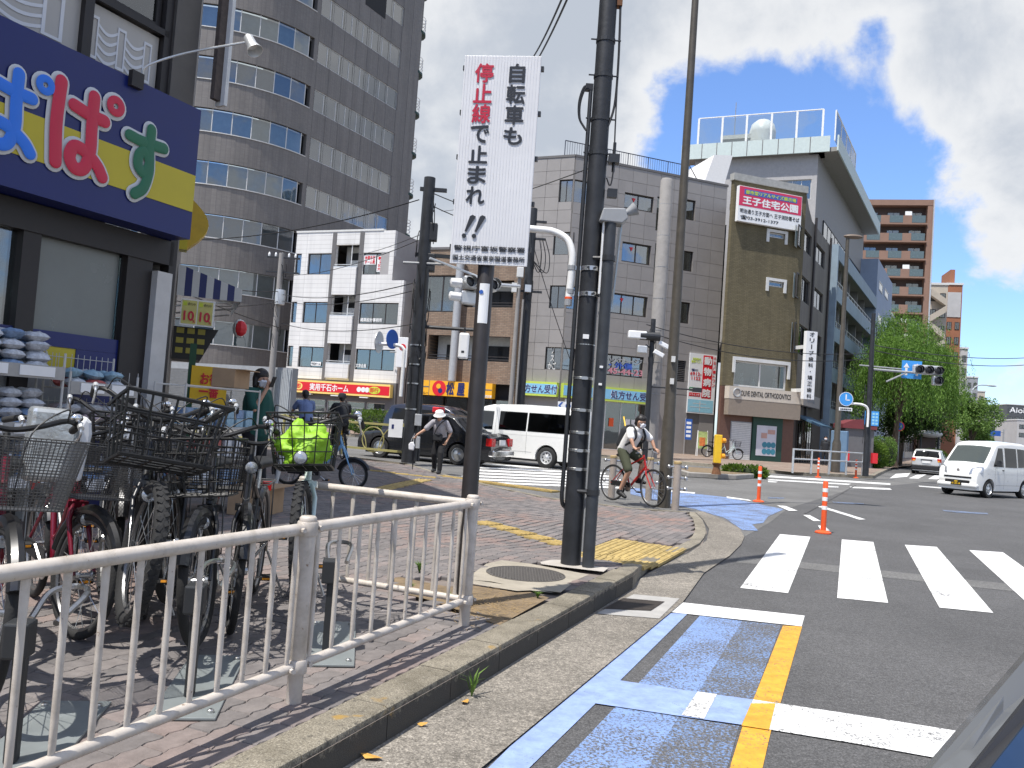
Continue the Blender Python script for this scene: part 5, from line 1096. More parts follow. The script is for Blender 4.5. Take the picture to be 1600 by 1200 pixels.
for k in (0, 1):
    P_ = MB().box(k*.3, k*.3+.28, -.014, -.0105, 0, .47).build('sheet', mat('poster_yellow', (.62, .58, .20), .6), PB)
    text('10', fM(k*.3+.14, .16, .014), .2, .2, 'letter_red', P_, bold=.04); text('%', fM(k*.3+.24, .06, .014), .05, .06, 'letter_red', P_); MB().box(k*.3+.02, k*.3+.09, -.016, -.0145, .36, .44).build('picture', 'lime', P_); text('ポイント', fM(k*.3+.18, .40, .014), .14, .06, 'black', P_)
CB = thing('hanging_display', 'dark slatted display hood leaning out below the price posters', 'display', M=Ma @ Matrix.Translation((.2, 0, 0)))
mb = MB(); mb.prism([(0, 2.2), (0, zb-.6), (-.85, zb-.6), (-.55, 2.2)], .0, 1.4, 'x'); mb.build('hood', mat('hood_black', (.02, .02, .018), .6), CB)
for i in range(3):
    for j in range(3): MB().box(-.012, -.002, -.2-.2*j, -.06-.2*j, 2.32+.2*i, 2.43+.2*i).build('price_card', mat('card_yellow', (.35, .30, .05), .6), CB)
YL = thing('wall_sign', 'yellow curved translucent wall sign above the striped awning', 'sign', M=Ma @ Matrix.Translation((-1.2, 0, zb+.75)))
pts = [(0, 0)]+[(-.12-.34*math.sin(math.pi*k/10), .95*k/10) for k in range(11)]+[(0, .95)]
MB().prism(pts, 0, .3, 'x').build('body', mat('sign_amber', (.55, .36, .02), .4), YL); MB().box(-.02, .32, -.12, .02, -.03, .98).build('backing', 'shop_yellow', YL)
GS = thing('flag_banner', 'small red and white fabric banner at the far end of the awning', 'banner', M=Ma @ Matrix.Translation((.5, -L_-.05, zb-.5)))
mb = MB(); mb.ball((0, 0, 0), (.14, .14, .2), 8, 6); mb.build('fabric', 'white_plastic', GS); mb = MB(); mb.ball((-.06, -.02, 0), (.11, .13, .17), 8, 6); mb.build('red_patch', 'red', GS)
YB = thing('yellow_notice', 'yellow notice board with red writing on a green post by the drugstore corner', 'notice', M=Ma @ Matrix.Translation((-3.5, -.35, 0)))
mb = MB(); mb.box(-.1, .1, -.05, .05, .16, 2.3); mb.build('post', mat('post_green', (.02, .08, .04), .6), YB); MB().box(-.12, -.105, -.55, .0, 1.35, 1.95).build('board', 'yellow', YB)
text('お得\n一番', Matrix.Translation((-.125, -.28, 1.65)) @ Matrix(((0, 0, -1), (-1, 0, 0), (0, 1, 0))).to_4x4(), .3, .4, 'red', YB, bold=.04)
# ---------------------------------------------------------------- merchandise racks along the shop front
mat('wire_white', (.50, .49, .46), .5, 0, .1); mat('shelf_front', (.36, .35, .33), .6, 0, .15)
pk = [mat('pack_white', (.50, .52, .55), .5, 0, .45, 22), mat('pack_blue', (.18, .27, .42), .45, 0, .5, 22), mat('pack_cyan', (.25, .40, .50), .45, 0, .4, 18), mat('pack_red', (.38, .08, .07), .5, 0, .5, 25), mat('pack_pink', (.42, .34, .36), .5, 0, .4, 20)]
PC = ['white', 'blue', 'pale blue', 'red', 'pink']
def packmesh(kind, seed):
    rnd = random.Random(seed); mb = MB()
    if kind == 'bag':   # pillow shaped soft pack
        n = 8; mbv = []
        for i in range(n+1):
            for j in range(n+1):
                x, y = i/n*2-1, j/n*2-1; h = max(0, (1-x*x)*(1-y*y))**.45; q_ = 1+.35*noise.noise(Vector((x*2.1+seed*3, y*2.1, seed))); mbv.append((x*.10*(1+.06*math.sin(y*5+seed)), y*.07, h*.048*q_))
        N1 = (n+1)**2; vs = mbv+[(a, b, -c) for a, b, c in mbv]; fs = []
        for i in range(n):
            for j in range(n): q = i*(n+1)+j; fs += [(q, q+n+1, q+n+2, q+1), (N1+q, N1+q+1, N1+q+n+2, N1+q+n+1)]
        mb.add(vs, fs)
    else: mb.box(-.11, .11, -.06, .06, -.045, .045)
    return mb
packs = {}
for k in ('bag', 'box'):
    for mi, m in enumerate(pk): me = packmesh(k, mi).mesh('pack'); me.materials.append(m); me.shade_smooth() if k == 'bag' else None; packs[k, mi] = me
def rack(label, u0, w, d, shelves, top, stock, backcol=None):
    Rk = thing('wire_rack', label, 'rack', M=FS.M @ Matrix.Translation((u0, -.12-d, swz(-3, 9))), group='wire racks along the shop front')
    mb = MB()
    for x in (0, w):
        for y in (0, d): mb.tube((x, y, 0), (x, y, top if y else top-.18), .012, n=6)
    mb.build('upright', 'wire_white', Rk)
    for si, z in enumerate(shelves):
        mb = MB(); 
        for k in range(6): y = d*k/5; mb.tube((0, y, z), (w, y, z), .006, n=4)
        for k in range(9): x = w*k/8; mb.tube((x, 0, z), (x, d, z), .004, n=4)
        mb.build('shelf', 'wire_white', Rk)
        F_ = MB().box(.0, w, -.02, -.008, z-.05, z+.07).build('shelf_front', 'shelf_front', Rk)
        for k in range(2): L2 = MB().box(.1+k*w*.45, .1+k*w*.45+w*.34, -.03, -.022, z-.03, z+.06).build('price_label', 'white_plastic', F_); text('¥279', fM(.1+k*w*.45+w*.25, z+.015, .03), w*.13, .05, 'red', L2, bold=.03) if False else None
        mb = MB()
        for k in range(12): x = w*k/11; mb.tube((x, d, z), (x, d, z+.34), .004, n=4)
        for k in range(3): mb.tube((0, d, z+.08+.11*k), (w, d, z+.08+.11*k), .004, n=4)
        for k in range(4):
            for x in (0, w): mb.tube((x, d*k/3, z), (x, d*k/3, z+.2), .004, n=4)
        mb.build('wire_panel', 'wire_white', Rk)
        kind, mis, rows, dens = stock[si % len(stock)]; i = 0
        for r_ in range(rows):
            n = int(w/.2); 
            for c in range(n):
                if random.random() > dens: continue
                for dd in (0, 1):
                    ci = random.choice(mis); o = bpy.data.objects.new('pack', packs[kind, ci]); col.objects.link(o)
                    o.matrix_basis = MW[Rk.name] @ Matrix.Translation((.1+c*(w-.1)/n+random.uniform(-.02, .02), .08+dd*.15+.015*r_, z+.06+.09*r_)) @ Matrix.Rotation(random.uniform(-.5, .5) if kind == 'bag' else 0, 4, 'Z') @ Matrix.Rotation(random.uniform(-.35, .35) if kind == 'bag' else 0, 4, 'X')
                    tag(o, PC[ci]+(' soft pack' if kind == 'bag' else ' box')+' on the '+['bottom', 'middle', 'top'][si]+' shelf of the '+label.split()[0]+' wire rack', 'packet', 'packets on the shop racks')
    return Rk
rack('left wire rack at the frame edge holding white boxed packs', -3.75, 1.1, .38, [.45, .95, 1.4], 1.75, [('box', [0, 1, 2], 3, .95), ('box', [0, 0, 1], 3, .9), ('box', [0, 1], 3, .9)])
rack('middle wire rack of white soft packs with price labels', -2.55, .98, .38, [.4, .88, 1.4], 1.78, [('bag', [0, 0, 1], 4, .9), ('bag', [0, 0, 1], 4, .9), ('bag', [0, 1, 0, 0], 4, .95)])
rack('right wire rack with red and blue packs near the white column', -1.5, .75, .38, [.35, .85, 1.28], 1.62, [('bag', [0, 4, 1], 3, .8), ('bag', [0, 4, 0], 3, .8), ('bag', [3, 0, 0, 2], 2, .9)])
def rack2(label, loc, rz, stock):
    return None
Mr = FS.M @ Matrix.Translation((-.35, -.75, .16)) @ Matrix.Rotation(R(8), 4, 'Z')
Rk = thing('display_stand', 'display stand of pale blue boxes with a cardboard carton in front of the corner', 'stand', M=Mr)
mb = MB()
for x in (0, 1.3):
    for y in (0, .4): mb.tube((x, y, 0), (x, y, 1.42), .012, n=6)
for z in (.25, .6, .95, 1.4):
    for y in (0, .4): mb.tube((0, y, z), (1.3, y, z), .01, n=5)
mb.build('frame', 'wire_white', Rk); 
for z in (.25, .6, .95): MB().box(.01, 1.29, .01, .39, z+.012, z+.02).build('shelf', 'wire_white', Rk)
for z, mis, s_ in ((1.02, [1, 2, 1, 2], 7), (.68, [0, 4, 3, 0], 6), (.33, [1, 0], 6)):
    for c in range(s_):
        for r_ in range(2 if z > 1 else 2):
            ci = random.choice(mis); o = bpy.data.objects.new('pack', packs['box', ci]); col.objects.link(o); o.matrix_basis = Mr @ Matrix.Translation((.12+c*.175, .14, z+r_*.1)) @ Matrix.Rotation(R(90), 4, 'Z') @ Matrix.Scale(1.05, 4); tag(o, PC[ci]+' box on the '+('top' if z > 1 else 'middle' if z > .5 else 'bottom')+' shelf of the corner display stand', 'packet', 'packets on the shop racks')
for (x, y, z, s_, l) in ((1.05, -.25, .16, .3, 'open cardboard carton standing on the pavement by the display stand'), (1.0, .2, 1.42, .2, 'cardboard carton lying on top of the display stand')):
    mb = MB(Matrix.Rotation(.2, 4, 'Z')); mb.box(-s_, s_, -s_*.7, s_*.7, 0, s_*1.1); c_ = MB(Matrix.Rotation(.2, 4, 'Z')); t_ = thing('carton', l, 'carton', M=Mr @ Matrix.Translation((x, y, z if z > 1 else 0)))
    mb.build('box', 'cardboard', t_, bevel=.006); c_.box(-s_, s_, -s_*.7-.12, -s_*.7, s_*1.1-.01, s_*1.1).build('flap', 'cardboard', t_)
# ================================================================ railings on the near pavement
def rail_pipe(mb, a, b, r, n=14): mb.tube(a, b, r, n=n)
FN = thing('guard_railing', 'white painted pipe railing with flattened balusters in front of the parked bicycles', 'railing', (0, 0, 0))
fz = .16; Pa = Vector((-.19, 5.15, fz)); Pb = Vector((-.84, 3.62, fz)); dfe = (Pb-Pa); Ls = dfe.length; dfe.normalize(); Pc = Pb+dfe*Ls
zt, zb = fz+.745, fz+.155
def post(p, label=None, h=.79):
    mb = MB(Matrix.Translation(p)); mb.lathe([(.034, -.05), (.034, .12), (.038, .125), (.038, h-.05), (.036, h-.02), (.0375, h-.018), (.0375, h), (.03, h+.008)], 18); o = mb.build('post', 'cream_rail', FN, smooth=50)
    for z in (zt-fz, zb-fz):
        mb = MB(Matrix.Translation(p)); mb.lathe([(.043, z-.03), (.046, z-.025), (.046, z+.025), (.043, z+.03)], 16)
        for s_ in (-1, 1):
            q = dfe*s_*.06; mb.tube((q.x+.02, q.y-.02, z), (q.x+.035, q.y-.035, z), .011, n=6)
        mb.build('clamp', 'cream_rail', FN, smooth=50)
for p in (Pa, Pb, Pc): post(p)
def bay(p, q, nb, trim=.045, skew=.03, zt=zt, zb=zb):
    d = (q-p).normalized(); a = p+d*trim; b = q-d*trim
    mb = MB(); mb.tube((a.x, a.y, zt), (b.x, b.y, zt), .026, n=14); mb.build('top_rail', 'cream_rail', FN, smooth=50)
    mb = MB(); mb.tube((a.x, a.y, zb), (b.x, b.y, zb), .021, n=12); mb.build('bottom_rail', 'cream_rail', FN, smooth=50)
    rz = math.atan2(d.y, d.x)
    for k in range(nb):
        c = p.lerp(q, (k+.5)/nb); mb = MB(Matrix.Translation((c.x, c.y, 0)) @ Matrix.Rotation(rz, 4, 'Z')); H = zt-zb
        prof = [(zb+.012, .014, .005), (zb+.05, .013, .009), (zb+.12, .0115, .0115), (zb+H*.55, .0115, .0115), (zt-.16, .0125, .0105), (zt-.07, .0165, .0055), (zt-.02, .0165, .0045)]
        vs = []; fs = []
        for z, rx, ry in prof:
            for j in range(8): t = 2*math.pi*j/8; vs.append((rx*math.cos(t), ry*math.sin(t), z))
        for i in range(len(prof)-1):
            for j in range(8): fs.append((i*8+j, i*8+(j+1) % 8, i*8+8+(j+1) % 8, i*8+8+j))
        mb.add(vs, fs); mb.build('baluster', 'cream_rail', FN, smooth=60)
bay(Pa, Pb, 10); bay(Pb, Pc, 12)
Pd = Pa+Vector((-1.16, .47, 0)); post(Pd); bay(Pa, Pd, 8)
# bicycle rack plates and lock stands on the ground
mat('rack_plate', (.24, .265, .265), .5, .3, .15); mat('lock_grey', (.028, .03, .032), .5, .2, .15)
for i, (s, d, lab) in enumerate(((-3.55, .95, 'leftmost grey cycle rack base plate behind the railing'), (-2.55, .75, 'grey cycle rack base plate under the fat tyre bicycle'), (-1.75, .75, 'grey cycle rack base plate under the bicycle with the round lamp'), (-.85, .7, 'grey cycle rack base plate under the bicycle with the green bag'))):
    p = kp(s, d, .162); t_ = thing('cycle_rack', lab, 'cycle rack', M=Matrix.Translation(p) @ Matrix.Rotation(R(90-170), 4, 'Z'))
    mb = MB(); mb.box(-.55, .3, -.13, .13, 0, .012); mb.build('base_plate', 'rack_plate', t_, bevel=.003)
    for k in (-.48, .24):
        for y in (-.1, .1): mb = MB(); mb.lathe([(.014, .012), (.014, .022), (.008, .026)], 8, (k, y, 0)); mb.build('bolt', 'steel', t_)
    mb = MB(); mb.box(.02, .07, -.04, .0, .012, .42); mb.box(.0, .09, -.07, .01, .36, .48); mb.build('lock_stand', 'lock_grey', t_, bevel=.008)
    mb = MB(); mb.path(crom([(-.1, -.05, .45), (-.3, -.06, .5), (-.42, 0, .5), (-.3, .07, .5), (-.05, .05, .45)], 5), .012, 6); mb.build('lock_arm', 'steel', t_)
# ================================================================ main black pole with bands and conduits
pM = Vector((.65, 7.63, swz(.65, 7.63)))
T_ = thing('utility_pole', 'thick black street pole with steel bands, conduit and cables at the kerb', 'pole', pM)
mb = MB(); mb.lathe([(.092, -.02), (.088, 2.5), (.082, 6.5), (.08, 9)], 22); mb.build('shaft', mat('pole_black', (.02, .022, .026), .5, 0, .45, 5, .2, 20), T_, smooth=True)
D_ = lambda px, py: atY(px, py, 7.6).z-pM.z
for y in (675, 703, 732, 640, 590): 
    z = D_(895, y); mb = MB(); mb.lathe([(.0915, z-.012), (.0935, z-.01), (.0935, z+.01), (.0915, z+.012)], 22); mb.box(-.02, .03, -.11, -.09, z-.014, z+.014); mb.build('band', 'steel', T_)
for y in (420, 460): 
    z = D_(920, y); mb = MB(); mb.lathe([(.09, z-.022), (.096, z-.02), (.096, z+.02), (.09, z+.022)], 22); mb.box(-.17, -.08, -.03, .0, z-.02, z+.02); mb.box(.08, .13, -.03, .0, z-.02, z+.02); mb.build('bracket', 'steel', T_)
    for x in (-.03, .035): mb = MB(); mb.lathe([(.012, -.1), (.012, -.112)], 8, (x, 0, z), 'y'); mb.build('bolt', 'dark_metal', T_)
for y in (62, 118, 186, 240): 
    z = D_(940, y); mb = MB(); mb.lathe([(.085, z-.02), (.091, z-.018), (.091, z+.018), (.085, z+.02)], 20); mb.tube((-.14, -.03, z), (.14, -.03, z), .008, n=6); mb.build('clamp_ring', 'dark_metal', T_)
z = D_(905, 538); mb = MB(); mb.lathe([(.0895, z-.004), (.0895, z+.004)], 20); mb.build('wire_tie', 'steel', T_); MB().box(-.035, .02, -.096, -.09, z+.05, z+.09).build('small_label', 'white_plastic', T_)
mb = MB(); cz = lambda y: D_(900, y)
mb.path(crom([(-.11, -.02, D_(935, 142)), (-.112, -.02, D_(920, 300)), (-.118, -.025, D_(905, 500)), (-.122, -.025, D_(890, 740)), (-.125, -.02, D_(885, 770)), (-.11, .0, D_(885, 788)), (-.07, .03, D_(885, 795))], 5), .019, 10); mb.build('conduit', 'dark_metal', T_, smooth=True)
mb = MB(); mb.tube((.105, -.05, D_(895, 700)), (.105, -.05, D_(905, 470)), .012, n=6); mb.tube((.1, -.05, D_(890, 860)), (.1, -.05, D_(895, 705)), .014, n=6); mb.build('conduit', 'grey_paint', T_)
z1 = D_(935, 140); mb = MB(); mb.path(crom([(-.11, -.02, z1), (-.17, -.03, z1+.02), (-.21, -.03, z1-.12), (-.2, -.03, z1-.28), (-.14, -.03, z1-.38)], 5), .011, 6); mb.path(crom([(-.11, -.03, z1-.01), (-.16, -.04, z1), (-.2, -.03, z1-.14), (-.19, -.03, z1-.3), (-.13, -.04, z1-.4)], 5), .008, 6); mb.box(-.16, -.09, -.04, .02, z1-.01, z1+.05); mb.build('cable_loop', 'black', T_)
mb = MB(); mb.path(crom([(.1, 0, D_(970, -60)), (.115, -.02, D_(975, 10)), (.13, -.02, D_(972, 100)), (.12, -.02, D_(968, 165)), (.06, -.05, D_(960, 205))], 5), .011, 6); mb.path(crom([(.12, 0, D_(972, 5)), (.14, -.03, D_(966, 200)), (.15, -.03, D_(963, 260)), (.13, -.03, D_(955, 290)), (.09, -.03, D_(950, 278))], 5), .007, 6); mb.build('cable', 'black', T_)
mb = MB(); zz_ = D_(965, 248); mb.box(.1, .2, -.05, .05, zz_-.04, zz_+.04); mb.tube((.15, 0, zz_-.12), (.15, 0, zz_+.16), .015, n=6); mb.box(.11, .2, -.03, .03, D_(965, 300)-.05, D_(965, 300)+.03); mb.build('cable_box', 'dark_metal', T_)
zz_ = D_(966, 2); MB().box(.08, .13, -.04, .04, zz_-.04, zz_+.06).build('insulator', 'rust', T_)
# curved white sign arm clamped to the pole
zc = D_(830, 357); xa = -.165
mb = MB(); mb.path(crom([(-.85, .06, zc+.02), (-.5, .06, zc+.015), (-.36, .04, zc-.0), (-.235, .01, zc-.07), (xa-.015, -.01, zc-.2), (xa-.01, -.015, zc-.35), (xa-.012, -.015, D_(888, 440)), (xa-.02, -.015, D_(885, 468))], 6), .034, 12)
A_ = thing('sign_arm', 'white curved pipe arm clamped to the black pole behind the tall sign', 'sign arm', pM); mb.build('pipe', 'white_paint', A_, smooth=True)
mb = MB(); 
for y in (418, 455): z = D_(890, y); mb.lathe([(.037, z-.025), (.039, z-.02), (.039, z+.02), (.037, z+.025)], 12, (xa-.01, -.015, 0))
mb.build('joint', 'grey_paint', A_); z = D_(885, 472); mb = MB(); mb.lathe([(.035, z+.03), (.036, z-.03), (.025, z-.035)], 12, (xa-.02, -.015, 0)); mb.build('end_cap', 'grey_paint', A_); mb = MB(); mb.lathe([(.0355, z+.05), (.036, z+.045), (.036, z+.03)], 12, (xa-.02, -.015, 0)); mb.build('reflector', 'orange', A_)
# slim pole with hooded sign box
pS = Vector((.80, 7.53, swz(.8, 7.53))); T_ = thing('slim_sign_pole', 'slim black pole strapped beside the thick pole, with an edge-on sign panel on top', 'pole', pS)
D2 = lambda px, py: atY(px, py, 7.53).z-pS.z
zt_ = D2(960, 345); mb = MB(); mb.lathe([(.055, -.02), (.052, zt_)], 18); mb.build('shaft', mat('pole_slate', (.035, .04, .047), .5, 0, .3, 8), T_, smooth=True)
mb = MB(); mb.prism([(-.11, zt_-.02), (-.08, zt_+.1), (.12, zt_+.11), (.15, zt_+.02), (.1, zt_-.03)], -.06, .12, 'y'); mb.build('hood', 'grey_paint', T_, bevel=.01)
mb = MB(); mb.box(-.075, -.06, -.02, .02, D2(945, 460), zt_+.06); mb.build('panel_edge', 'white_paint', T_)
mb = MB(); v0 = [(.06, .02, D2(965, 478)), (.1, .5, D2(965, 440)), (.13, .5, zt_+.1), (.1, .02, zt_)]; mb.add(v0+[(x+.012, y, z) for x, y, z in v0], [(0, 1, 2, 3), (7, 6, 5, 4), (0, 4, 5, 1), (1, 5, 6, 2), (2, 6, 7, 3), (3, 7, 4, 0)]); mb.build('sign_panel', mat('panel_steel', (.42, .47, .48), .35, .3, .1), T_)
for y in (403, 770): z = D2(940, y); mb = MB(); mb.tube((-.14, .02, z), (.02, -.02, z), .018, n=8); mb.lathe([(.062, z-.025), (.062, z+.025)], 16); mb.build('strap', 'dark_metal', T_)
mb = MB(Matrix.Translation((.17, .02, D2(985, 330))) @ Matrix.Rotation(R(60), 4, 'Y')); mb.lathe([(.02, -.08), (.03, -.03), (.06, .05), (.065, .06)], 12); mb.build('horn', 'grey_paint', T_, smooth=True)
for y in (575, 602): z = D2(930, y); MB().box(-.02, .01, -.062, -.05, z, z+.02).build('small_label', 'white_plastic', T_)
# ================================================================ the tall white notice on its own pole
pN = Vector((-.235, 5.68, .16)); dN = lambda px, py: atY(px, py, 5.62)
T_ = thing('police_sign', 'tall white sign with red and black vertical writing on a dark brown pole', 'sign', M=Matrix.Translation(pN) @ Matrix.Rotation(R(-8), 4, 'Z'))
zS0, zS1 = dN(752, 414).z-.16, dN(772, 88).z-.16; xw = .535
mb = MB(); mb.lathe([(.057, -.02), (.057, zS1-.1), (.05, zS1-.09)], 20); mb.build('pole', mat('pole_brown', (.028, .024, .023), .45, .1, .25, 8, .1, 30), T_, smooth=True)
cxs = .025
P_ = MB().box(cxs-xw/2, cxs+xw/2, -.075, -.063, zS0, zS1).build('board', mat('board_white', (.66, .66, .67), .35, 0, .05, 3), T_, bevel=.002)
mb = MB()
for k in range(26): x = cxs-xw/2+.008+k*(xw-.016)/25; mb.box(x, x+.004, -.0765, -.0755, zS0+.002, zS1-.002)
mb.build('corrugation', mat('board_rib', (.635, .635, .645), .35), P_)
for k in range(5): z = zS0+.12+k*(zS1-zS0-.2)/4; MB().box(cxs-xw/2-.012, cxs+xw/2+.018, -.062, -.035, z-.016, z+.016).build('batten', 'dark_metal', T_)
Hs = zS1-zS0
def sch(ch, fx, fy, w, h, m, bold=.03): text(ch, fM(cxs-xw/2+xw*fx, zS1-Hs*fy, .0775), w, h, m, P_, 'character', bold=bold)
mat('ink_red', (.45, .008, .035), .4, 0, .05); mat('ink_black', (.015, .016, .02), .4, 0, .05)
cw = .132
for i, ch in enumerate('自転車も'): sch(ch, .70, .085+i*.100, cw if ch != '自' else .11, .136 if i < 3 else .122, 'ink_black')
for i, ch in enumerate('停止線で止まれ'): sch(ch, .27, .085+i*.098, cw, .136 if i < 3 else .124, 'ink_red' if i < 3 else 'ink_black')
for fx in (.20, .33): 
    x = cxs-xw/2+xw*fx; z = zS1-Hs*.815; mb = MB(); mb.prism([(x-.018, z-.045), (x-.006, z-.045), (x+.052, z+.06), (x+.03, z+.07), (x+.012, z+.06)], -.084, -.0775, 'y'); mb.lathe([(.015, -.084), (.015, -.0775)], 14, (x-.02, 0, z-.075), 'y'); mb.build('character', 'ink_black', P_)
sch('警視庁富坂警察署', .5, .924, xw*.92, .036, 'ink_black', .02); sch('国土交通省東京国道事務所', .5, .97, xw*.93, .038, 'ink_black', .02)
zl0 = dN(757, 505).z-.16; zl1 = dN(762, 443).z-.16; mb = MB()
for k in range(5): a = R(-115+k*14); b_ = R(-115+(k+1)*14); r_ = .0585; mb.quad((r_*math.cos(a), r_*math.sin(a), zl0), (r_*math.cos(b_), r_*math.sin(b_), zl0), (r_*math.cos(b_), r_*math.sin(b_), zl1), (r_*math.cos(a), r_*math.sin(a), zl1))
ST = mb.build('sticker', 'white_plastic', T_); mb = MB(Matrix.Rotation(R(-10), 4, 'Z')); mb.lathe([(.015, -.062), (.015, -.060)], 10, (.0, 0, zl1-.06), 'y'); mb.build('sticker_mark', mat('mark_blue', (.02, .1, .4), .5), ST)
# ================================================================ lamp posts, concrete pole
pT = gp(1037, 789, .05); T_ = thing('lamp_pole', 'tall olive brown tapered lamp pole beside the cyclist', 'lamp pole', pT); mb = MB(); mb.lathe([(.125, -.05), (.122, 1.6), (.108, 1.7), (.08, 6), (.062, 11)], 20); mb.build('shaft', mat('pole_olive', (.075, .065, .05), .5, .1, .25, 6), T_, smooth=50)
mb = MB(); mb.path(crom([(0, 0, 11), (.2, 0, 11.6), (1.2, .4, 11.9), (1.9, .7, 11.9)], 6), .05, 8); mb.build('arm', 'pole_olive', T_, smooth=True); mb = MB(Matrix.Translation((2.1, .8, 11.9))); mb.ball((0, 0, 0), (.4, .18, .08)); mb.build('lamp_head', 'grey_paint', T_, smooth=True)
for y in (565, 600): z = atY(1050, y, 15.5).z; MB().box(-.05, .02, -.15, -.1, z-.05, z+.06).build('small_box', 'off_white', T_)
p = Vector((atY(1016, 690, 38.9).x, 38.9, .14)); T_ = thing('concrete_pole', 'thick pale concrete pole standing in front of the grey tiled building', 'pole', p); ztp = atY(1046, 283, 38.9).z
mb = MB(); mb.lathe([(.36, 0), (.35, 1.2), (.33, 4), (.29, ztp-.14), (.24, ztp-.05)], 22); mb.build('shaft', mat('pole_concrete', (.27, .255, .24), .8, 0, .15, 3, .1), T_, smooth=50)
mb = MB()
for k in range(7): z = 3+k*1.5; mb.lathe([(.35-.006*k*1.5, z), (.352-.006*k*1.5, z+.02)], 20)
mb.build('band', 'grey_paint', T_)
# ================================================================ small street furniture
mat('bollard_beige', (.34, .29, .25), .55, 0, .15, 8); mat('tail_red', (.45, .01, .01), .25, 0, .05); mat('mark_black', (.02, .02, .02), .6)
for i, (px, py, z0, lab) in enumerate(((1018, 795, .04, 'front beige bollard with steel knobs at the pavement corner'), (857, 778, .04, 'beige bollard half hidden behind the thick black pole'), (987, 790, .04, 'beige bollard behind the front wheel of the red bicycle'))):
    p = [gp(1055, 793, .05), gp(955, 776, .05), gp(1013, 778, .05)][i]
    p = Vector((p.x, p.y, swz(p.x, p.y))); h = [.86, .84, .84][i]
    t_ = thing('bollard', ['front beige bollard with steel knobs at the pavement corner', 'beige bollard behind the rear wheel of the red bicycle', 'beige bollard behind the front wheel of the red bicycle'][i], 'bollard', p, group='beige bollards at the corner')
    mb = MB(); mb.lathe([(.07, -.05), (.07, h-.04), (.066, h-.01), (.05, h)], 18); mb.build('post', 'bollard_beige', t_, smooth=50); mb = MB(); mb.lathe([(.072, h-.05), (.074, h-.045), (.074, h-.01), (.06, h+.005)], 18); mb.build('cap', mat('cap_ochre', (.36, .26, .12), .6), t_)
    for k in range(3):
        for s_ in (-1, 1): mb = MB(); mb.tube((s_*.07, 0, h-.1-k*.2), (s_*.14, 0, h-.1-k*.2), .02, n=8); mb.ball((s_*.16, 0, h-.1-k*.2), .04, 10, 6); mb.build('knob', 'steel', t_, smooth=True)
for (px, py, h, lab) in ((1286, 833, .82, 'nearest orange traffic delineator by the crosswalk'), (1185, 784, .8, 'orange traffic delineator at the end of the blue wedge'), (1278, 746, .8, 'left orange delineator in front of the far guard rail'), (1337, 747, .8, 'right orange delineator in front of the far guard rail')):
    t_ = thing('delineator', lab, 'delineator', gp(px, py, .004), group='orange traffic delineators')
    mb = MB(); mb.lathe([(.125, 0), (.125, .018), (.10, .03), (.05, .045), (.045, .05)], 20); mb.build('base', 'orange', t_, smooth=50)
    mb = MB(); mb.lathe([(.042, .04), (.04, h*.5), (.04, h-.02), (.03, h), (.0, h)], 16); mb.build('post', 'orange', t_, smooth=50)
    for z in (h-.14, h-.28, h-.42): mb = MB(); mb.lathe([(.0415, z-.03), (.0425, z-.028), (.0425, z+.028), (.0415, z+.03)], 16); mb.build('reflective_band', 'white_plastic', t_)
p = gp(1119, 741, .17); t_ = thing('island_beacon', 'yellow warning beacon box with two amber lamps on the traffic island', 'beacon', p)
mb = MB(); mb.lathe([(.16, 0), (.1, .25), (.16, .35)], 12); mb.build('foot', 'rust', t_); mb = MB(); mb.box(-.11, .11, -.11, .11, .36, 1.28); mb.build('housing', 'yellow', t_, bevel=.02)
for z in (.6, 1.1): mb = MB(); mb.lathe([(.08, .03), (.085, .12), (.05, .16), (0, .17)], 14, (.08, -.1, z), 'x'); mb.build('lamp', mat('amber', (.8, .32, .02), .25), t_, smooth=True)
def guard_rail(name, label, A, B_, h, nb, m, style):
    d = (B_-A); L_ = d.length; t_ = thing(name, label, 'guard rail', M=Matrix.Translation(A) @ Matrix.Rotation(math.atan2(d.y, d.x), 4, 'Z'))
    for k in range(nb+1): mb = MB(); x = L_*k/nb; mb.tube((x, 0, 0), (x, 0, h+.04), .045, n=10); mb.build('post', m, t_)
    if style == 'pipe':
        for z in (h, h*.6): mb = MB(); mb.tube((0, 0, z), (L_, 0, z), .032, n=8); mb.build('rail', m, t_)
    else:
        for z in (h-.04, .22): mb = MB(); mb.box(0, L_, -.03, .03, z-.03, z+.03); mb.build('rail', m, t_)
        for k in range(nb):
            x0 = L_*k/nb; w_ = L_/nb; mb = MB(); mb.torus((x0+w_*.5, 0, .5), (h-.28)/2, .018, 'y', 24, 6); mb.build('ring', m, t_)
            for s_ in (0, 1): mb = MB(); a0 = R(0) if s_ == 0 else R(90); cx = x0+(w_*.02 if s_ == 0 else w_*.98); mb.torus((cx, 0, .22), w_*.38, .016, 'y', 12, 6, a0, a0+R(90)); mb.build('arc', m, t_)
    return t_
guard_rail('guard_rail', 'pale far guard rail with two pipes in front of the clinic', gp(1238, 739, .14), gp(1347, 743, .14), .95, 4, 'alu', 'pipe')
mat('fence_ochre', (.34, .31, .12), .55, 0, .12)
guard_rail('ring_fence', 'ochre fence with ring ornaments beside the dark taxi', Vector((-2.85, 23.0, .13)), Vector((-10.4, 26.0, .13)), .98, 4, 'fence_ochre', 'ring')
guard_rail('ring_fence', 'short ochre fence behind the red bicycle across the side street', Vector((.4, 41.0, .14)), Vector((4.4, 39.2, .14)), .98, 2, 'fence_ochre', 'ring')
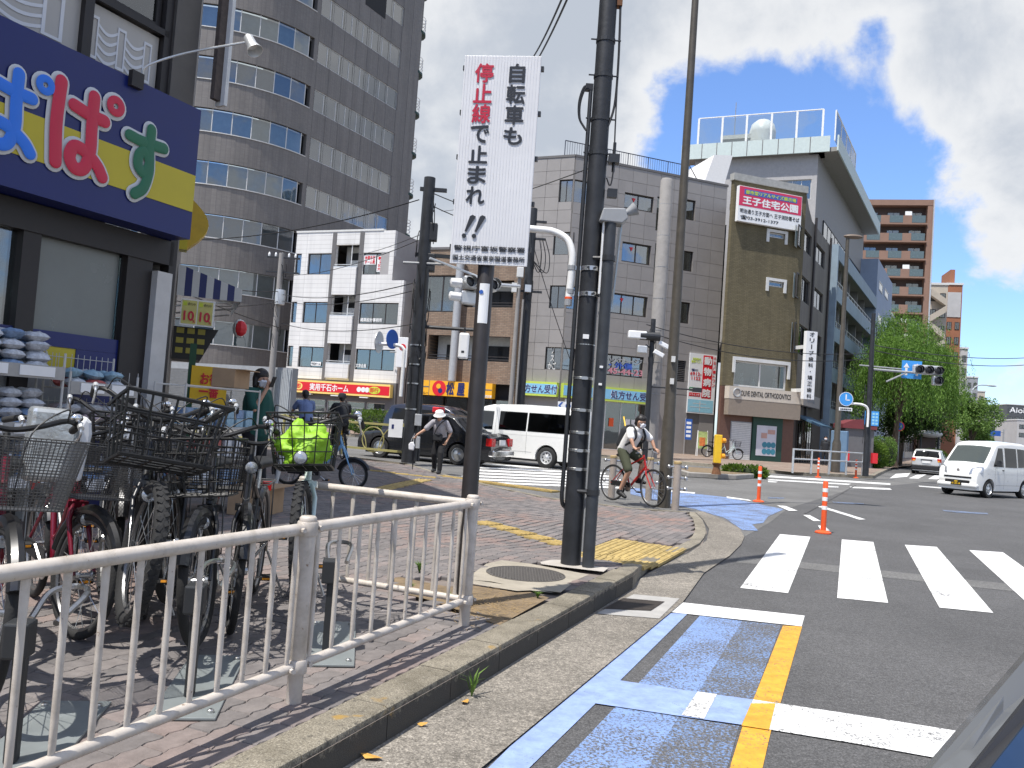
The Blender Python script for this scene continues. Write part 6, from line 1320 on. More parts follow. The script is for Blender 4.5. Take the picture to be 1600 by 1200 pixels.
# signboards in front of the grey building
p = gp(1097, 713, .14); t_ = thing('a_board', 'white framed standing sign with orange poster by the grey building', 'sign board', p)
mb = MB()
for x in (-.3, .3): mb.tube((x, 0, 0), (x*.93, .18, 1.5), .025, n=6); mb.tube((x, .36, 0), (x*.93, .18, 1.5), .025, n=6)
mb.build('frame', 'white_paint', t_); M_ = Matrix.Rotation(R(-6.8), 4, 'X'); MB().add([M_ @ Vector(v) for v in ((-.27, -.03, .45), (.27, -.03, .45), (.27, -.03, 1.45), (-.27, -.03, 1.45))], [(0, 1, 2, 3)]).build('poster', mat('poster_green', (.35, .42, .15), .6, 0, .5, 3), t_); MB().add([M_ @ Vector(v) for v in ((-.2, -.035, .6), (.15, -.035, .6), (.15, -.035, 1.1), (-.2, -.035, 1.1))], [(0, 1, 2, 3)]).build('picture', mat('poster_orange', (.6, .18, .04), .6, 0, .4, 5), t_)
p = gp(1070, 710, .14); t_ = thing('blue_banner', 'narrow blue and white banner on a stand beside the standing sign', 'banner', p+Vector((0, .4, 0))); mb = MB(); mb.tube((0, 0, 0), (0, 0, 2.2), .02, n=6); mb.build('stick', 'alu', t_); MB().box(.02, .42, -.01, .01, .9, 2.15).build('cloth', 'mark_blue', t_)
for k in range(4): MB().box(.08, .36, -.016, -.011, 1.05+k*.26, 1.2+k*.26).build('print', 'white_plastic', t_)
# ================================================================ poles with signs across the junction
def wires_on(t_, n, rad, z0, z1, seed):
    rnd = random.Random(seed); mb = MB()
    for k in range(n):
        z = rnd.uniform(z0, z1); a = rnd.uniform(0, 6.28); r_ = rad+rnd.uniform(.02, .1); pts = []
        for j in range(5): pts.append((math.cos(a+j*.25)*r_, math.sin(a+j*.25)*r_, z-j*rnd.uniform(.1, .3)))
        mb.path(crom(pts, 3), .014, 5)
    mb.build('cable_bundle', 'black', t_)
pU = Vector((-2.71, 23.0, .12)); T_ = thing('utility_pole', 'dark utility pole wrapped in cables and boxes behind the man in the white hat', 'pole', pU); zU = lambda y, px=655: atY(px, y, 23).z-.12
mb = MB(); mb.lathe([(.2, -.05), (.19, 3), (.16, zU(278, 672))], 16); mb.build('shaft', 'pole_black', T_, smooth=True)
mb = MB(); mb.tube((.2, -.15, 0), (.14, -.12, zU(420)), .05, n=8); mb.tube((.27, -.05, .0), (.2, -.03, 3.2), .04, n=8); mb.build('conduit', 'dark_metal', T_)
wires_on(T_, 16, .17, zU(600), zU(430), 3); wires_on(T_, 8, .16, zU(420), zU(300), 4)
for y in (360, 408): z = zU(y); mb = MB(); mb.box(.1, .32, -.12, .12, z-.28, z+.22); mb.build('junction_box', 'dark_metal', T_, bevel=.02)
for y, w_ in ((295, .5), (398, 1.2)): z = zU(y); mb = MB(); mb.box(-.25, w_, -.05, .05, z-.05, z+.05); mb.build('cross_arm', 'dark_metal', T_)
z = zU(413); mb = MB(); mb.tube((-.55, -.1, z), (.6, -.1, z+.03), .04, n=8); mb.build('cross_arm', 'grey_paint', T_)
z = zU(510); mb = MB(); mb.tube((.1, 0, z), (1.75, -.1, z), .05, n=8); mb.build('signal_arm', 'dark_metal', T_)
for y in (655, 690): z = zU(y, 640); mb = MB(); mb.box(.12, .3, -.3, -.15, z-.16, z+.16); mb.build('meter_box', 'alu', T_, bevel=.01)
z = zU(669, 620); MB().box(-.58, -.2, -.24, -.2, z-.25, z+.25).build('notice_board', 'white_plastic', T_); MB().box(-.5, -.44, -.245, -.241, z-.02, z+.1).build('notice_mark', 'navy', T_)
for y in (540, 570, 600, 640): z = zU(y); mb = MB(); mb.lathe([(.195, z-.02), (.205, z-.018), (.205, z+.018), (.195, z+.02)], 14); mb.build('band', 'steel', T_)
# white lantern box hanging from the arm
zz_ = zU(540, 710); t_ = thing('hanging_box', 'white rounded plastic box hanging from the arm of the cable pole', 'box', pU+Vector((1.3, -.1, zz_))); MB().box(-.14, .14, -.1, .1, -.36, .36).build('case', 'white_plastic', t_, bevel=.05); mb = MB(); mb.tube((0, 0, .36), (0, 0, .5), .03, n=8); mb.build('hanger', 'dark_metal', t_); MB().box(-.05, .03, -.104, -.1, -.2, -.14).build('mark', 'dark_metal', t_)
# vehicle signal seen from the side, on a white arm
zz_ = zU(440, 735); t_ = thing('traffic_signal', 'white traffic signal seen side on, under the corner of the tall white sign', 'traffic light', M=Matrix.Translation(pU+Vector((1.55, .3, zz_))) @ Matrix.Rotation(R(20), 4, 'Z'))
mb = MB(); mb.box(-.45, .55, -.14, .14, -.18, .18); mb.build('housing', 'alu', t_, bevel=.05)
for x in (-.3, .05, .4): mb = MB(); mb.lathe([(.17, -.14), (.17, -.4), (.165, -.4), (.165, -.14)], 16, (x, 0, 0), 'y', False); mb.build('visor', 'alu', t_); mb = MB(); mb.lathe([(.15, -.15), (.1, -.19), (0, -.2)], 14, (x, 0, 0), 'y'); mb.build('lens', mat('lens_dark', (.03, .03, .035), .15), t_)
mb = MB(); mb.box(-.5, .1, -.12, .12, -.62, -.24); mb.build('arrow_housing', 'alu', t_, bevel=.05); mb = MB(); mb.lathe([(.15, 0), (.12, -.3), (.02, -.33)], 12, (-.5, 0, -.05), 'x'); mb.lathe([(.14, 0), (.12, -.3), (.02, -.33)], 12, (-.5, 0, -.43), 'x'); mb.build('visor', 'white_plastic', t_); mb = MB(); mb.tube((.55, 0, .05), (1.3, .1, .1), .05, n=8); mb.path([(0, 0, .2), (-.6, 0, .35), (-1.5, -.2, .5)], .035, 6); mb.build('arm', 'alu', t_)
# round blue sign on a curved arm beside the pole
t_ = thing('round_sign', 'pair of round traffic signs on a white curved arm left of the cable pole', 'traffic sign', pU+Vector((-.32, -.2, 0)))
z = zU(545, 630); mb = MB(); mb.path(crom([(0, 0, zU(620, 630)), (0, 0, z-.2), (-.03, 0, z-.02), (-.2, 0, z+.07), (-.75, 0, z+.08)], 5), .05, 10); mb.build('arm', 'white_paint', t_, smooth=True)
mb = MB(Matrix.Translation((-.35, -.08, z+.22)) @ Matrix.Rotation(R(62), 4, 'Z')); mb.lathe([(.0, -.02), (.27, -.02), (.27, .0), (0, 0)], 24, (0, 0, 0), 'y'); mb.build('disc', 'mark_blue', t_); mb = MB(Matrix.Translation((-.72, 0, z+.12)) @ Matrix.Rotation(R(76), 4, 'Z')); mb.lathe([(0, -.02), (.3, -.02), (.3, 0), (0, 0)], 24, (0, 0, 0), 'y'); mb.build('disc_back', 'alu', t_)
# dark pole and pale pole by the pharmacy
p = Vector((atY(808, 690, 40.5).x, 40.5, .14)); T_ = thing('utility_pole', 'dark utility pole with wire clusters between the brick and grey buildings', 'pole', p); zP = lambda y: atY(820, y, 40.5).z-.14
mb = MB(); mb.lathe([(.24, 0), (.2, zP(325))], 14); mb.build('shaft', 'pole_black', T_, smooth=True); wires_on(T_, 14, .2, zP(470), zP(330), 8)
for y in (345, 372, 455): z = zP(y); mb = MB(); mb.box(-.5, .7, -.06, .06, z-.05, z+.05); mb.build('cross_arm', 'dark_metal', T_)
for k in range(3): mb = MB(); mb.path(crom([(.4+k*.14, -.1, zP(372)), (.55+k*.2, -.1, zP(400)), (.45+k*.2, -.1, zP(425)), (.1, -.1, zP(405))], 5), .025, 5); mb.build('wire_loop', 'black', T_)
p2 = p+Vector((-.45, -.4, 0)); T_ = thing('pale_pole', 'thin pale pole with a white box left of the dark utility pole', 'pole', p2); mb = MB(); mb.lathe([(.12, 0), (.09, zP(430))], 10); mb.tube((.25, 0, 0), (.25, 0, zP(470)), .05, n=6); mb.build('shaft', 'pole_concrete', T_); z = zP(452); MB().box(-.35, -.1, -.15, .15, z-.25, z+.2).build('lamp_box', 'off_white', T_); MB().box(.3, .6, -.15, .15, z-.2, z+.15).build('meter_box', 'alu', T_)
mb = MB(); z = zP(440); mb.box(-.15, .18, -.2, .1, z+.1, z+.6); mb.build('transformer', 'off_white', T_, bevel=.03)
# signal cluster in front of the grey building
p = Vector((atY(1009, 690, 37.9).x, 37.9, .14)); T_ = thing('signal_pole', 'black signal pole with side facing signal and cameras in front of the grey building', 'signal pole', p); zP = lambda y: atY(1013, y, 37.9).z-.14
mb = MB(); mb.lathe([(.13, 0), (.11, zP(498))], 12); mb.build('shaft', 'pole_black', T_, smooth=True); wires_on(T_, 6, .12, zP(540), zP(505), 5)
mb = MB(Matrix.Translation((-.65, -.2, zP(526)))); mb.box(-.5, .35, -.16, .16, -.16, .2); mb.build('housing', 'white_plastic', T_, bevel=.05)
for k in range(3): mb = MB(Matrix.Translation((-.55+k*.28, -.2, zP(526)))); mb.lathe([(.19, -.05), (.2, .3), (.19, .3)], 14, (0, 0, 0), 'x', False); mb.build('visor', 'dark_metal', T_)
mb = MB(Matrix.Translation((-.5, -.2, zP(545)))); mb.box(-.2, .25, -.15, .15, -.25, .1); mb.build('arrow_housing', 'alu', T_, bevel=.04); mb = MB(); mb.tube((-.6, -.2, zP(526)), (0, 0, zP(522)), .05, n=8); mb.tube((-.3, -.2, zP(540)), (0, 0, zP(545)), .04, n=8); mb.build('arm', 'dark_metal', T_)
for y, x in ((538, .5), (552, .3)): mb = MB(Matrix.Translation((x, -.2, zP(y))) @ Matrix.Rotation(R(25), 4, 'Y')); mb.box(-.25, .25, -.1, .1, -.1, .1); mb.build('camera', 'white_plastic', T_, bevel=.03); 
mb = MB(); mb.tube((0, 0, zP(604)), (2.2, 0, zP(604)), .035, n=6); mb.box(2.0, 2.4, -.08, .08, zP(604)-.1, zP(604)+.1); mb.build('sensor_arm', 'dark_metal', T_)
# thin pole with transformer left of the white building
p = Vector((atY(420, 640, 40).x, 40, .14)); T_ = thing('utility_pole', 'thin pale utility pole with a transformer can left of the white building', 'pole', p); zP = lambda y: atY(432, y, 40).z-.14
mb = MB(); mb.lathe([(.17, 0), (.13, zP(395))], 10); mb.build('shaft', 'pole_concrete', T_, smooth=True); mb = MB(); z = zP(465); mb.lathe([(.0, z-.36), (.23, z-.35), (.25, z), (.23, z+.36), (0, z+.38)], 14, (.15, -.2, 0)); mb.build('transformer', 'alu', T_, smooth=50); wires_on(T_, 12, .2, zP(520), zP(410), 11)
for y in (402, 425): z = zP(y); mb = MB(); mb.box(-.7, .9, -.05, .05, z-.04, z+.04); mb.build('cross_arm', 'dark_metal', T_)
for k in range(5): mb = MB(); mb.lathe([(.05, 0), (.06, .1), (.03, .2)], 8, (-.6+k*.32, 0, zP(402)+.04)); mb.build('insulator', 'white_plastic', T_)
# junction signal on the right
p = gp(1352, 744, .14); T_ = thing('signal_pole', 'dark signal pole with horizontal three lamp traffic light over the street', 'signal pole', p); zP = lambda y, px=1365: atY(px, y, p.y).z-.14
mb = MB(); mb.lathe([(.13, 0), (.115, 3), (.085, zP(490, 1372))], 12); mb.build('shaft', 'pole_black', T_, smooth=True); wires_on(T_, 8, .14, zP(660), zP(500), 13)
k_ = p.y/1294; X = lambda px: (px-1362)*k_*1.02
z = zP(577); mb = MB(); mb.tube((0, 0, z), (X(1425), -.3, z-.05), .05, n=8); mb.tube((X(1385), -.1, z-.5), (X(1412), -.25, z-.08), .035, n=6); mb.build('arm', 'grey_paint', T_)
zs_ = zP(579, 1443); Lh = thing('traffic_light', 'grey horizontal traffic light with an arrow lamp below, right of the willows', 'traffic light', p+Vector((X(1443), -.35, zs_)))
MB().box(-.62, .62, -.08, .12, -.2, .2).build('housing', 'alu', Lh, bevel=.06); MB().box(.22, .62, -.08, .12, -.62, -.22).build('arrow_housing', 'alu', Lh, bevel=.05)
for x, z in ((-.41, 0), (0, 0), (.41, 0), (.42, -.42)): mb = MB(); mb.lathe([(.165, -.09), (.17, -.25), (.16, -.25), (.155, -.1)], 18, (x, 0, z), 'y', False); mb.build('visor', 'dark_metal', Lh); mb = MB(); mb.lathe([(.155, -.085), (.1, -.11), (0, -.12)], 16, (x, 0, z), 'y'); mb.build('lens', 'lens_dark', Lh)
mat('sign_sky', (.05, .30, .72), .45, 0, .06); zz_ = zP(578, 1423); t_ = thing('lane_sign', 'blue lane sign with white arrows behind the traffic light', 'traffic sign', p+Vector((X(1423), -.1, zz_))); MB().box(-.42, .42, -.02, .02, -.38, .38).build('plate', 'sign_sky', t_)
for x in (-.24, .22): mb = MB(); mb.box(x-.05, x+.05, -.026, -.021, -.25, .1); mb.add([(x-.13, -.026, .08), (x+.13, -.026, .08), (x, -.026, .28)], [(0, 1, 2)]); mb.build('arrow', 'white_plastic', t_)
mb = MB(); mb.tube((-.3, .05, 0), (-2.2, .1, .05), .03, n=6); mb.build('bracket', 'grey_paint', t_)
zz_ = zP(640, 1330); t_ = thing('cycle_sign', 'round blue cycle sign with white plate on a white curved arm', 'traffic sign', p+Vector((-.1, -.2, 0))); mb = MB(); mb.path(crom([(0, 0, zP(668)), (0, 0, zz_-.15), (-.06, 0, zz_+.12), (-.3, 0, zz_+.24), (-.8, 0, zz_+.25)], 5), .05, 8); mb.build('arm', 'white_paint', t_, smooth=True)
mb = MB(); mb.lathe([(0, -.08), (.3, -.08), (.3, -.06), (0, -.06)], 22, (-1.0, 0, zz_+.42), 'y'); mb.build('disc', 'sign_sky', t_); mb = MB(); mb.lathe([(.28, -.083), (.3, -.083)], 22, (-1.0, 0, zz_+.42), 'y', False); mb.box(-1.03, -.98, -.085, -.081, zz_+.38, zz_+.62); mb.box(-1.02, -.85, -.085, -.081, zz_+.36, zz_+.4); mb.build('symbol', 'white_plastic', t_); MB().box(-1.28, -.72, -.08, -.06, zz_-.08, zz_+.06).build('plate', 'white_plastic', t_); text('自転車通行帯', fM(-1.0, zz_-.01, .08), .46, .07, 'black', t_)
p = gp(1375, 735, .14)+Vector((.6, 3, 0)); t_ = thing('map_sign', 'blue and white panel sign on a dark pole in front of the hedge', 'sign', p); mb = MB(); z = atY(1378, 657, p.y).z-.14; mb.tube((0, 0, 0), (0, 0, z), .06, n=8); mb.build('pole', 'dark_metal', t_); MB().box(-.32, .5, -.06, -.03, z-.35, z+.5).build('panel', 'sign_sky', t_)
for i in range(4):
    for j in range(4): MB().box(-.27+i*.19, -.13+i*.19, -.066, -.061, z-.28+j*.19, z-.16+j*.19).build('cell', 'off_white' if i == 0 else 'map_cyan', t_)
p = gp(1433, 716, .14); p = Vector((27.5, 58.5, .14)); t_ = thing('no_parking_sign', 'round red and blue no parking sign beneath the willows', 'traffic sign', p); z = atY(1434, 668, p.y).z-.14; mb = MB(); mb.tube((0, 0, 0), (0, 0, z+.3), .05, n=8); mb.build('pole', 'grey_paint', t_); mb = MB(); mb.lathe([(0, -.06), (.36, -.06), (.36, -.04), (0, -.04)], 20, (0, 0, z), 'y'); mb.build('rim', 'red', t_); mb = MB(); mb.lathe([(0, -.07), (.27, -.07), (.27, -.061), (0, -.061)], 20, (0, 0, z), 'y'); mb.build('face', 'mark_blue', t_)
# second lamp pole on the far pavement, far street lamps
p = gp(1305, 738, .14); t_ = thing('lamp_pole', 'slim brown lamp pole with flat lamp head in front of the balcony building', 'lamp pole', p); ztp = atY(1328, 376, p.y).z; mb = MB(); mb.lathe([(.2, 0), (.19, 1.3), (.13, 1.5), (.08, ztp)], 14); mb.build('shaft', 'pole_olive', t_, smooth=50); mb = MB(); mb.ball((.25, 0, ztp+.05), (.45, .2, .1)); mb.build('lamp_head', mat('lamp_bronze', (.16, .12, .09), .5), t_, smooth=True)
for (px, py, Y, lab) in ((1514, 690, 95, 'nearer far street lamp with a curved arm over the road'), (1520, 688, 130, 'farther street lamp with a curved arm over the road')):
    b_ = atY(px, py, Y); b_.z = .14; t_ = thing('street_lamp', lab, 'street lamp', b_, group='far street lamps'); ztp = atY(px, 603 if Y == 95 else 628, Y).z; mb = MB(); mb.path(crom([(0, 0, 0), (0, 0, ztp-1.5), (.2, 0, ztp-.5), (.8, 0, ztp), (1.9, 0, ztp+.1)], 5), .07, 8); mb.build('pole', 'alu', t_, smooth=True); mb = MB(); mb.ball((2.3, 0, ztp+.05), (.6, .2, .1)); mb.build('lamp_head', 'grey_paint', t_, smooth=True)
# blue barrier frame, vending stand with red canopy
p = gp(1326, 741, .14)+Vector((.5, 2.5, 0)); t_ = thing('blue_cabinet', 'pale blue roadside cabinet behind the far guard rail', 'cabinet', p); MB().box(-.3, .35, -.25, .25, 0, 1.9).build('case', mat('cab_blue', (.16, .26, .38), .5, 0, .1), t_, bevel=.03); MB().box(-.27, -.1, -.262, -.251, .1, 1.8).build('door', mat('cab_deep', (.04, .12, .4), .5), t_)
p = Vector((20.5, 49.2, .14)); t_ = thing('kiosk', 'small street kiosk with a dark red rounded canopy by the balcony building', 'kiosk', p); MB().box(-.8, .9, -.6, .6, 0, 2.3).build('booth', mat('booth_grey', (.12, .12, .125), .6), t_); pts = [(-1.0, 2.25)]+[(-1.0+1.9*k/8*1.05, 2.35+.45*math.sin(math.pi*(.1+.8*k/8))) for k in range(9)]+[(1.0, 2.25)]; MB().prism(pts, -.75, .75, 'y').build('canopy', mat('canopy_red', (.16, .03, .035), .7), t_)
for x in (-.9, .75): MB().box(x, x+.3, -.9, -.65, .3, .9).build('notice', 'red', t_)
p = Vector((33.5, 66, .14)); t_ = thing('bus_shelter', 'small shelter with a pale domed roof under the willows', 'shelter', p); mb = MB(); mb.ball((0, 0, 2.6), (.95, .8, .32), 16, 8); mb.build('roof', 'off_white', t_, smooth=True)
for x in (-.7, .7): mb = MB(); mb.tube((x, 0, 0), (x, 0, 2.6), .08, n=8); mb.build('post', 'dark_metal', t_)
MB().box(-.7, .7, .4, .45, .3, 2.3).build('back_panel', 'apt_dark', t_)
b_ = atY(1541, 676, 150); b_.z = .14; t_ = thing('direction_sign', 'large blue direction sign hanging over the far road', 'road sign', b_); MB().box(-.3+0, 2.6, -.05, .05, atY(1540, 690, 150).z+1, atY(1540, 673, 150).z).build('board', 'mark_blue', t_)
mb = MB(); mb.tube((3.2, .1, 0), (3.2, .1, 6), .12, n=8); mb.tube((3.2, .1, 5.5), (0, .1, 5.5), .07, n=6); mb.build('pole', 'grey_paint', t_)
# vent duct on the brick building
p = FB.o+FB.d*FB.uz(714, 560)[0]-FB.n*.45; t_ = thing('vent_duct', 'pale vertical vent duct running up the brick building above the orange sign', 'duct', p); mb = MB(); z0 = FB.uz(712, 596)[1]; mb.tube((0, 0, z0), (0, 0, FB.uz(722, 400)[1]), .24, n=14); mb.build('pipe', mat('duct_pale', (.42, .43, .44), .5, .2, .1), t_, smooth=True)
mb = MB()
for k in range(4): mb.box(-.04, .04, .2, .44, z0+.5+k*1.8, z0+.58+k*1.8)
mb.build('bracket', 'grey_paint', t_)
t_ = thing('projecting_sign', 'small white projecting lightbox with red mark beside the brick building', 'sign', (FW.o+FW.d*(uRt+1.2)-FW.n*.6)); z = FW.uz(637, 552)[1]; MB().box(-.1, .55, -.1, .1, z-.9, z+.9).build('box', 'white_plastic', t_, bevel=.02); mb = MB(); mb.lathe([(.2, -.112), (.2, -.105)], 14, (.25, 0, z+.3), 'y'); mb.build('mark', 'sign_red', t_); mb = MB(); mb.tube((-.1, 0, z), (-.55, .4, z), .04, n=6); mb.build('bracket', 'grey_paint', t_)
t_ = thing('route_sign', 'small blue and white chevron sign left of the thick pole above the white van', 'traffic sign', (atY(884, 634, 36).x, 36, .14)); z = atY(884, 634, 36).z-.14; mb = MB(); mb.tube((0, .05, 0), (0, .05, z+.3), .05, n=6); mb.build('pole', 'grey_paint', t_); MB().box(-.35, .4, -.02, .02, z-.17, z+.17).build('plate', 'white_plastic', t_); mb = MB(); mb.lathe([(.12, -.03), (.12, -.022)], 12, (.1, 0, z), 'y'); mb.prism([(-.33, z), (-.2, z+.15), (-.12, z+.15), (-.24, z), (-.12, z-.15), (-.2, z-.15)], -.03, -.022, 'y'); mb.build('mark', 'mark_blue', t_)
# ================================================================ overhead wires
def wire(label, a, b, sag=.3, r=.012):
    a = Vector(a); b = Vector(b); pts = []
    for k in range(13): t = k/12; p = a.lerp(b, t); p.z -= sag*4*t*(1-t); pts.append(p)
    mb = MB(); mb.path(pts, r, 5); o = mb.build('overhead_wire', 'black', None); tag(o, label, 'wire', 'overhead wires')
W_ = lambda px, py, Y: atY(px, py, Y)
for i, (a, b, sag, r, lab) in enumerate((
    ((834, 88, 24), (890, -30, 14), .1, .022, 'upper thick cable rising past the top right corner of the tall sign'), ((834, 103, 24), (899, -30, 14), .1, .022, 'lower thick cable rising past the top right corner of the tall sign'),
    ((655, 312, 23), (300, 375, 26), .25, .016, 'dark wire crossing the tower from the cable pole to the left'), ((655, 440, 23), (440, 460, 40), .3, .016, 'upper wire crossing the white building to the thin pole'), ((655, 452, 23), (440, 470, 40), .3, .014, 'second wire crossing the white building to the thin pole'),
    ((655, 505, 23), (440, 505, 40), .3, .014, 'lower wire crossing the white building to the thin pole'), ((655, 375, 23), (440, 430, 40), .3, .012, 'slanting wire over the top floor of the white building'), ((440, 455, 40), (250, 420, 30), .3, .02, 'wire from the thin pole towards the drugstore'), ((440, 470, 40), (250, 465, 30), .3, .02, 'lower wire from the thin pole towards the drugstore'), ((436, 512, 40), (250, 440, 30), .1, .02, 'wire sloping from the drugstore down to the transformer pole'),
    ((1010, 507, 37.9), (1364, 552, 42), .5, .02, 'upper wire across the olive building to the right signal pole'), ((1010, 518, 37.9), (1364, 560, 42), .6, .02, 'lower wire across the olive building to the right signal pole'), ((1368, 540, 42), (1640, 556, 60), .4, .025, 'upper wire over the street at the right edge'), ((1368, 548, 42), (1640, 566, 60), .5, .025, 'lower wire over the street at the right edge'),
    ((820, 340, 40.5), (672, 300, 23), .2, .016, 'wire between the two dark utility poles behind the tall sign'), ((820, 360, 40.5), (672, 320, 23), .25, .016, 'second wire between the two dark utility poles behind the tall sign'), ((955, 250, 7.7), (690, 330, 23), .1, .006, 'thin wire from the thick pole back to the cable pole'), ((835, 390, 40.5), (905, 600, 41), .2, .02, 'stay wire slanting down in front of the grey building'), ((560, 398, 45), (672, 360, 23), .1, .012, 'short wire ending on the cable pole above the white building'))):
    wire(lab, W_(*a), W_(*b), sag, r)
# ================================================================ vehicles
def lerp_prof(P, x):
    if x <= P[0][0]: return P[0][1]
    for (a, b), (c, d) in zip(P, P[1:]):
        if x <= c: return b+(d-b)*(x-a)/max(1e-9, c-a)
    return P[-1][1]
class Car:
    """x: 0 front bumper .. L rear; y lateral; z up"""
    def __init__(s, root, L, W, top, zb, wheels, wr, belt, th, paint, nose=.10, tail=.06, npow=5, rr=.12, roofcrown=.03):
        s.root = root; s.L, s.W, s.top, s.zb, s.wheels, s.wr, s.belt, s.th, s.nose, s.tail, s.npow, s.rr = L, W, top, zb, wheels, wr, belt, th, nose, tail, npow, rr; s.crown = roofcrown
        s.H = max(z for _, z in top); s.paint = paint; s.body()
    def zt(s, x): return lerp_prof(s.top, x)
    def w(s, x, z):
        t = x/s.L; k = 1-s.nose*max(0, 1-t*2)**s.npow-s.tail*max(0, t*2-1)**s.npow
        k *= 1-s.th*max(0, (z-s.belt)/(s.H-s.belt))**1.15
        k *= 1-.05*max(0, (s.belt*.62-z)/(s.belt*.62))**1.5
        return s.W/2*k
    def bot(s, x):
        z = s.zb
        for wx in s.wheels:
            d = abs(x-wx); r = s.wr+.055
            if d < r: z = max(z, s.wr+math.sqrt(r*r-d*d))
        return z
    def section(s, x):
        zt = s.zt(x); zb = min(s.bot(x), zt-.05); pts = [(0, zb), (s.w(x, zb)*.75, zb), (s.w(x, zb), zb+.012)]
        r = min(s.rr, (zt-zb)*.4); hi = zt-r-s.crown
        for k in range(1, 9): z = zb+.012+(hi-zb-.012)*k/8; pts.append((s.w(x, z), z))
        w0 = s.w(x, hi)
        for k in range(1, 6): a = R(90)*k/6; pts.append((w0-r*(1-math.cos(a)), hi+r*math.sin(a)))
        wi = w0-r
        for k in range(0, 4): t = 1-k/3; pts.append((wi*t, hi+r+s.crown*(1-t*t)))
        return pts
    def body(s):
        xs = set([0, s.L]+[x for x, _ in s.top]); n = int(s.L/.07)
        for i in range(n+1): xs.add(round(s.L*i/n, 4))
        for wx in s.wheels:
            for k in (-1, 1):
                for e in (0, .004, .02, .05): xs.add(round(wx+k*(s.wr+.055-e), 4)); 
        xs = sorted(x for x in xs if 0 <= x <= s.L); S = [s.section(x) for x in xs]; m = len(S[0]); mb = MB(); vs = []; fs = []
        for x, sec in zip(xs, S):
            for y, z in sec: vs.append((x, y, z))
            for y, z in sec: vs.append((x, -y, z))
        for i in range(len(xs)-1):
            a, b = i*2*m, (i+1)*2*m
            for j in range(m-1): fs += [(a+j, b+j, b+j+1, a+j+1), (a+m+j+1, b+m+j+1, b+m+j, a+m+j)]
        for a, flip in ((0, False), ((len(xs)-1)*2*m, True)):
            f = [a+j for j in range(m)]+[a+m+j for j in range(m-1, -1, -1)]; fs.append(tuple(f if not flip else f[::-1]))
        mb.add(vs, fs); s.bodyo = mb.build('body', s.paint, s.root, smooth=38)
        mb = MB(); mb.box(.25, s.L-.25, -s.W/2+.2, s.W/2-.2, s.zb-.06, s.zb+.25); mb.build('underbody', 'black', s.root)
        for wx in s.wheels:
            mb = MB(); mb.box(wx-s.wr*1.02, wx+s.wr*1.02, -s.W/2+.12, s.W/2-.12, s.zb, s.wr*2); mb.build('wheel_well', 'black', s.root)
    def side(s, name, quad, m, par=None, out=.006, sides=(1, -1), n=6, th=0):
        """panel on the body side: quad = (x,z) corners bl, br, tr, tl (or longer list of bottom/top)"""
        for sg in sides:
            mb = MB(); g = []
            for i in range(n+1):
                row = []
                for j in range(n+1):
                    u, v = i/n, j/n; x = (quad[0][0]*(1-u)+quad[1][0]*u)*(1-v)+(quad[3][0]*(1-u)+quad[2][0]*u)*v; z = (quad[0][1]*(1-u)+quad[1][1]*u)*(1-v)+(quad[3][1]*(1-u)+quad[2][1]*u)*v
                    row.append((x, sg*(s.w(x, z)+out), z))
                g.append(row)
            for i in range(n):
                for j in range(n):
                    q = (g[i][j], g[i+1][j], g[i+1][j+1], g[i][j+1]); mb.quad(*(q if sg < 0 else q[::-1]))
            mb.build(name, m, par or s.root, smooth=True)
    def over(s, name, x0, x1, f0, f1, m, out=.008, n=8, crown=True):
        """panel lying on the upper surface (windscreen etc.) between x0 and x1"""
        mb = MB(); g = []
        for i in range(n+1):
            x = x0+(x1-x0)*i/n; f = f0+(f1-f0)*i/n; row = []; zt = s.zt(x); e = .01; sl = (s.zt(x+e)-s.zt(x-e))/(2*e); nx, nz = -sl, 1; l = math.hypot(nx, nz); hi = zt-s.rr-s.crown; wi = s.w(x, hi)-s.rr
            for j in range(n+1):
                t = (j/n*2-1)*f; a = abs(t); y = wi*t; z = hi+s.rr+s.crown*(1-min(1, a)**2); row.append((x+nx/l*out, y, z+nz/l*out))
            g.append(row)
        for i in range(n):
            for j in range(n): mb.quad(g[i][j], g[i+1][j], g[i+1][j+1], g[i][j+1])
        return mb.build(name, m, s.root, smooth=True)
    def wheels_(s, rim='alu', spokes=0, rimr=.62):
        for wx in s.wheels:
            for sg in (1, -1):
                y = sg*(s.W/2-.11); T = Matrix.Translation((wx, y, s.wr)); r = s.wr
                mb = MB(T); mb.lathe([(r*rimr, -.09), (r*.93, -.095), (r, -.07), (r, .07), (r*.93, .095), (r*rimr, .09)], 28, (0, 0, 0), 'y', False); w_ = mb.build('wheel', 'rubber', s.root, smooth=50)
                q = sg; mb = MB(T); mb.lathe([(r*rimr, q*.088), (r*rimr*.93, q*.092), (r*rimr*.86, q*.06), (r*.18, q*.075), (r*.14, q*.088), (0, q*.09)], 28, (0, 0, 0), 'y', False); mb.build('rim', rim, w_, smooth=50)
                if spokes:
                    for k in range(spokes): a = 2*math.pi*k/spokes; mb = MB(T @ Matrix.Rotation(a, 4, 'Y')); mb.box(r*.28, r*rimr*.72, q*.066-.003, q*.066+.01, -r*.07, r*.07); mb.build('rim_slot', 'black', w_)
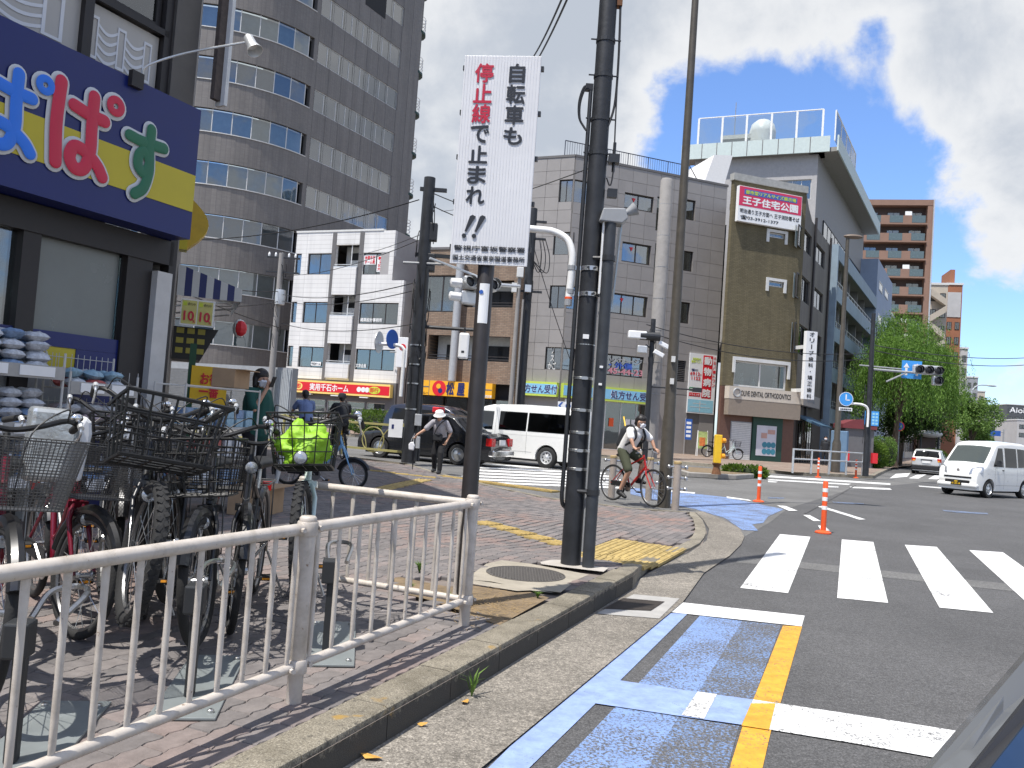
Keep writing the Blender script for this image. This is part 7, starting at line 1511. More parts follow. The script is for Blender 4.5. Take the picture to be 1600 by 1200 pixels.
    def seam(s, pts, m='black', sides=(1, -1), wd=.006):
        for sg in sides:
            mb = MB()
            for (a, b), (c, d) in zip(pts, pts[1:]):
                k = 6
                for i in range(k):
                    p = (a+(c-a)*i/k, b+(d-b)*i/k); q = (a+(c-a)*(i+1)/k, b+(d-b)*(i+1)/k); v = abs(c-a) < abs(d-b); dx, dz = (wd, 0) if v else (0, wd)
                    Y = lambda x, z: sg*(s.w(x, z)+.003)
                    mb.quad((p[0], Y(*p), p[1]), (q[0], Y(*q), q[1]), (q[0]+dx, Y(*q), q[1]+dz), (p[0]+dx, Y(*p), p[1]+dz))
            mb.build('panel_gap', m, s.root)
    def box(s, name, x0, x1, y0, y1, z0, z1, m, par=None, bev=.01): return MB().box(x0, x1, y0, y1, z0, z1).build(name, m, par or s.root, bevel=bev)
mat('car_white', (.76, .76, .73), .28, 0, .03, 2, coat=.6); mat('car_navy', (.008, .011, .03), .25, 0, .05, 2, coat=.8); mat('car_black', (.009, .01, .013), .22, 0, .05, 2, coat=.8); mat('car_silver', (.55, .55, .54), .3, .35, .03, coat=.5); mat('head_lamp', (.38, .40, .42), .1, .5, .1, 30); mat('plate_white', (.7, .7, .68), .5); mat('seat_grey', (.06, .06, .065), .8)
def vehicle(name, label, cat, p, heading): return thing(name, label, cat, M=Matrix.Translation(p) @ Matrix.Rotation(math.atan2(-hd(heading).y, -hd(heading).x), 4, 'Z'))
# ---- white kei van on the right (front towards the camera's left)
K = Vector((15.82, 27.35, .004)); fwd = hd(236); r0 = K-fwd*(-.62)+Vector((0, 0, 0)); rt = Vector((-fwd.y, fwd.x, 0))  # left-hand side of the van
org = K+fwd*.62-rt*(.74-.11)
V = vehicle('kei_van', 'small white delivery van at the right edge, driving towards the left', 'van', org, 236)
c = Car(V, 3.4, 1.48, [(0, .62), (.02, .80), (.06, .93), (.16, 1.0), (.36, 1.06), (.42, 1.1), (1.02, 1.72), (1.12, 1.80), (1.35, 1.86), (2.2, 1.9), (3.0, 1.89), (3.28, 1.85), (3.36, 1.7), (3.4, 1.2)], .22, (.62, 3.02-.0), .285, .98, .14, 'car_white', .16, .05, 6, .10)
c.over('windscreen', .46, 1.0, .97, .98, 'car_glass'); c.wheels_('alu', 6, .66)
c.side('side_window', [(.82, 1.04), (1.5, 1.03), (1.5, 1.66), (1.2, 1.66)], 'car_glass_dark'); c.side('side_window', [(1.62, 1.03), (2.42, 1.03), (2.42, 1.68), (1.62, 1.68)], 'car_glass_dark'); c.side('side_window', [(2.5, 1.04), (3.2, 1.06), (3.18, 1.66), (2.5, 1.68)], 'car_glass_dark')
c.seam([(.95, .45), (.95, .98)]); c.seam([(1.56, .3), (1.56, 1.72)]); c.seam([(2.46, .4), (2.46, 1.72)]); c.seam([(1.0, .42), (2.7, .42)]); c.seam([(.5, .78), (3.3, .80)], 'off_white', wd=.012)
for sg in (1, -1):
    mb = MB(); y0, y1 = sg*.42, sg*.70; mb.add([(.05, y0, .82), (.17, y1, .80), (.26, y1*1.0, .98), (.12, y0*.9, .95)], [(0, 1, 2, 3)]); 
    mb = MB(); pts = [(.03, sg*.36, .76), (.10, sg*.62, .76), (.22, sg*.70, .84), (.30, sg*.69, 1.0), (.17, sg*.58, 1.0), (.085, sg*.40, .93)]
    mb.add([(x-.035, y*1.02, z) for x, y, z in pts]+[(x+.12, y*.9, z) for x, y, z in pts], [tuple(range(6)), tuple(range(11, 5, -1))]+[(i, (i+1) % 6, (i+1) % 6+6, i+6) for i in range(6)]); mb.build('headlight', 'head_lamp', V, smooth=30)
    mb = MB(); mb.box(.93, 1.02, sg*.77, sg*.93, 1.05, 1.25); mb.tube((1.0, sg*.72, 1.07), (.98, sg*.8, 1.1), .02, n=6); mb.build('mirror', 'car_black', V, bevel=.03)
    MB().box(1.42, 1.52, sg*.738-.012, sg*.738+.012, .9, .94).build('door_handle', 'black', V)
mb = MB(); mb.box(-.012, .1, -.45, .45, .60, .655); mb.box(-.03, .08, -.40, .40, .44, .53); mb.build('grille', 'black', V, bevel=.01)
mb = MB(); mb.box(-.06, .12, -.66, .66, .30, .44); mb.build('bumper', 'car_white', V, bevel=.05)
P_ = MB().box(-.085, -.062, -.17, .17, .36, .53).build('number_plate', mat('plate_black', (.02, .02, .018), .4), V); text('480\nせ 30-18', Matrix.Translation((-.09, 0, .445)) @ Matrix(((0, 0, -1), (-1, 0, 0), (0, 1, 0))).to_4x4(), .28, .12, 'yellow', P_, bold=.03)
mb = MB(); mb.lathe([(.05, -.03), (.05, -.02)], 14, (.05, 0, .86), 'x'); mb.build('emblem', 'chrome', V)
mb = MB(); mb.box(1.2, 1.7, -.55, .55, .5, 1.35); mb.build('seats', 'seat_grey', V, bevel=.08); mb = MB(); mb.path([(.6, -.5, 1.08), (.75, 0, 1.12), (.7, .5, 1.1)], .03, 6); mb.build('dashboard', 'black', V)
# ---- white passenger van behind the poles (front to the left)
hv = 118; fwd = hd(hv+180); org = gp(872, 734)+Vector((.2, .85, .004)); org = Vector((org.x, org.y, .004))+fwd*3.95
V = vehicle('passenger_van', 'long white passenger van waiting in the side street', 'van', org, hv+180)
c = Car(V, 4.7, 1.7, [(0, .55), (.03, .85), (.1, 1.0), (.35, 1.12), (.5, 1.2), (1.15, 1.78), (1.3, 1.88), (1.6, 1.95), (2.6, 1.99), (4.2, 1.98), (4.55, 1.93), (4.66, 1.75), (4.7, 1.1)], .24, (1.0, 3.72), .335, 1.05, .13, 'car_white', .14, .05, 6, .12)
c.over('windscreen', .56, 1.12, .97, .97, 'car_glass'); c.wheels_('alu', 8, .62)
c.side('side_window', [(.95, 1.1), (1.72, 1.1), (1.72, 1.70), (1.28, 1.70)], 'car_glass'); c.side('side_window', [(1.95, 1.12), (2.95, 1.12), (2.95, 1.72), (1.95, 1.72)], 'car_glass_dark'); c.side('side_window', [(3.0, 1.12), (4.5, 1.12), (4.48, 1.72), (3.0, 1.72)], 'car_glass_dark')
c.seam([(1.05, .5), (1.05, 1.1)]); c.seam([(1.82, .3), (1.82, 1.75)]); c.seam([(2.98, .4), (2.98, 1.1)]); c.seam([(1.2, .46), (3.2, .46)]); c.seam([(1.9, .98), (4.55, .98)], 'off_white', wd=.012)
for sg in (1, -1):
    MB().box(1.6, 1.72, sg*.85-.015, sg*.85+.015, .93, .98).build('door_handle', 'black', V); MB().box(1.92, 2.04, sg*.85-.015, sg*.85+.015, .93, .98).build('door_handle', 'black', V)
    mb = MB(); mb.box(.92, 1.02, sg*.9, sg*1.06, 1.12, 1.34); mb.tube((1.0, sg*.8, 1.13), (.97, sg*.92, 1.18), .02, n=6); mb.build('mirror', 'car_black', V, bevel=.03); MB().box(4.66, 4.715, sg*.62, sg*.78, .8, 1.5).build('tail_light', 'tail_red', V); MB().box(.02, .2, sg*.45, sg*.74, .68, .9).build('headlight', 'head_lamp', V, bevel=.03)
mb = MB(); mb.box(-.05, .15, -.75, .75, .3, .52); mb.box(4.6, 4.76, -.75, .75, .3, .52); mb.build('bumper', 'car_white', V, bevel=.05)
# ---- dark taxi (front to the left)
org = gp(712, 727)+Vector((.35, .8, 0)); ht = 113; fwd = hd(ht+180); org = Vector((org.x, org.y, .004))+fwd*3.55
V = vehicle('taxi', 'dark navy taxi sedan stopped behind the man in the white hat', 'car', org, ht+180)
c = Car(V, 4.6, 1.7, [(0, .55), (.05, .72), (.2, .80), (1.25, .95), (1.32, .97), (2.0, 1.40), (2.2, 1.48), (2.7, 1.51), (3.1, 1.48), (3.3, 1.42), (3.75, 1.06), (4.45, 1.0), (4.55, .9), (4.6, .6)], .2, (.85, 3.55), .31, .92, .2, 'car_black', .12, .09, 5, .07)
c.over('windscreen', 1.36, 1.98, .97, .96, 'car_glass'); c.over('rear_window', 3.33, 3.72, .96, .97, 'car_glass'); c.wheels_('steel', 0, .66)
c.side('side_window', [(1.6, .97), (2.45, .97), (2.45, 1.38), (2.05, 1.38)], 'car_glass'); c.side('side_window', [(2.55, .97), (3.45, .97), (3.12, 1.38), (2.55, 1.38)], 'car_glass'); c.seam([(1.5, .4), (1.5, .95)]); c.seam([(2.5, .3), (2.5, 1.42)]); c.seam([(3.35, .7), (3.4, .95)])
for sg in (1, -1):
    MB().box(4.42, 4.62, sg*.5, sg*.8, .62, .86).build('tail_light', 'tail_red', V, bevel=.02); MB().box(2.2, 2.35, sg*.845, sg*.865, .82, .86).build('door_handle', 'chrome', V); MB().box(3.2, 3.35, sg*.845, sg*.865, .82, .86).build('door_handle', 'chrome', V); mb = MB(); mb.box(.55, .68, sg*.7, sg*.82, .98, 1.1); mb.build('mirror', 'car_black', V, bevel=.02)
mb = MB(); mb.box(4.5, 4.7, -.78, .78, .32, .52); mb.build('bumper', 'chrome', V, bevel=.04); mb = MB(); mb.box(2.25, 2.5, -.2, .2, 1.5, 1.68); mb.build('roof_lamp', 'red', V, bevel=.03); mb = MB(); mb.box(1.9, 2.3, -.6, .6, .5, 1.15); mb.box(2.9, 3.3, -.6, .6, .5, 1.15); mb.build('seats', 'seat_grey', V, bevel=.06); MB().box(4.6, 4.63, -.2, .2, .66, .82).build('number_plate', 'plate_white', V)
# ---- dark blue minivan further back
org = Vector((-1.6, 31.2, .004)); V = vehicle('minivan', 'dark blue minivan partly hidden behind the taxi', 'van', org+hd(113)*1.4, 113)
c = Car(V, 4.6, 1.72, [(0, .6), (.05, .82), (.3, .95), (.9, 1.08), (1.0, 1.12), (1.75, 1.68), (2.0, 1.78), (2.8, 1.83), (3.9, 1.8), (4.3, 1.72), (4.5, 1.3), (4.6, .8)], .22, (.85, 3.7), .33, 1.0, .16, 'car_navy', .14, .08, 5, .09)
c.over('windscreen', 1.04, 1.74, .97, .96, 'car_glass'); c.wheels_('alu', 6); c.side('side_window', [(1.45, 1.05), (2.3, 1.05), (2.3, 1.6), (1.85, 1.6)], 'car_glass_dark'); c.side('side_window', [(2.4, 1.05), (4.2, 1.05), (4.1, 1.6), (2.4, 1.6)], 'car_glass_dark')
for sg in (1, -1): MB().box(.04, .35, sg*.45, sg*.8, .72, .88).build('headlight', 'head_lamp', V, bevel=.03); mb = MB(); mb.box(1.2, 1.32, sg*.88, sg*1.02, 1.05, 1.2); mb.build('mirror', 'car_navy', V, bevel=.02)
# ---- silver wagon from behind
org = gp(1440, 741)+Vector((.25, 0, 0)); fw = hd(31); org = Vector((org.x, org.y, .004))+fw*4.2
V = vehicle('silver_wagon', 'silver wagon driving away over the far crosswalk, seen from behind', 'car', org, 31)
c = Car(V, 4.3, 1.68, [(0, .55), (.08, .78), (.3, .86), (1.2, 1.0), (1.9, 1.42), (2.2, 1.49), (3.2, 1.5), (3.75, 1.46), (3.95, 1.36), (4.12, 1.0), (4.26, .92), (4.3, .5)], .2, (.85, 3.4), .31, .95, .22, 'car_silver', .12, .12, 5, .08)
c.over('rear_window', 3.9, 4.11, .94, .97, 'car_glass_dark'); c.wheels_('alu', 6); c.side('side_window', [(1.6, .98), (2.5, .98), (2.5, 1.38), (2.0, 1.38)], 'car_glass_dark'); c.side('side_window', [(2.6, .98), (3.85, 1.0), (3.7, 1.36), (2.6, 1.38)], 'car_glass_dark')
for sg in (1, -1): MB().box(4.0, 4.27, sg*.56, sg*.78, .72, .95).build('tail_light', 'tail_red', V, bevel=.02); MB().box(4.2, 4.3, sg*.6, sg*.72, .76, .84).build('indicator', 'amber', V)
mb = MB(); mb.box(4.1, 4.42, -.78, .78, .26, .55); mb.build('bumper', 'black', V, bevel=.05); MB().box(4.3, 4.325, -.22, .22, .66, .8).build('number_plate', 'plate_white', V); MB().box(4.24, 4.31, -.3, .3, .82, .88).build('plate_recess', 'black', V)
# ---- window edge of the camera car, lower right corner
V = thing('car_window_edge', 'blurred glossy window sill of the car the picture was taken from, lower right corner', 'car door', (.42, .62, 0))
def cw(px, py, Y): q = atY(px, py, Y); return Vector((q.x-.42, q.y-.62, q.z))
mat('sill_gloss', (.10, .105, .11), .15, 0, .05, coat=.8); mat('sill_dark', (.02, .02, .022), .4)
def ribbon(name, a0, a1, b0, b1, m, th=.01):
    mb = MB(); vs = [a0, a1, b1, b0]; off = Vector((0, .01, -.004)); mb.add(vs+[v+off for v in vs], [(0, 1, 2, 3), (7, 6, 5, 4), (0, 4, 5, 1), (1, 5, 6, 2), (2, 6, 7, 3), (3, 7, 4, 0)]); mb.build(name, m, V)
ribbon('door_sill', cw(1440, 1218, .55), cw(1640, 985, .62), cw(1505, 1218, .53), cw(1640, 1052, .60), 'sill_gloss'); ribbon('weather_strip', cw(1503, 1219, .528), cw(1640, 1050, .598), cw(1530, 1222, .52), cw(1640, 1085, .585), 'sill_dark')
ribbon('door_glass', cw(1530, 1224, .518), cw(1640, 1085, .583), cw(1620, 1300, .5), cw(1700, 1190, .55), mat('sill_reflect', (.05, .09, .16), .08, .6, .2))
# ================================================================ bicycles
mat('frame_red', (.42, .015, .012), .3, 0, .06, coat=.4); mat('frame_darkred', (.16, .006, .02), .3, .1, .1, coat=.4); mat('frame_black', (.012, .012, .013), .35, .1, .1, coat=.3); mat('frame_mint', (.55, .66, .62), .35, .1, .06, coat=.4); mat('frame_blue', (.22, .42, .62), .35, 0, .06); mat('basket_black', (.014, .014, .014), .45, .2, .1); mat('basket_steel', (.12, .12, .12), .35, .8, .1); mat('saddle', (.014, .014, .014), .55, 0, .2)
def bicycle(label, M, frame='frame_black', wr=.33, basket=None, raise_f=0, steer=0, bar='city', step=False, fat=.02, rear_basket=False, lamp=True, mudguard=True, rack=True, group=None, spokes=20, tread=False, name='bicycle', kick=True, lean=0):
    pitch = math.asin(raise_f/1.05) if raise_f else 0
    B = thing(name, label, 'bicycle', M=M @ Matrix.Rotation(lean, 4, 'X'), group=group)
    T0 = Matrix.Translation((-.5, 0, wr)) @ Matrix.Rotation(-pitch, 4, 'Y'); base = T0 @ Matrix.Translation((.5, 0, -wr))
    # base frame coordinates: rear hub (-.5,0,wr), front hub (.55,0,wr)
    hx = .55; head_top = Vector((.26, 0, .92)); head_bot = Vector((.34, 0, .68)); ax = (head_top-head_bot).normalized()
    F_ = base @ Matrix.Translation(head_top) @ Matrix.Rotation(steer, 4, ax) @ Matrix.Translation(-head_top)
    def wheel(T, x):
        mb = MB(T); mb.torus((x, 0, wr), wr-fat, fat, 'y', 36, 10); w_ = mb.build('wheel', 'rubber', B, smooth=True)
        if tread:
            mb = MB(T)
            for k in range(44):
                a = 2*math.pi*k/44
                for s_ in (-1, 1):
                    aa = a+(.07 if s_ > 0 else 0); Q = Matrix.Translation((x, 0, wr)) @ Matrix.Rotation(aa, 4, 'Y') @ Matrix.Translation((0, s_*fat*.45, wr-fat*.18)) @ Matrix.Rotation(s_*.5, 4, 'Z'); mb.box(-.011, .011, -fat*.36, fat*.36, -.004, .006, Q)
            mb.build('tread', 'rubber', w_)
        mb = MB(T); mb.torus((x, 0, wr), wr-fat*2.1, .012, 'y', 36, 6); mb.build('rim', 'rim_grey', w_, smooth=True)
        mb = MB(T)
        for k in range(spokes):
            a = 2*math.pi*k/spokes; s_ = 1 if k % 2 else -1; b = a+.35*(1 if (k//2) % 2 else -1); mb.tube((x+.02*math.cos(b), s_*.03, wr+.02*math.sin(b)), (x+(wr-fat*2)*math.cos(a), 0, wr+(wr-fat*2)*math.sin(a)), .0022, n=3, cap=False)
        mb.build('spokes', 'steel', w_); mb = MB(T); mb.lathe([(.02, -.05), (.025, -.035), (.015, -.03), (.015, .03), (.025, .035), (.02, .05)], 10, (x, 0, wr), 'y'); mb.build('hub', 'steel', w_)
    wheel(base, -.5); wheel(F_, hx)
    # frame
    bb = Vector((-.05, 0, wr-.04)); st_ = Vector((-.2, 0, .72)); mb = MB(base); tr = .018
    if step: mb.path(crom([head_bot+Vector((0, 0, .04)), (.16, 0, .46), (.02, 0, .33), bb], 5), .022, 10); mb.path(crom([head_bot+Vector((-.02, 0, .14)), (.12, 0, .56), (-.06, 0, .42), (-.12, 0, .46)], 5), .014, 8)
    else: mb.tube(head_bot+Vector((0, 0, .04)), bb, .024 if bar == 'flat' else tr, n=10); mb.tube(head_top+Vector((0, 0, -.05)), st_+Vector((.015, 0, -.05)), tr, n=10)
    mb.tube(bb, st_, tr, n=10); mb.tube(head_bot, head_top, .021, n=10)
    for s_ in (-1, 1): mb.tube(bb+Vector((0, s_*.02, 0)), (-.5, s_*.055, wr), .010, n=6); mb.tube(st_+Vector((0, s_*.012, -.06)), (-.5, s_*.055, wr), .009, n=6)
    mb.build('frame', frame, B, smooth=50)
    mb = MB(F_); 
    for s_ in (-1, 1): mb.path([head_bot+Vector((.01, s_*.02, 0)), (.40, s_*.05, .58), (hx, s_*.055, wr)], [.014, .014, .009], 8)
    mb.box(.31, .37, -.055, .055, .645, .68); mb.build('fork', frame, B, smooth=50)
    mb = MB(F_); mb.tube(head_top-ax*.02, head_top+ax*.1, .014, n=8); ht_ = head_top+ax*.1; grips = []
    if bar == 'flat': pts = [(.30, -.30, 1.02), (.31, -.1, 1.03), (.31, .1, 1.03), (.30, .30, 1.02)]; mb.tube(ht_, (.31, 0, 1.03), .014, n=8)
    elif bar == 'upright': pts = [(.02, -.27, 1.12), (.1, -.28, 1.13), (.2, -.24, 1.12), (.27, -.12, 1.04), (.28, 0, 1.0), (.27, .12, 1.04), (.2, .24, 1.12), (.1, .28, 1.13), (.02, .27, 1.12)]
    else: pts = [(.02, -.29, 1.06), (.12, -.285, 1.075), (.22, -.22, 1.09), (.28, -.1, 1.05), (.28, 0, 1.03), (.28, .1, 1.05), (.22, .22, 1.09), (.12, .285, 1.075), (.02, .29, 1.06)]
    cp = crom(pts, 4); mb.path(cp, .012, 8); mb.build('handlebar', 'basket_black' if bar != 'flat' else 'black', B, smooth=True)
    for e in (0, -1):
        a = Vector(pts[e]); b = Vector(pts[1 if e == 0 else -2]); d = (b-a).normalized(); mb = MB(F_); mb.tube(a-d*.01, a+d*.12, .017, n=10); mb.build('grip', 'rubber', B, smooth=50)
        mb = MB(F_); c_ = a+d*.16; mb.tube(c_, c_+Vector((.03, 0, -.02)), .014, n=8); mb.path(crom([c_+Vector((.03, 0, -.02)), c_+d*(-.04)+Vector((.06, 0, -.045)), c_-d*.14+Vector((.05, 0, -.06))], 4), .006, 6); mb.build('brake_lever', 'alu', B)
    if bar != 'flat':
        mb = MB(F_); mb.ball((pts[-2][0]+.05, pts[-2][1]-.02, pts[-2][2]+.035), (.03, .03, .022), 10, 6); mb.build('bell', 'chrome', B, smooth=True)
    mb = MB(F_)
    for s_ in (-1, 1): a = Vector(pts[2 if s_ < 0 else -3]); mb.path(crom([a+Vector((.02, 0, 0)), a+Vector((.13, -s_*.03, .04)), (.42, s_*.06, 1.02), (.40, s_*.03, .8), (.36, s_*.03, .72)], 5), .0035, 5)
    mb.build('brake_cable', 'black', B)
    # saddle
    mb = MB(base); mb.tube(st_, st_+Vector((-.035, 0, .14)), .013, n=8); mb.build('seat_post', 'steel', B); sz = .88; sx = -.245; vs = []; fs = []; sec = [(-.13, .085, .0, .05), (-.09, .10, .012, .065), (0, .07, .004, .055), (.08, .032, 0, .045), (.13, .022, -.006, .035)]
    for x, w_, dz, th_ in sec:
        for k in range(10): t = 2*math.pi*k/10; vs.append((sx+x, w_*math.cos(t), sz+dz+(th_*.5*math.sin(t) if math.sin(t) > 0 else th_*.7*math.sin(t))))
    for i in range(len(sec)-1):
        for k in range(10): fs.append((i*10+k, i*10+(k+1) % 10, i*10+10+(k+1) % 10, i*10+10+k))
    fs += [tuple(range(9, -1, -1)), tuple(40+k for k in range(10))]; MB(base).add(vs, fs).build('saddle', 'saddle', B, smooth=60)
    # crank, pedals, chain cover
    ca = R(35); mb = MB(base); mb.lathe([(.09, -.056), (.09, -.05)], 20, tuple(bb), 'y'); 
    for s_ in (-1, 1): mb.tube(bb+Vector((0, s_*.06, 0)), bb+Vector((s_*.15*math.cos(ca), s_*.075, -s_*.15*math.sin(ca))), .011, n=6)
    mb.build('crank', 'steel', B)
    for s_ in (-1, 1):
        q = bb+Vector((s_*.15*math.cos(ca), s_*.135, -s_*.15*math.sin(ca))); P_ = MB(base).box(q.x-.045, q.x+.045, q.y-.045, q.y+.045, q.z-.013, q.z+.013).build('pedal', 'rubber', B, bevel=.005); MB(base).box(q.x+.046, q.x+.049, q.y-.03, q.y+.03, q.z-.006, q.z+.006).build('pedal_reflector', 'amber', P_)
    mb = MB(base); mb.box(-.5, bb.x+.06, -.062, -.05, wr-.05, wr+.045); mb.build('chain_cover', 'black', B, bevel=.01)
    if mudguard:
        for T, x, a0, a1 in ((base, -.5, R(30), R(200)), (F_, hx, R(20), R(165))): mb = MB(T); mb.torus((x, 0, wr), wr+.014, fat+.008, 'y', 22, 8, a0, a1); o = mb.build('mudguard', 'frame_black' if mudguard is True else mudguard, B, smooth=True)
    if rack:
        mb = MB(base)
        for s_ in (-1, 1): mb.path([(-.22, s_*.03, wr*2+.06), (-.32, s_*.06, wr*2+.06), (-.72, s_*.06, wr*2+.06)], .006, 6); mb.tube((-.58, s_*.06, wr*2+.06), (-.5, s_*.07, wr), .005, n=5)
        for k in range(4): mb.tube((-.34-k*.12, -.06, wr*2+.06), (-.34-k*.12, .06, wr*2+.06), .004, n=5)
        mb.build('rear_rack', 'basket_steel', B)
        mb = MB(base); mb.box(-.76, -.73, -.03, .03, wr*2-.02, wr*2+.04); mb.build('rear_reflector', 'tail_red', B)
    if kick: mb = MB(base); mb.tube((-.42, .07, wr-.05), (-.5, .17, .02+(.0 if not raise_f else -.0)), .009, n=6); mb.build('kickstand', 'alu', B)
    if lamp:
        lx = (.70, .0, .77) if basket == 'wire' and not step else (.47, 0, .60) if basket else (.42, 0, .9); mb = MB(F_); mb.lathe([(.02, -.06), (.036, -.02), (.038, .012)], 14, lx, 'x'); H_ = mb.build('headlight', 'black', B, smooth=50); mb = MB(F_); mb.lathe([(.034, .013), (.02, .022), (0, .025)], 14, lx, 'x'); mb.build('lens', 'head_lamp', H_, smooth=True); mb = MB(F_); mb.tube((lx[0]-.05, 0, lx[2]), (.36, 0, lx[2]-.02), .007, n=5); mb.build('bracket', 'alu', H_)
    def wire_basket(T, x0, x1, w0, w1, z0, z1, nh, nv, rw, m, nm='basket', flare=.05):
        mb = MB(T); 
        def ring(z):
            t = (z-z0)/(z1-z0); hw = (w0+(w1-w0)*t)/2; a, b = x0-flare*.3*t, x1+flare*t; r_ = .03
            return crom([(a, -hw+r_, z), (a+r_, -hw, z), (b-r_, -hw, z), (b, -hw+r_, z), (b, hw-r_, z), (b-r_, hw, z), (a+r_, hw, z), (a, hw-r_, z)], 3, True)
        for k in range(nh): z = z0+(z1-z0)*k/(nh-1); mb.path(ring(z), rw*1.9 if k in (0, nh-1) else rw, 5, closed=True)
        lo, hi = ring(z0), ring(z1); n = len(lo)
        per = [Vector(p) for p in lo]; L2 = [0]
        for i in range(n): L2.append(L2[-1]+(per[(i+1) % n]-per[i]).length)
        for k in range(nv*4):
            d = L2[-1]*k/(nv*4); i = max(j for j in range(n) if L2[j] <= d); t = (d-L2[i])/max(1e-6, L2[i+1]-L2[i]); mb.tube(lo[i].lerp(lo[(i+1) % n], t), hi[i].lerp(hi[(i+1) % n], t), rw, n=4, cap=False)
        for k in range(nv): 
            y = -w0/2+w0*(k+.5)/nv; mb.tube((x0, y, z0), (x1, y, z0), rw, n=4, cap=False); x = x0+(x1-x0)*(k+.5)/nv; mb.tube((x, -w0/2, z0), (x, w0/2, z0), rw, n=4, cap=False)
        return mb.build(nm, m, B)
    if basket == 'wire': wire_basket(F_, .38, .64, .30, .38, .74, 1.02, 5, 5, .0032, 'basket_black')
    elif basket == 'big': wire_basket(F_, .37, .70, .40, .46, .74, 1.02, 4, 4, .0055, 'basket_black', flare=.08)
    elif basket == 'mesh': wire_basket(F_, .38, .66, .32, .42, .72, .99, 24, 24, .0015, 'basket_steel')
    if rear_basket: wire_basket(base, -.82, -.42, .34, .42, wr*2+.08, wr*2+.34, 9, 9, .003, 'basket_black', 'rear_basket')
    BASK[B.name] = MW[B.name] @ F_ @ Matrix.Translation((.52, 0, .86))
    return B
BASK = {}
def bikeM(p, heading): d = hd(heading); return Matrix.Translation(p) @ Matrix.Rotation(math.atan2(d.y, d.x), 4, 'Z')
def bike_at_front(px, py, Y, heading, back=1.0, z=.162):
    """place so that the front wheel's axle column falls on the pixel column at depth Y"""
    q = atY(px, py, Y); d = hd(heading); return Vector((q.x, q.y, z))-d*.55
b4 = bicycle('mint framed electric bicycle with a lime green bag cover in its front basket', bikeM(bike_at_front(474, 850, 4.55, 166), 166), 'frame_mint', .33, 'wire', .2, R(-8), 'city', False, .027, tread=True, mudguard=False, spokes=24)
mat('lime_bag', (.26, .50, .02), .6, 0, .15, 7, .5, 16)
b2 = bicycle('black bicycle with a wide empty wire basket and knobbly front tyre', bikeM(bike_at_front(212, 850, 3.8, 160), 160), 'frame_black', .33, 'big', .22, R(16), 'upright', False, .03, tread=True, mudguard=False, spokes=24)
b3 = bicycle('black city bicycle with a large round headlamp next to the wide basket bicycle', bikeM(bike_at_front(318, 880, 4.15, 162), 162), 'frame_black', .32, 'wire', .05, R(-12), 'city', True, .024, rear_basket=True)
b6 = bicycle('black bicycle with silver lettering on its frame, left of the green bag bicycle', bikeM(bike_at_front(368, 880, 4.6, 170), 170), 'frame_black', .34, None, 0, R(10), 'city', False, .02)
b1 = bicycle('dark red city bicycle with a fine mesh basket at the left frame edge', bikeM(bike_at_front(-4, 860, 3.15, 148), 148), 'frame_darkred', .33, 'mesh', .08, R(8), 'city', True, .022)
b0 = bicycle('dark red bicycle with a deep black basket behind the mesh basket bicycle', bikeM(bike_at_front(128, 860, 4.3, 140), 140), 'frame_darkred', .32, 'mesh', 0, R(14), 'city', True, .022)
b5 = bicycle('black bicycle parked behind the wide basket one, handlebar rising over it', bikeM(bike_at_front(262, 800, 5.3, 158), 158), 'frame_black', .33, 'wire', .05, R(-6), 'upright', True, .022, rear_basket=True)
bicycle('black bicycle squeezed between the dark red one and the wide basket one', bikeM(bike_at_front(168, 860, 4.7, 156), 156), 'frame_black', .33, 'wire', .12, R(8), 'upright', False, .024)
bicycle('black bicycle squeezed between the wide basket one and the round lamp one', bikeM(bike_at_front(268, 860, 4.6, 160), 160), 'frame_black', .33, 'wire', .14, R(-10), 'upright', True, .024)
b7 = bicycle('black bicycle at the back of the row near the shop racks', bikeM(bike_at_front(120, 800, 5.5, 150), 150), 'frame_black', .33, 'wire', 0, R(-6), 'city', True, .022, rear_basket=True)
bicycle('small pale blue folding bicycle parked behind the woman in green', bikeM(Vector((-2.95, 13.2, .16)), 95), 'frame_blue', .24, None, 0, 0, 'city', True, .022, kick=True)
# lime bag: a crumpled soft mass filling the basket
def crumple(name, label, cat, M, r, m, seed, amp=.25, n=36, k=22, flat=0):
    rnd = random.Random(seed); mb = MB(); off = Vector((rnd.uniform(0, 50),)*3); mb.ball((0, 0, 0), (1, 1, 1), n, k)
    for i, v in enumerate(mb.v):
        d = v.normalized(); q = 1+amp*(noise.noise(d*1.3+off)-.5*abs(noise.noise(d*2.6+off))-.4*abs(noise.noise(d*5.5+off))-.15*abs(noise.noise(d*13+off))); w_ = Vector((d.x*r[0]*q, d.y*r[1]*q, d.z*r[2]*q)); mb.v[i] = Vector((w_.x, w_.y, max(w_.z, -r[2]*flat) if flat else w_.z))
    o = mb.build(name, m, None, smooth=70); o.matrix_basis = M; tag(o, label, cat); return o
crumple('basket_bag', 'lime green waterproof bag cover lying in the front basket', 'bag', BASK[b4.name] @ Matrix.Translation((0, 0, -.01)), (.125, .165, .16), 'lime_bag', 5, .55, n=64, k=40, flat=.6)
q = atY(85, 688, 4.1); sv = thing('silver_cover', 'silver and white insulated child seat cover behind the mesh basket bicycle', 'seat cover', M=Matrix.Translation(q) @ Matrix.Rotation(R(35), 4, 'Z') @ Matrix.Scale(.78, 4))
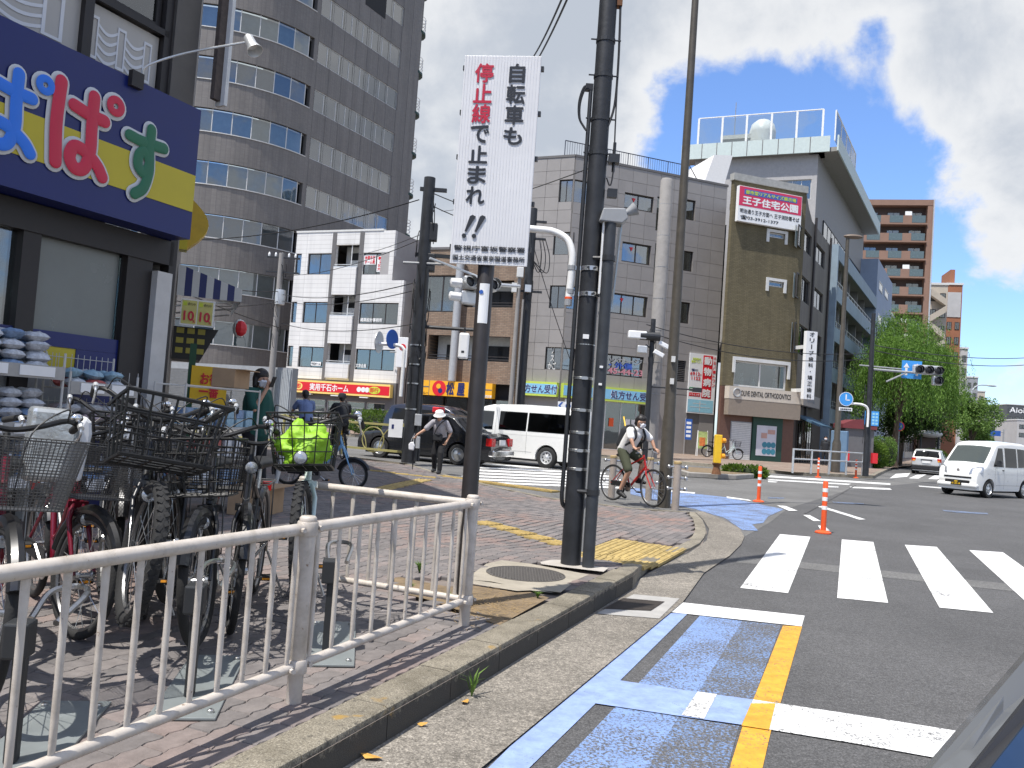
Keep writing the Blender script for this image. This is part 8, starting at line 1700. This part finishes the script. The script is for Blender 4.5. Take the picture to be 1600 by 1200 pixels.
mat('silver_foil', (.62, .64, .63), .28, .7, .12, 8, .4, 20); mb = MB(); mb.prism([(-.17, -.25), (.1, -.25), (.13, .14), (.06, .2), (-.15, .21)], -.12, .12, 'y'); mb.build('shell', 'silver_foil', sv, bevel=.03); mb = MB(); mb.prism([(.12, -.25), (.16, -.25), (.2, .05), (.19, .13), (.15, .17), (.12, .1)], -.1, .1, 'y'); mb.build('flap', 'white_plastic', sv, bevel=.02); mb = MB(); mb.path([(.11, -.122, -.24), (.125, -.122, .1), (.07, -.122, .19)], .006, 5); mb.build('piping', 'black', sv)
# parked bicycles on the far side
bicycle('grey city bicycle leaning by the grey tiled building', bikeM(gp(1092+8, 714, .14)+Vector((.7, .3, 0)), 80), 'frame_black', .33, 'wire', 0, 0, 'city', True, .022, spokes=12)
bicycle('white bicycle with dark cover parked before the shutter of the clinic', bikeM(gp(1140, 718, .14)+Vector((-.1, .1, 0)), 95), 'frame_mint', .3, 'wire', 0, 0, 'city', True, .024, spokes=12)
# ================================================================ trees and plants
def m_leaf(name, c1, c2):
    m, N, L, b = nodes_of(name); gm = N.new('ShaderNodeNewGeometry'); c = ramp(N, L, gm.outputs['Random Per Island'], [(0, c1), (1, c2)]); L.new(c, b.inputs['Base Color']); b.inputs['Roughness'].default_value = .55; b.inputs['Specular IOR Level'].default_value = .3
    tl = N.new('ShaderNodeBsdfTranslucent'); L.new(c, tl.inputs[0]); mx = N.new('ShaderNodeMixShader'); mx.inputs[0].default_value = .42; L.new(b.outputs[0], mx.inputs[1]); L.new(tl.outputs[0], mx.inputs[2]); L.new(mx.outputs[0], N['Material Output'].inputs[0]); return m
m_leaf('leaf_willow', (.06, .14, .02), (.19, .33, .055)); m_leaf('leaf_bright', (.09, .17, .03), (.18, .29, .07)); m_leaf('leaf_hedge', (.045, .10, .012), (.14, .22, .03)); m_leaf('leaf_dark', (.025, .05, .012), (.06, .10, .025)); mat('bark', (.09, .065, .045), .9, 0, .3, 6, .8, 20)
def leafquad(mb, p, d, l, w, rnd):
    d = d.normalized(); s_ = d.cross(Vector((rnd.uniform(-1, 1), rnd.uniform(-1, 1), rnd.uniform(-1, 1))))
    if s_.length < 1e-4: s_ = d.orthogonal()
    s_.normalize(); a = p-s_*w/2*.2; b = p+d*l*.5+s_*w/2; c = p+d*l; e = p+d*l*.5-s_*w/2; n = len(mb.v); mb.v += [p, b, c, e]; mb.f.append((n, n+1, n+2, n+3))
def trunk(root, h, r, limbs, seed):
    rnd = random.Random(seed); mb = MB(); pts = [(0, 0, -.1), (rnd.uniform(-.1, .1), 0, h*.3), (rnd.uniform(-.2, .2), rnd.uniform(-.2, .2), h*.65), (rnd.uniform(-.3, .3), 0, h)]; mb.path(crom(pts, 5), [r*(1-.6*i/15) for i in range(16)], 10); mb.build('trunk', 'bark', root, smooth=True)
    mb = MB()
    for q in limbs: a = Vector(pts[2])*rnd.uniform(.75, 1.05); mb.path(crom([a, a.lerp(q, .5)+Vector((0, 0, .3)), q], 4), [r*.45*(1-.8*i/8) for i in range(9)], 7)
    mb.build('limb', 'bark', root, smooth=True)
def willow(label, p, h, rad, seed, strands):
    rnd = random.Random(seed); t_ = thing('willow_tree', label, 'tree', p, group='willows beside the main street'); tops = []
    for k in range(16):
        a = rnd.uniform(0, 6.28); rr_ = rad*math.sqrt(rnd.random())*.8; tops.append(Vector((rr_*math.cos(a), rr_*math.sin(a), h*(.93-.3*(rr_/rad)**2)-rnd.uniform(0, h*.18))))
    trunk(t_, h*.55, .24, tops[:9], seed); mb = MB()
    for k in range(strands):
        c = rnd.choice(tops); o = Vector((rnd.gauss(0, .55), rnd.gauss(0, .55), rnd.gauss(0, .35))); s0 = c+o; out = Vector((s0.x, s0.y, 0)); out = out.normalized() if out.length > .01 else Vector((1, 0, 0)); L_ = rnd.uniform(1.2, h*.45)*(1 if rnd.random() < .75 else .4); L_ = min(L_, s0.z-1.9); n = max(4, int(L_/.13)); q = s0.copy()
        for i in range(n):
            t = i/n; q = q+out*(.10*(1-t)**2)+Vector((rnd.gauss(0, .012), rnd.gauss(0, .012), (.06 if i < 3 else -.13)))
            for _ in range(2): leafquad(mb, q+Vector((rnd.gauss(0, .05), rnd.gauss(0, .05), rnd.gauss(0, .04))), Vector((rnd.gauss(0, .5), rnd.gauss(0, .5), -1.0 if i > 2 else .2)), rnd.uniform(.14, .26), rnd.uniform(.035, .06), rnd)
    me = mb.mesh('crown'); o = bpy.data.objects.new('crown', me); col.objects.link(o); me.materials.append(MATS['leaf_willow']); o.parent = t_
willow('nearest tall willow with drooping branches behind the blue panel sign', (26.7, 57.2, .14), 10.4, 2.2, 3, 900)
willow('tallest willow with a bright crown behind the traffic light', (30.4, 64.5, .14), 12.4, 3.0, 5, 1100)
willow('right willow trailing long strands beside the road', (36.2, 72.0, .14), 11.2, 3.0, 9, 1000)
def roundtree(name, label, p, h, cr, n, m, seed, trunk_r=.16, lsz=(.16, .3), group=None, zc=.68):
    rnd = random.Random(seed); t_ = thing(name, label, 'tree', p, group=group); blobs = [Vector((rnd.gauss(0, cr*.42), rnd.gauss(0, cr*.42), h*zc+rnd.gauss(0, cr*.42))) for _ in range(18)]; trunk(t_, h*.55, trunk_r, blobs[:7], seed); mb = MB()
    for k in range(n): c = rnd.choice(blobs); d = Vector((rnd.gauss(0, 1), rnd.gauss(0, 1), rnd.gauss(0, 1))).normalized(); q = c+d*cr*.42*rnd.random()**.35; leafquad(mb, q, Vector((rnd.gauss(0, 1), rnd.gauss(0, 1), rnd.gauss(-.1, .6))), rnd.uniform(*lsz), rnd.uniform(*lsz)*.6, rnd)
    me = mb.mesh('crown'); o = bpy.data.objects.new('crown', me); col.objects.link(o); me.materials.append(MATS[m]); o.parent = t_
roundtree('street_tree', 'bright green round street tree to the right of the willows', (44.3, 79.5, .14), 7.2, 2.3, 6500, 'leaf_bright', 21)
roundtree('street_tree', 'lower broadleaf tree partly hidden behind the round street tree', (46.9, 83, .14), 4.8, 1.5, 3500, 'leaf_bright', 22)
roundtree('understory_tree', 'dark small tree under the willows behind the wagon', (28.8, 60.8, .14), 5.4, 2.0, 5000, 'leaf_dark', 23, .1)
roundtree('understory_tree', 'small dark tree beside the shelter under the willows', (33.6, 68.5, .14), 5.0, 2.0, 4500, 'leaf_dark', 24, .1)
def hedge(label, p, rot, sx, sy, sz, n, m, seed, name='hedge'):
    rnd = random.Random(seed); t_ = thing(name, label, 'hedge', M=Matrix.Translation(p) @ Matrix.Rotation(rot, 4, 'Z')); mb = MB(); mb.ball((0, 0, sz*.45), (sx*.85, sy*.85, sz*.48), 18, 10)
    mb.build('core', mat('hedge_core', (.02, .03, .01), .9), t_); mb = MB()
    for k in range(n):
        d = Vector((rnd.gauss(0, 1), rnd.gauss(0, 1), rnd.gauss(.2, 1))).normalized(); e = Vector((math.copysign(abs(d.x)**.6, d.x)*sx, math.copysign(abs(d.y)**.6, d.y)*sy, max(0, .5+.5*math.copysign(abs(d.z)**.7, d.z))*sz)); e *= rnd.uniform(.85, 1.06); leafquad(mb, e, d+Vector((rnd.gauss(0, .6), rnd.gauss(0, .6), rnd.gauss(.3, .6))), rnd.uniform(.08, .16), rnd.uniform(.05, .09), rnd)
    me = mb.mesh('foliage'); o = bpy.data.objects.new('foliage', me); col.objects.link(o); me.materials.append(MATS[m]); o.parent = t_
hedge('clipped bright green hedge left of the silver wagon', (22.4, 51.0, .14), R(60), 2.2, .8, 1.45, 6000, 'leaf_hedge', 31)
hedge('taller loose shrub behind the clipped hedge', (25.0, 55.4, .14), R(60), 1.0, .8, 1.9, 2500, 'leaf_bright', 32)
hedge('bright hedge to the right of the silver wagon', (31.2, 60.8, .14), R(60), 2.3, .8, 1.3, 5000, 'leaf_hedge', 33)
hedge('green planting behind the ring fence by the white building', (-5.5, 42.8, .14), R(-20), 3.2, .6, 1.3, 5000, 'leaf_hedge', 34)
hedge('weedy tuft spilling over the right end of the traffic island', (8.5, 29.6, .0), R(0), .75, .3, .38, 1200, 'leaf_hedge', 35, 'island_weeds')
# weeds in the gutter and on the soil strip
def tuft(label, p, n, hgt, seed, m='leaf_bright', group=None, wd=.012):
    rnd = random.Random(seed); mb = MB()
    for k in range(n):
        a = rnd.uniform(0, 6.28); l = hgt*rnd.uniform(.5, 1); ln = rnd.uniform(.2, .8); pts = [Vector((0, 0, 0)), Vector((math.cos(a)*l*ln*.35, math.sin(a)*l*ln*.35, l*.6)), Vector((math.cos(a)*l*ln, math.sin(a)*l*ln, l*(.95-.3*ln)))]; s_ = Vector((-math.sin(a), math.cos(a), 0))*wd/2; o = len(mb.v); mb.v += [pts[0]-s_*.6, pts[0]+s_*.6, pts[1]+s_, pts[1]-s_, pts[2]]; mb.f += [(o, o+1, o+2, o+3), (o+3, o+2, o+4)]
    o = mb.build('weed_tuft', m, None); o.location = p; tag(o, label, 'weed', group)
tuft('green grass weed growing from the gutter at the kerb', gp(737, 1088, .014), 12, .19, 41)
tuft('small weed on the soil strip near the manhole', gp(840, 935, .16), 45, .07, 42); tuft('small weed on the soil strip beside the railing post', gp(700, 935, .16), 30, .06, 43); tuft('weed tuft behind the railing near the soil strip', gp(640, 925, .16), 40, .09, 44); tuft('thin weeds at the foot of the return railing', gp(655, 895, .16), 40, .12, 45)
mat('straw', (.34, .24, .12), .9, 0, .2); rnd = random.Random(5); mb = MB()
for k in range(420):
    q = gp(rnd.gauss(775, 38), rnd.gauss(950, 14), .16)
    if edge_dist(q.x, q.y) < .22: continue
    a = rnd.uniform(0, 3.14); l = rnd.uniform(.015, .05); mb.path([q+Vector((0, 0, .004)), q+Vector((math.cos(a)*l, math.sin(a)*l, rnd.uniform(.004, .015)))], .0012, 3, cap=False)
o = mb.build('dry_litter', 'straw', None); o['kind'] = 'stuff'; o['label'] = 'dry straw and plant litter on the soil strip'
mat('leaf_dry', (.55, .30, .06), .8, 0, .2)
for (px, py, s_, lab) in ((581, 1184, .05, 'yellow fallen leaf lying in the gutter'), (727, 1097, .035, 'brown fallen leaf at the kerb foot by the weed'), (660, 1133, .025, 'tiny dry leaf at the kerb foot')):
    q = gp(px, py, .02); mb = MB(Matrix.Translation(q) @ Matrix.Rotation(px, 4, 'Z')); mb.add([(-s_, 0, .006), (-s_*.3, -s_*.5, 0), (s_*.6, -s_*.4, .008), (s_, 0, .012), (s_*.4, s_*.5, .004), (-s_*.4, s_*.4, .01)], [(0, 1, 2, 3, 4, 5)]); tag(mb.build('fallen_leaf', 'leaf_dry', None), lab, 'leaf', 'fallen leaves')
# ================================================================ people
mat('skin', (.46, .26, .17), .55, 0, .08, 12); mat('hair', (.012, .009, .008), .45, 0, .2, 30, .4, 90); mat('mask', (.72, .73, .76), .7, 0, .05); mat('shirt_green', (.012, .075, .06), .85, 0, .15, 9, .4, 25); mat('trouser_black', (.012, .012, .014), .85, 0, .15, 9, .3, 25); mat('shoe_grey', (.40, .40, .42), .7); mat('shoe_black', (.015, .015, .016), .6); mat('shirt_white', (.72, .71, .69), .85, 0, .08, 9, .4, 25); mat('shirt_check', (.36, .35, .38), .85, 0, .35, 60, .3, 25); mat('shorts_olive', (.055, .062, .035), .85, 0, .15, 9, .3, 25); mat('jacket_grey', (.16, .15, .14), .85, 0, .15, 9, .3, 25); mat('shirt_blue', (.16, .22, .40), .85, 0, .25, 40, .3, 25); mat('cloth_dark', (.02, .022, .026), .85, 0, .2, 9); mat('hat_white', (.74, .74, .72), .85, 0, .06)
def blob(name, caps, ells, m, parent, voxel=.012, M=None, it=5):
    mb = MB(M)
    for (p, q, r0, r1) in caps:
        p = Vector(p); q = Vector(q); d = q-p; L_ = max(1e-4, d.length); d.normalize(); pts = []; rs = []
        for k in range(4): a = R(90)*(1-k/4)*.98; pts.append(p-d*r0*math.sin(a)); rs.append(max(.002, r0*math.cos(a)))
        pts.append(p); rs.append(r0); pts.append(q); rs.append(r1)
        for k in range(1, 5): a = R(90)*k/4*.98; pts.append(q+d*r1*math.sin(a)); rs.append(max(.002, r1*math.cos(a)))
        mb.path(pts, rs, 12)
    for (c, r) in ells: mb.ball(c, r, 16, 10)
    o = mb.build(name, m, parent); o.modifiers.new('remesh', 'REMESH'); o.modifiers['remesh'].mode = 'VOXEL'; o.modifiers['remesh'].voxel_size = voxel; o.modifiers['remesh'].use_smooth_shade = True
    s_ = o.modifiers.new('smooth', 'SMOOTH'); s_.factor = .5; s_.iterations = it; return o
V3 = lambda *a: Vector(a)
def hand(wrist, d, side, curl=.6):
    """caps for palm, four fingers and a thumb; d: pointing direction, side: direction of the thumb"""
    d = Vector(d).normalized(); s_ = Vector(side); s_ = (s_-d*s_.dot(d)).normalized(); n = d.cross(s_); w = Vector(wrist); out = []; k = w+d*.09
    for t in (-.024, 0, .024): out.append((w+s_*t*.6, k+s_*t, .019, .018))
    for i, (t, l) in enumerate(((.03, .07), (.01, .078), (-.01, .072), (-.03, .058))):
        a = k+s_*t; b = a+(d*math.cos(curl)+n*math.sin(curl))*l*.55; c = b+(d*math.cos(curl*2.1)+n*math.sin(curl*2.1))*l*.5; out += [(a, b, .0105, .010), (b, c, .010, .0085)]
    a = w+d*.03+s_*.03; b = a+(d*.6+s_*.8+n*.2)*.04; c = b+(d*.9+s_*.1+n*.4)*.035; out += [(a, b, .013, .0115), (b, c, .0115, .0095)]
    return out
def person(label, M, J, look, hair='short', cloth=None, group=None, scale=1.0):
    """J joints in a frame with x forward, y left, z up"""
    P_ = thing('person', label, 'person', M=M @ Matrix.Scale(scale, 4), group=group); g = {k: Vector(v) for k, v in J.items()}
    fat = J.get('_fat', 1.0) if isinstance(J.get('_fat', 1.0), float) else 1.0
    h = g['head']; Rh = Matrix.Rotation(look[0], 3, 'Z') @ Matrix.Rotation(look[1], 3, 'Y'); hp = lambda x, y, z: h+Rh @ Vector((x, y, z))
    caps = []; ells = []
    for s_ in 'LR':
        sg = 1 if s_ == 'L' else -1
        caps += [(g['sh'+s_], g['el'+s_], .047, .038), (g['el'+s_], g['wr'+s_], .038, .026), (g['hip'+s_], g['kn'+s_], .082*min(1.2, fat), .056), (g['kn'+s_], g['an'+s_], .054, .036)]
        fd = g.get('ft'+s_, Vector((1, 0, 0))); an = g['an'+s_]; caps += [(an+Vector((0, 0, -.02)), an+fd*.14+Vector((0, 0, -.045)), .035, .028)]
        caps += hand(g['wr'+s_], g['hd'+s_] if 'hd'+s_ in g else (g['wr'+s_]-g['el'+s_]), g.get('th'+s_, Vector((1, 0, 0))), .7)
    caps += [(g['pelvis'], g['chest'], .125*fat, .135*fat), (g['shL'], g['shR'], .055, .055), (g['neck'], h+Vector((-.01, 0, -.05)), .05, .048), (g['chest'], g['neck'], .12, .05)]
    mb_h = [(hp(0, 0, .01), hp(.0, 0, .03), .09, .088), (hp(.025, 0, -.055), hp(.045, 0, -.075), .055, .045), (hp(.085, 0, -.01), hp(.1, 0, -.03), .016, .017)]
    caps += mb_h; ells += [(hp(0, .088, -.01), (.018, .012, .03)), (hp(0, -.088, -.01), (.018, .012, .03)), (hp(.075, 0, -.062), (.022, .028, .012))]
    blob('body', caps, ells, 'skin', P_, .011)
    for s_ in (-1, 1): mb = MB(); mb.ball(hp(.086, s_*.034, .012), (.009, .014, .008), 8, 5); mb.build('eye', 'hair', P_)
    if hair == 'short': blob('hair', [(hp(-.01, 0, .045), hp(-.03, 0, .02), .095, .09), (hp(.05, 0, .08), hp(.03, .03, .085), .04, .045), (hp(.05, -.03, .08), hp(-.03, 0, .08), .035, .06), (hp(-.05, 0, -.02), hp(-.06, 0, -.05), .065, .05)], [], 'hair', P_, .011, it=2)
    elif hair == 'bob': blob('hair', [(hp(-.015, 0, .05), hp(-.035, 0, .0), .104, .1), (hp(.045, .02, .085), hp(.035, -.02, .085), .04, .04), (hp(-.02, .075, .0), hp(-.01, .08, -.09), .045, .04), (hp(-.02, -.075, .0), hp(-.01, -.08, -.09), .045, .04), (hp(-.065, 0, 0), hp(-.06, 0, -.1), .07, .06)], [], 'hair', P_, .012, it=2)
    if cloth.get('mask'): blob('face_mask', [(hp(.07, .035, -.03), hp(.055, .04, -.075), .032, .028), (hp(.07, -.035, -.03), hp(.055, -.04, -.075), .032, .028), (hp(.092, 0, -.03), hp(.075, 0, -.085), .03, .026), (hp(.06, .05, -.04), hp(.0, .09, -.02), .012, .008), (hp(.06, -.05, -.04), hp(.0, -.09, -.02), .012, .008)], [], 'mask', P_, .008, it=3)
    f_ = cloth.get('fat', 1.0); tl = cloth.get('hem', 0.0); tc = [(g['pelvis']+Vector((0, 0, -tl)), g['chest'], .145*f_, .15*f_), (g['pelvis']+Vector((.0, .05, -tl)), g['chest']+Vector((0, .07, .02)), .12*f_, .11*f_), (g['pelvis']+Vector((.0, -.05, -tl)), g['chest']+Vector((0, -.07, .02)), .12*f_, .11*f_), (g['shL'], g['shR'], .068, .068), (g['chest'], g['neck']-Vector((0, 0, .03)), .13, .075)]
    for s_ in 'LR':
        k = cloth.get('sleeve', .6); e = g['sh'+s_].lerp(g['el'+s_], min(1, k)); tc.append((g['sh'+s_], e, .068, .072 if k < 1 else .055))
        if k > 1: tc.append((g['el'+s_], g['wr'+s_], .055, .042))
    blob('shirt', tc, [], cloth['shirt'], P_, .013)
    pc = [(g['pelvis']+Vector((0, .03, 0)), g['pelvis']+Vector((0, -.03, 0)), .135*max(1, f_*.9), .135*max(1, f_*.9))]
    for s_ in 'LR':
        k = cloth.get('leg', 2); pc.append((g['hip'+s_], g['hip'+s_].lerp(g['kn'+s_], min(1, k)), .105*max(1, f_*.9), .08 if k >= 1 else .085))
        if k > 1: pc.append((g['kn'+s_], g['an'+s_]+Vector((0, 0, .02)), .078, .062))
    blob('trousers', pc, [], cloth['trousers'], P_, .013)
    for s_ in 'LR':
        an = g['an'+s_]; fd = g.get('ft'+s_, Vector((1, 0, 0))); blob('shoe', [(an+Vector((-.02, 0, -.035)), an+fd*.10+Vector((0, 0, -.04)), .046, .042), (an+fd*.10+Vector((0, 0, -.045)), an+fd*.16+Vector((0, 0, -.05)), .042, .034), (an-fd*.04+Vector((0, 0, -.04)), an, .042, .05)], [], cloth['shoe'], P_, .01, it=2); 
    if 'hat' in cloth:
        mb = MB(Matrix.Translation(h) @ Rh.to_4x4()); kind = cloth['hat']
        if kind == 'bucket': mb.lathe([(.155, .02), (.15, .03), (.112, .06), (.105, .12), (.09, .14), (.0, .145)], 22, (-.005, 0, 0)); mb.build('hat', 'hat_white', P_, smooth=60)
        elif kind == 'visor': mb.lathe([(.108, .03), (.108, .08), (.09, .12), (.04, .14), (0, .142)], 20, (-.01, 0, 0)); mb.prism([(.08, -.09), (.2, -.05), (.22, 0), (.2, .05), (.08, .09)], .02, .03, 'z'); mb.build('hat', 'cloth_dark', P_, smooth=40)
        elif kind == 'cap': mb.lathe([(.106, .02), (.106, .07), (.09, .115), (.04, .135), (0, .137)], 20, (-.01, 0, 0)); mb.prism([(.08, -.07), (.18, -.04), (.19, 0), (.18, .04), (.08, .07)], .02, .032, 'z'); mb.build('hat', 'cloth_dark', P_, smooth=40)
    return P_, g, hp
STAND = dict(pelvis=(0, 0, .94), chest=(.0, 0, 1.24), neck=(0, 0, 1.42), head=(.03, 0, 1.55), shL=(0, .175, 1.37), shR=(0, -.175, 1.37), elL=(-.03, .23, 1.1), elR=(-.03, -.23, 1.1), wrL=(.05, .24, .87), wrR=(.05, -.24, .87), hipL=(0, .09, .9), hipR=(0, -.09, .9), knL=(.02, .1, .5), knR=(.02, -.1, .5), anL=(0, .1, .085), anR=(0, -.1, .085))
def faceM(p, heading): d = hd(heading); return Matrix.Translation(p) @ Matrix.Rotation(math.atan2(d.y, d.x), 4, 'Z')
# woman in green, raising a phone
p = Vector((-3.50, 11.5, .16)); J = dict(STAND); J.update(elR=(.16, -.26, 1.14), wrR=(.22, -.12, 1.42), hdR=(.05, .1, .3), thR=(0, .5, 0), elL=(.0, .27, 1.1), wrL=(.1, .28, .88), knL=(.04, .1, .5), anL=(.1, .1, .085), anR=(-.06, -.11, .085))
P_, g, hp = person('woman in a dark green top and black trousers lifting a phone to her masked face', faceM(p, 112), J, (R(-12), R(4)), 'bob', dict(shirt='shirt_green', trousers='trouser_black', shoe='shoe_grey', sleeve=.85, fat=1.32, hem=.08, mask=True), scale=1.03)
ph = thing('phone', 'dark phone held up in front of the face of the woman in green', 'phone', M=MW[P_.name] @ Matrix.Translation((.28, -.075, 1.52)) @ Matrix.Rotation(R(20), 4, 'Y')); MB().box(-.006, .006, -.038, .038, -.075, .075).build('case', 'black', ph, bevel=.006)
um = thing('umbrella', 'folded white umbrella standing beside the woman in green', 'umbrella', M=Matrix.Translation(p+Vector((.35, -.1, 0))) @ Matrix.Rotation(R(7), 4, 'Y')); mb = MB(); mb.lathe([(.012, .0), (.02, .1), (.045, .6), (.04, .68), (.012, .7)], 12); mb.build('canopy', 'off_white', um, smooth=True); mb = MB(); mb.path([(0, 0, .7), (0, 0, .86), (.03, 0, .9), (.06, 0, .87)], .012, 8); mb.build('handle', 'black', um)
# person in a sun visor behind her
J = dict(STAND); J.update(elL=(.1, .22, 1.12), wrL=(.28, .15, 1.05), elR=(.08, -.22, 1.12), wrR=(.28, -.14, 1.05))
person('person in a grey jacket and dark sun visor standing behind the woman in green', faceM((-5.35, 15.2, .16), 115), J, (R(-10), R(10)), 'bob', dict(shirt='jacket_grey', trousers='trouser_black', shoe='shoe_black', sleeve=2, mask=True, hat='visor'), scale=.97)
# two riders waiting further back
J = dict(STAND); J.update(pelvis=(-.2, 0, .95), chest=(-.08, 0, 1.24), neck=(-.03, 0, 1.42), head=(.02, 0, 1.55), shL=(-.04, .18, 1.36), shR=(-.04, -.18, 1.36), elL=(.12, .25, 1.15), elR=(.12, -.25, 1.15), wrL=(.26, .26, 1.08), wrR=(.26, -.26, 1.08), hipL=(-.18, .09, .92), hipR=(-.18, -.09, .92), knL=(.12, .11, .68), knR=(.1, -.12, .58), anL=(-.02, .13, .36), anR=(.02, -.2, .09))
Mb = bikeM((-5.1, 20.6, .15), 330); bicycle('city bicycle under the rider in the blue striped shirt', Mb, 'frame_black', .33, 'wire', 0, 0, 'city', True, .022, spokes=10, kick=False)
person('rider in a blue striped shirt seen from behind, left of the cable pole', Mb, J, (0, 0), 'short', dict(shirt='shirt_blue', trousers='trouser_black', shoe='shoe_black', sleeve=.6, mask=False))
Mb = bikeM((-4.35, 21.4, .15), 335); bicycle('bicycle with yellow trim under the rider in dark clothes', Mb, 'yellow', .33, None, 0, 0, 'flat', False, .02, spokes=10, kick=False, mudguard=False, rack=False)
person('rider in dark clothes and black cap seen from behind, before the red shop sign', Mb, J, (0, 0), 'short', dict(shirt='cloth_dark', trousers='trouser_black', shoe='shoe_black', sleeve=.6, hat='cap'))
# man in the white hat
J = dict(STAND); J.update(pelvis=(-.08, 0, .88), chest=(.04, .02, 1.16), neck=(.12, .03, 1.31), head=(.19, .03, 1.42), shL=(.09, .19, 1.27), shR=(.09, -.15, 1.27), elR=(.16, -.33, 1.06), wrR=(.32, -.47, .93), hdR=(.1, -.1, -.3), elL=(.02, .3, 1.03), wrL=(.1, .24, .82), hipL=(-.06, .09, .85), hipR=(-.06, -.09, .85), knL=(.12, .11, .5), anL=(.16, .12, .085), knR=(.0, -.09, .47), anR=(-.12, -.1, .1))
pm_ = gp(682, 737, .07); pm_.z = swz(pm_.x, pm_.y)
P_, g, hp = person('bent man in a white hat and checked shirt walking with a folded umbrella', faceM(pm_, 192), J, (0, R(22)), 'short', dict(shirt='shirt_check', trousers='trouser_black', shoe='shoe_black', sleeve=.8, hat='bucket'), scale=.97)
Mp = MW[P_.name]
um = thing('umbrella', 'folded umbrella held like a stick by the man in the white hat', 'umbrella', M=Mp); mb = MB(); mb.path([(.36, -.5, .88), (.30, -.53, .5), (.22, -.56, .05)], [.012, .035, .008], 8); mb.build('canopy', 'cloth_dark', um, smooth=True)
bg = thing('shoulder_bag', 'dark shoulder bag at the hip of the man in the white hat', 'bag', M=Mp @ Matrix.Translation((.12, .02, .92))); MB().box(-.05, .05, -.13, .1, -.12, .06).build('pouch', 'cloth_dark', bg, bevel=.03); mb = MB(); mb.path(crom([(.03, -.1, .05), (.12, -.02, .2), (.1, .1, .36), (-.04, .15, .4), (-.12, .08, .25)], 4), .012, 6); mb.build('strap', 'cloth_dark', bg)
bg = thing('plastic_bag', 'small white carrier bag hanging from the hand of the man in the white hat', 'bag', M=Mp @ Matrix.Translation((.34, -.58, .64))); mb = MB(); mb.prism([(-.07, -.1), (.06, -.11), (.08, .02), (.04, .1), (-.03, .1), (-.08, .03)], -.045, .045, 'x'); mb.build('sack', 'mask', bg, bevel=.025); mb = MB(); mb.path([(0, -.03, .12), (-.03, .04, .32), (0, .05, .12)], .006, 5); mb.build('handle', 'mask', bg)
# cyclist on the red sports bicycle
ra, fr_ = Vector((2.06, 15.95, 0)), Vector((2.70, 15.10, 0)); mid = (ra+fr_)/2; zc = swz(mid.x, mid.y)+.012; d = (fr_-ra).normalized(); hdg = math.degrees(math.atan2(d.x, d.y)); Mb = bikeM(Vector((mid.x, mid.y, zc))-d*.025, hdg)
bicycle('red sports bicycle ridden by the masked young man at the corner', Mb, 'frame_red', .345, None, 0, R(-4), 'flat', False, .016, mudguard=False, rack=False, lamp=False, kick=False, spokes=20)
J = dict(pelvis=(-.22, 0, 1.0), chest=(-.02, 0, 1.27), neck=(.06, 0, 1.42), head=(.13, 0, 1.53), shL=(.04, .18, 1.36), shR=(.04, -.18, 1.36), elL=(.2, .27, 1.18), elR=(.19, -.27, 1.18), wrL=(.27, .27, 1.055), wrR=(.26, -.27, 1.055), hdL=(.3, .0, -.12), hdR=(.3, 0, -.12), thL=(0, -1, 0), thR=(0, 1, 0), hipL=(-.2, .09, .96), hipR=(-.2, -.09, .96), knL=(.14, .11, .80), knR=(.02, -.12, .60), anL=(.04, .13, .46), anR=(-.16, -.14, .22), ftR=(.93, 0, -.3))
P_, g, hp = person('masked young man in a white T-shirt and olive shorts riding a red bicycle', Mb, J, (R(25), R(18)), 'short', dict(shirt='shirt_white', trousers='shorts_olive', shoe='shoe_black', sleeve=.7, leg=.9, mask=True, fat=1.02))
bp = thing('backpack', 'black backpack worn by the cyclist in the white T-shirt', 'backpack', M=Mb); blob('sack', [((-.24, 0, 1.1), (-.16, 0, 1.36), .12, .11), ((-.27, .07, 1.1), (-.2, .06, 1.34), .1, .09), ((-.27, -.07, 1.1), (-.2, -.06, 1.34), .1, .09)], [], 'cloth_dark', bp, .014)
for s_ in (-1, 1): mb = MB(); mb.path(crom([(-.12, s_*.1, 1.43), (.03, s_*.11, 1.45), (.14, s_*.11, 1.33), (.13, s_*.13, 1.2), (-.08, s_*.15, 1.08)], 4), .022, 6); mb.build('strap', 'cloth_dark', bp)
st_ = thing('yellow_stick', 'yellow stick poking out of the backpack of the cyclist', 'stick', M=Mb); mb = MB(); mb.tube((-.3, .1, 1.25), (-.52, .2, 1.6), .016, n=8); mb.build('shaft', 'yellow', st_); mb = MB(); mb.ball((-.52, .2, 1.6), .02, 8, 6); mb.build('tip', 'yellow', st_)
# far pedestrian
J = dict(STAND); person('pedestrian in dark clothes standing by the clinic window across the street', faceM((18.2, 47.6, .14), 200), J, (0, 0), 'short', dict(shirt='cloth_dark', trousers='trouser_black', shoe='shoe_black', sleeve=2, mask=True))
